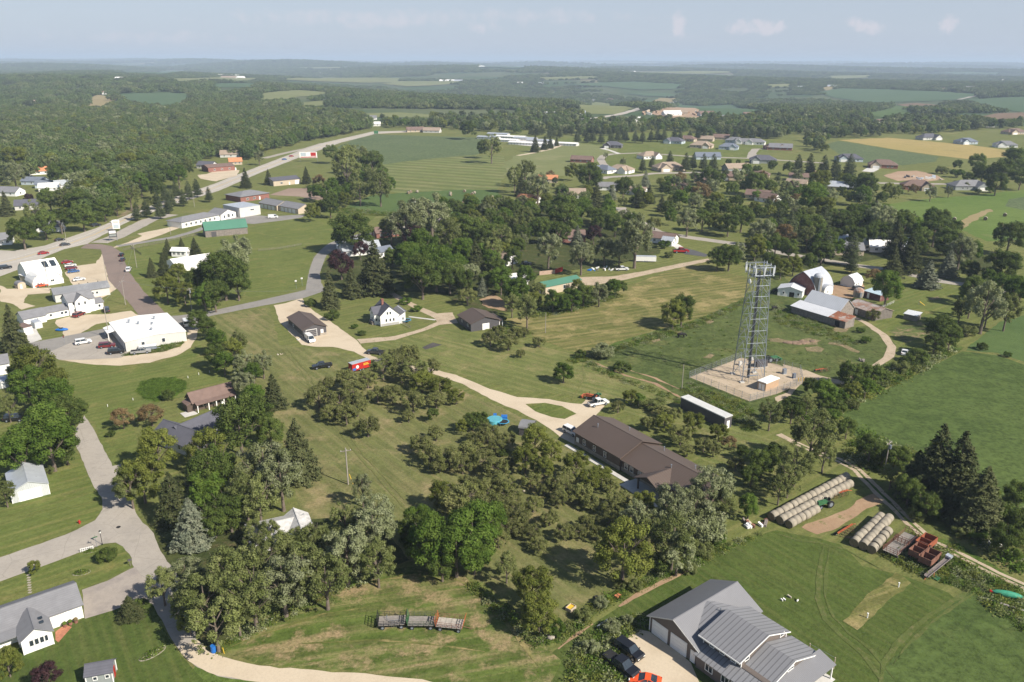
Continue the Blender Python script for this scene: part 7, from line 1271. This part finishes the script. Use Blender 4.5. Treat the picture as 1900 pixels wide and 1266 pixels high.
pole(361, 384, 9, 'pale lamp pole beside the office driveway', False, .13, 0, 'o', name='lamp_pole'); pole(317, 436, 7.5, 'thin pole along the access lane below the office', False, .12, 0, 'p'); pole(124, 452, 9, 'roadside lamp pole at the highway junction', True, .12, 130, 'q', name='lamp_pole'); pole(1185, 754, 1.9, 'short white post in the orchard beyond the brown building', False, .12, 0, 'r', name='white_post')
def sag(a, b, label, dz=0.):
    a, b = Vector(POLES[a]), Vector(POLES[b]); m = MB(); n = 10; pr = None
    for i in range(n+1):
        t = i/n; p = a.lerp(b, t); p.z += dz-4*t*(1-t)*(b-a).length*.018
        if pr is not None: m.tube(pr, p, .022, .022, 4, cap=False)
        pr = p
    o = m.obj('overhead_wire', steel); tag(o, label, 'wire'); return o
sag('f', 'g', 'sagging overhead wire between the street pole and the brown side street pole'); sag('f', 'e', 'overhead wire running right from the street pole to the farmhouse pole'); sag('g', 'j', 'overhead wire following the brown side street uphill'); sag('g', 'h', 'overhead wire between the side street pole and the car park pole')
def streetlamp(px, py, h, label):
    x, y = at(px, py); e = empty('street_lamp', x, y); tag(e, label, 'street lamp'); MB().tube((0, 0, 0), (0, 0, h), .06, .045, 8).tube((0, 0, 0), (0, 0, .4), .12, .08, 8).obj('post', dark, e); MB().tube((0, 0, h), (0, 0, h+.4), .12, .2, 8).obj('lantern', lampm, e); MB().tube((0, 0, h+.4), (0, 0, h+.6), .24, .03, 8).obj('lantern_cap', dark, e); return e
streetlamp(190, 1011, 2.5, 'black street lamp at the rounded street corner')
x, y = at(180, 1016); e = empty('street_sign', x, y, R(30)); tag(e, 'green street name sign on a slanting post at the corner', 'sign'); MB().tube((0, 0, 0), (0, 0, 2.3), .035, .035, 6).obj('post', steel, e); MB().box(-.4, .4, -.015, .015, 2.1, 2.3).obj('name_plate', greenp, e); MB().box(-.015, .015, -.4, .4, 2.32, 2.5).obj('name_plate', greenp, e)
def stopsign(px, py, ang, label):
    x, y = at(px, py); e = empty('stop_sign', x, y, R(ang)); tag(e, label, 'sign'); MB().tube((0, 0, 0), (0, 0, 2.4), .035, .035, 6).obj('post', steel, e); MB().tube((0, -.03, 2.4), (0, 0, 2.4), .42, .42, 8).obj('octagon_plate', redp, e)
    c = bpy.data.curves.new('t', 'FONT'); c.body = 'STOP'; c.size = .3; c.align_x = 'CENTER'; c.align_y = 'CENTER'; c.extrude = .004; t = bpy.data.objects.new('t', c); COL.objects.link(t); bpy.context.view_layer.update(); me = bpy.data.meshes.new_from_object(t); bpy.data.objects.remove(t); me.materials.append(white)
    o = bpy.data.objects.new('lettering', me); COL.objects.link(o); o.parent = e; o.location = (0, -.04, 2.4); o.rotation_euler = (R(90), 0, 0)
stopsign(120, 638, -30, 'red stop sign beside the street at the car park entrance')
def bigsign(px, py, w, h, leg, ang, cm, label, rows=()):
    x, y = at(px, py); e = empty('roadside_sign', x, y, R(ang)); tag(e, label, 'sign'); 
    for q in (-w/2+.15, w/2-.15): MB().tube((q, 0, 0), (q, 0, leg+h), .12, .12, 7).obj('post', steel, e)
    MB().box(-w/2, w/2, -.2, .2, leg, leg+h).obj('panel', cm, e)
    for (a, b, c, d, mm) in rows: MB().box(a, b, -.23, -.2, leg+c, leg+d).obj('sign_band', mm, e)
    return e
bigsign(217, 429, 3.4, 4.6, 1.2, 20, white, 'tall white roadside sign board beside the frontage road', [(-1.3, 1.3, 2.9, 4.1, w_lg), (-1.3, 1.3, .4, 2.2, w_bl)]); bigsign(211, 447, 3.6, 3.6, 1.8, 20, w_dkg, 'dark roadside sign board nearer the junction', [(-1.5, 1.5, 1.9, 3.2, white), (-1.5, 1.5, .5, 1.4, w_grey)])
bigsign(573, 300, 15, 5, 3.2, 10, white, 'wide red and white billboard beside the highway trees', [(2, 6.5, 1.5, 4.6, redp), (-6.8, 6.8, .3, 1.0, redp), (-6.5, -2, 1.6, 4.5, w_bl)]); bigsign(698, 250, 5, 3.5, 1., 10, greenp, 'green highway guide sign at the crest of the road'); bigsign(769, 378, 1.6, 2.6, .4, 10, white, 'small white panel in the field edge above the silvery trees')
# tree-like small posts on lawns
for px, py in ((550, 536), (561, 531)): x, y = at(px, py); e = empty('nest_box_pole', x, y); tag(e, 'pale bird house pole on the bright north lawn', 'bird house', 'bird house poles'); MB().tube((0, 0, 0), (0, 0, 3.2), .05, .05, 5).obj('post', steel, e); MB().box(-.3, .3, -.3, .3, 2.9, 3.4).obj('bird_house', white, e)
for px, py in ((1667, 1090), (1609, 1147)): x, y = at(px, py); e = empty('well_pipe', x, y); tag(e, 'white capped pipe standing in the tan bare plot', 'pipe', 'capped pipes'); MB().tube((0, 0, 0), (0, 0, .85), .1, .1, 8).obj('pipe', white, e); MB().tube((0, 0, .85), (0, 0, .95), .15, .15, 8).obj('cap', white, e)
for px, py in ((247, 743), (200, 755), (369, 696), (349, 702), (389, 692)): x, y = at(px, py); o = MB().tube((0, 0, 0), (0, 0, .6), .07, .07, 6).sph((0, 0, .62), .1, .1, .08, 6, 4).obj('marker_post', white); o.location = (x, y, 0); tag(o, 'short white marker post on the big mown lawn', 'post', 'white marker posts')
x, y = at(896-0, 896-0) if False else at(655, 898); e = empty('guy_guard', x, y); tag(e, 'yellow guy-wire guard at the foot of the tall utility pole', 'wire guard'); MB().tube((0, 0, 0), (-.7, .2, 2.2), .07, .07, 6).obj('sleeve', yellowp, e)
x, y = at(416, 1213); e = empty('marker_post', x, y); tag(e, 'yellow marker post right of the blue barrel', 'post'); MB().tube((0, 0, 0), (-.1, 0, 1.1), .06, .06, 6).obj('stake', yellowp, e)
x, y = at(242, 1050); e = empty('mailbox', x, y, R(40)); tag(e, 'dark mailbox with shrub base at the driveway mouth', 'mailbox'); MB().tube((0, 0, 0), (0, 0, 1.1), .06, .06, 6).obj('post', woodg, e); MB().box(-.3, .3, -.13, .13, 1.05, 1.35).obj('box', w_dkg, e)
# ---- fences
def fence(pts, label, h=1.2, step=3., style='rail', mat=woodg, name='fence'):
    c = [at(*p) for p in pts]; x0, y0 = c[0]; e = empty(name, x0, y0); tag(e, label, 'fence'); segs = []
    for a, b in zip(c[:-1], c[1:]): segs.append((Vector((a[0]-x0, a[1]-y0, 0)), Vector((b[0]-x0, b[1]-y0, 0))))
    n_ = 0; rl = MB()
    for a, b in segs:
        n = max(1, round((b-a).length/step))
        for i in range(n):
            p = a.lerp(b, i/n); n_ += 1
            if n_ < 95: MB().tube(p, p+Vector((0, 0, h)), .05 if style != 'wood' else .08, .05, 5).obj('post', mat, e)
        if style == 'board': rl.add([a, b, b+Vector((0, 0, h)), a+Vector((0, 0, h))], [(0, 1, 2, 3)])
        else:
            for k in (.35, .65, .95): rl.tube(a+Vector((0, 0, h*k)), b+Vector((0, 0, h*k)), .018 if style == 'wire' else .045, None, 4)
    if style == 'board':
        rl = MB()
        for a, b in segs:
            d = (b-a).normalized()*0; nn = Vector((-(b-a).y, (b-a).x, 0)).normalized()*.04
            rl.add([a-nn, b-nn, b+nn, a+nn, a-nn+Vector((0, 0, h)), b-nn+Vector((0, 0, h)), b+nn+Vector((0, 0, h)), a+nn+Vector((0, 0, h))], [(0, 1, 5, 4), (1, 2, 6, 5), (2, 3, 7, 6), (3, 0, 4, 7), (4, 5, 6, 7)])
    rl.obj('boards' if style == 'board' else 'rails', mat, e); return e, segs
fence([(1001, 511), (1030, 508)], 'faded tan board fence beside the scrap row', 1.7, 2.5, 'board', PM('faded_fence', (.42, .30, .23), .9, .2)); fence([(1030, 508), (1044, 503)], 'bright red end of the board fence beside the scrap row', 1.9, 2.5, 'board', redp); fence([(230, 466), (300, 452), (372, 436)], 'dark rail fence along the access lane', 1.3, 4, 'rail'); fence([(480, 467), (520, 463), (560, 456)], 'low wooden rail fence across the north pasture', 1.2, 4, 'rail')
fence([(745, 601), (763, 611)], 'short dark wooden fence behind the white farmhouse', 1.1, 1.5, 'rail'); fence([(1108, 1167), (1127, 1154)], 'short pale metal gate lying in the weeds by the grey house', .6, 1.5, 'rail', steel); fence([(1128, 1178), (1149, 1166)], 'pale pipe rail in the weeds nearest the gravel drive', .6, 1.5, 'rail', steel)
fence([(243, 460), (263, 474)], 'short dark cable reel rail near the junction lawn', 1., 2, 'rail', dark); fence([(1630, 575), (1660, 562)], 'white picket fence by the rust-streaked shed', 1., 1.2, 'wire', white)
e, segs = fence([(1279, 702), (1375, 665), (1440, 677), (1484, 690), (1489, 713), (1441, 731), (1391, 746), (1279, 702)], 'chain-link fence with steel posts around the tower compound', 2.2, 2.6, 'wire', steel, 'chain_link_fence')
if 'chain_link' not in MATS:
    m, nt = newmat('chain_link'); g = NT(nt); b = g.n('ShaderNodeBsdfPrincipled', {'Base Color': (.35, .36, .37, 1), 'Roughness': .5, 'Metallic': .5}); t = g.n('ShaderNodeBsdfTransparent'); mx_ = g.n('ShaderNodeMixShader', {0: .16, 1: t.outputs[0], 2: b.outputs[0]}); o = g.n('ShaderNodeOutputMaterial'); nt.links.new(mx_.outputs[0], o.inputs[0]); MATS['chain_link'] = m
q = MB()
for a, b in segs: q.add([a, b, b+Vector((0, 0, 2.1)), a+Vector((0, 0, 2.1))], [(0, 1, 2, 3)])
q.obj('wire_mesh', MATS['chain_link'], e)
# ================================================================ LATTICE TOWER
tx, ty = at(1388, 701); TW = empty('lattice_tower', tx, ty, R(8)); tag(TW, 'tall galvanised lattice tower topped with antennas in the gravel compound', 'tower')
HT, b0, b1 = 33.2, 3.25, 2.05; NL = 10; zs = [0]
for i in range(NL): zs.append(zs[-1]+1-.035*i)
zs = [z/zs[-1]*HT for z in zs]
def tc_(i, z): w = b0+(b1-b0)*z/HT; return Vector((w*(1, -1, -1, 1)[i], w*(1, 1, -1, -1)[i], z))
for i in range(4): MB().tube(tc_(i, -.2), tc_(i, HT), .14, .085, 8).obj('leg', steel, TW); box1('footing', concm, TW, tc_(i, 0).x-.6, tc_(i, 0).x+.6, tc_(i, 0).y-.6, tc_(i, 0).y+.6, -.2, .35)
m = MB(); 
for a, b in zip(zs[:-1], zs[1:]):
    for i in range(4):
        j = (i+1) % 4; m.tube(tc_(i, b), tc_(j, b), .05, .05, 5); mid = (tc_(i, b)+tc_(j, b))/2; m.tube(tc_(i, a), mid, .055, .055, 5); m.tube(tc_(j, a), mid, .055, .055, 5)
        m.tube(tc_(i, (a+b)/2), (tc_(i, a)*.5+mid*.5), .035, .035, 4); m.tube(tc_(j, (a+b)/2), (tc_(j, a)*.5+mid*.5), .035, .035, 4)
m.obj('bracing', steel, TW); MB().box(-.35, .35, -.2, .2, 0, HT-2).obj('cable_ladder', PM('dark_cables', (.07, .075, .08), .6), TW)
for k in range(3):
    z = HT-1-k*.0; 
plat = MB()
for z in (HT-.4, HT-2.6):
    w = b1+.85
    for i in range(4): a = [(w, w), (-w, w), (-w, -w), (w, -w)]; p, q = a[i], a[(i+1) % 4]; plat.tube((*p, z), (*q, z), .07, .07, 5); plat.tube((*p, z), (p[0]*.55, p[1]*.55, z), .06, .06, 5)
plat.obj('antenna_mount', steel, TW)
w = b1+.95
for s_ in range(4):
    for t in (-.75, 0, .75):
        ax = Vector([(1, 0, 0), (0, 1, 0), (-1, 0, 0), (0, -1, 0)][s_]); sd = Vector((-ax.y, ax.x, 0)); p = ax*w+sd*w*t*1.1
        dx, dy = (.1, .16) if abs(ax.x) > 0 else (.16, .1)
        MB().box(p.x-dx, p.x+dx, p.y-dy, p.y+dy, HT-2.1-.4*(s_ % 2), HT-.1-.4*(s_ % 2)).tube((p.x, p.y, HT-3), (p.x, p.y, HT+.2), .05, .05, 5).obj('antenna_panel', PM('antenna_white', (.50, .52, .53), .5, .05), TW)
MB().sph((-b1-1.1, -1.2, HT-4.5), .3, .75, .75, 12, 8).obj('dish_antenna', white, TW); MB().tube((0, 0, HT), (0, 0, HT+1.8), .03, .02, 5).obj('lightning_rod', steel, TW)
for px, py, w, d, h, mm, lab in ((1411, 680, 3.6, 1.6, 2.0, w_dkg, 'dark generator cabinet behind the tower legs'), (1455, 694, 1., .8, 1.6, steel, 'grey equipment cabinet at the right side of the compound'), (1373, 678, .8, .6, 1.3, w_lg, 'small pale cabinet at the back of the compound'), (1473, 702, .9, .6, 1.5, r_blu, 'blue-grey cabinet by the compound gate'), (1395, 669, .7, .6, 1., w_lg, 'tiny cabinet by the rear compound fence')):
    e = machine('equipment_cabinet', px, py, 15, lab, 'cabinet'); MB().box(-w/2, w/2, -d/2, d/2, .1, h).obj('cabinet_body', mm, e); MB().box(-w/2+.1, w/2-.1, -d/2-.03, -d/2, .2, h-.15).obj('cabinet_door', mm, e); MB().box(-w/2-.1, w/2+.1, -d/2-.1, d/2+.1, 0, .1).obj('plinth', concm, e)
e = machine('bollard', 1481, 708, 20, 'row of yellow bollards at the compound corner', 'bollard')
for i in range(3): MB().tube((i*.9, 0, 0), (i*.9, 0, 1.1), .12, .12, 8).obj('yellow_post', yellowp, e)
m = MB()
def ice(px0, py0, px1, py1): a, b = at(px0, py0), at(px1, py1); return a, b
a, b = ice(1396, 712, 1408, 716); o = MB().box(-1.4, 1.4, -.25, .25, 2.4, 2.5).tube((-1.3, 0, 0), (-1.3, 0, 2.4), .05, .05, 5).tube((1.3, 0, 0), (1.3, 0, 2.4), .05, .05, 5).obj('cable_bridge', steel); o.location = (a[0], a[1], 0); o.rotation_euler.z = .2; tag(o, 'short steel cable bridge from the tower to the tan shelter', 'cable bridge')
# ================================================================ COWS
def cow(px, py, ang, label, s=1.):
    x, y = at(px, py); bm = bmesh.new(); P = [((0, 0, 1.05), .34), ((-.65, 0, 1.08), .33), ((.55, 0, 1.08), .33), ((.95, 0, 1.05), .2), ((1.25, 0, .62), .14), ((1.42, 0, .3), .1), ((-.95, 0, 1.1), .14), ((-1.05, 0, .6), .04)]
    E_ = [(0, 1), (0, 2), (2, 3), (3, 4), (4, 5), (1, 6), (6, 7)]
    for sx, r0 in ((.6, 2), (-.72, 1)):
        for sy in (-.2, .2):
            k = len(P); P += [((sx, sy, .62), .13), ((sx+(.03 if sx > 0 else -.06), sy, .34), .075), ((sx, sy, .03), .07)]; E_ += [(r0, k), (k, k+1), (k+1, k+2)]
    me = bpy.data.meshes.new('cow'); me.from_pydata([p for p, r in P], E_, []); o = bpy.data.objects.new('cow', me); COL.objects.link(o); o.modifiers.new('s', 'SKIN'); 
    for i, (p, r) in enumerate(P): me.skin_vertices[0].data[i].radius = (r, r)
    me.skin_vertices[0].data[0].use_root = True; sb = o.modifiers.new('u', 'SUBSURF'); sb.levels = sb.render_levels = 2; me.materials.append(PM('black_cowhide', (.012, .011, .011), .7, .2)); o.location = (x, y, 0); o.rotation_euler.z = R(ang); o.scale = (s, s, s)
    dg = bpy.context.evaluated_depsgraph_get(); ev = bpy.data.meshes.new_from_object(o.evaluated_get(dg)); o.modifiers.clear(); o.data = ev; ev.materials.clear(); ev.materials.append(MATS['black_cowhide']); tag(o, label, 'cow'); return o
cow(1264, 627, 10, 'black cow grazing alone in the green pasture near the lone tree', 1.35); cow(1438, 545, 200, 'black cow at the pasture edge behind the tower', 1.3); cow(1436, 576, 30, 'black cow half hidden behind the tower lattice', 1.2)
# ================================================================ HAZE
m, nt = newmat('haze'); g = NT(nt); pv = g.n('ShaderNodeVolumePrincipled', {'Color': (.66, .81, 1.0, 1), 'Density': 1.15e-4, 'Anisotropy': .0}); o_ = g.n('ShaderNodeOutputMaterial'); nt.links.new(pv.outputs[0], o_.inputs['Volume'])
hz = MB().box(-50000, 50000, -1500, 61000, -60, 150).obj('haze', m); tag(hz, 'thin blue haze lying over the far countryside', 'haze', kind='stuff')
run_autolabels()
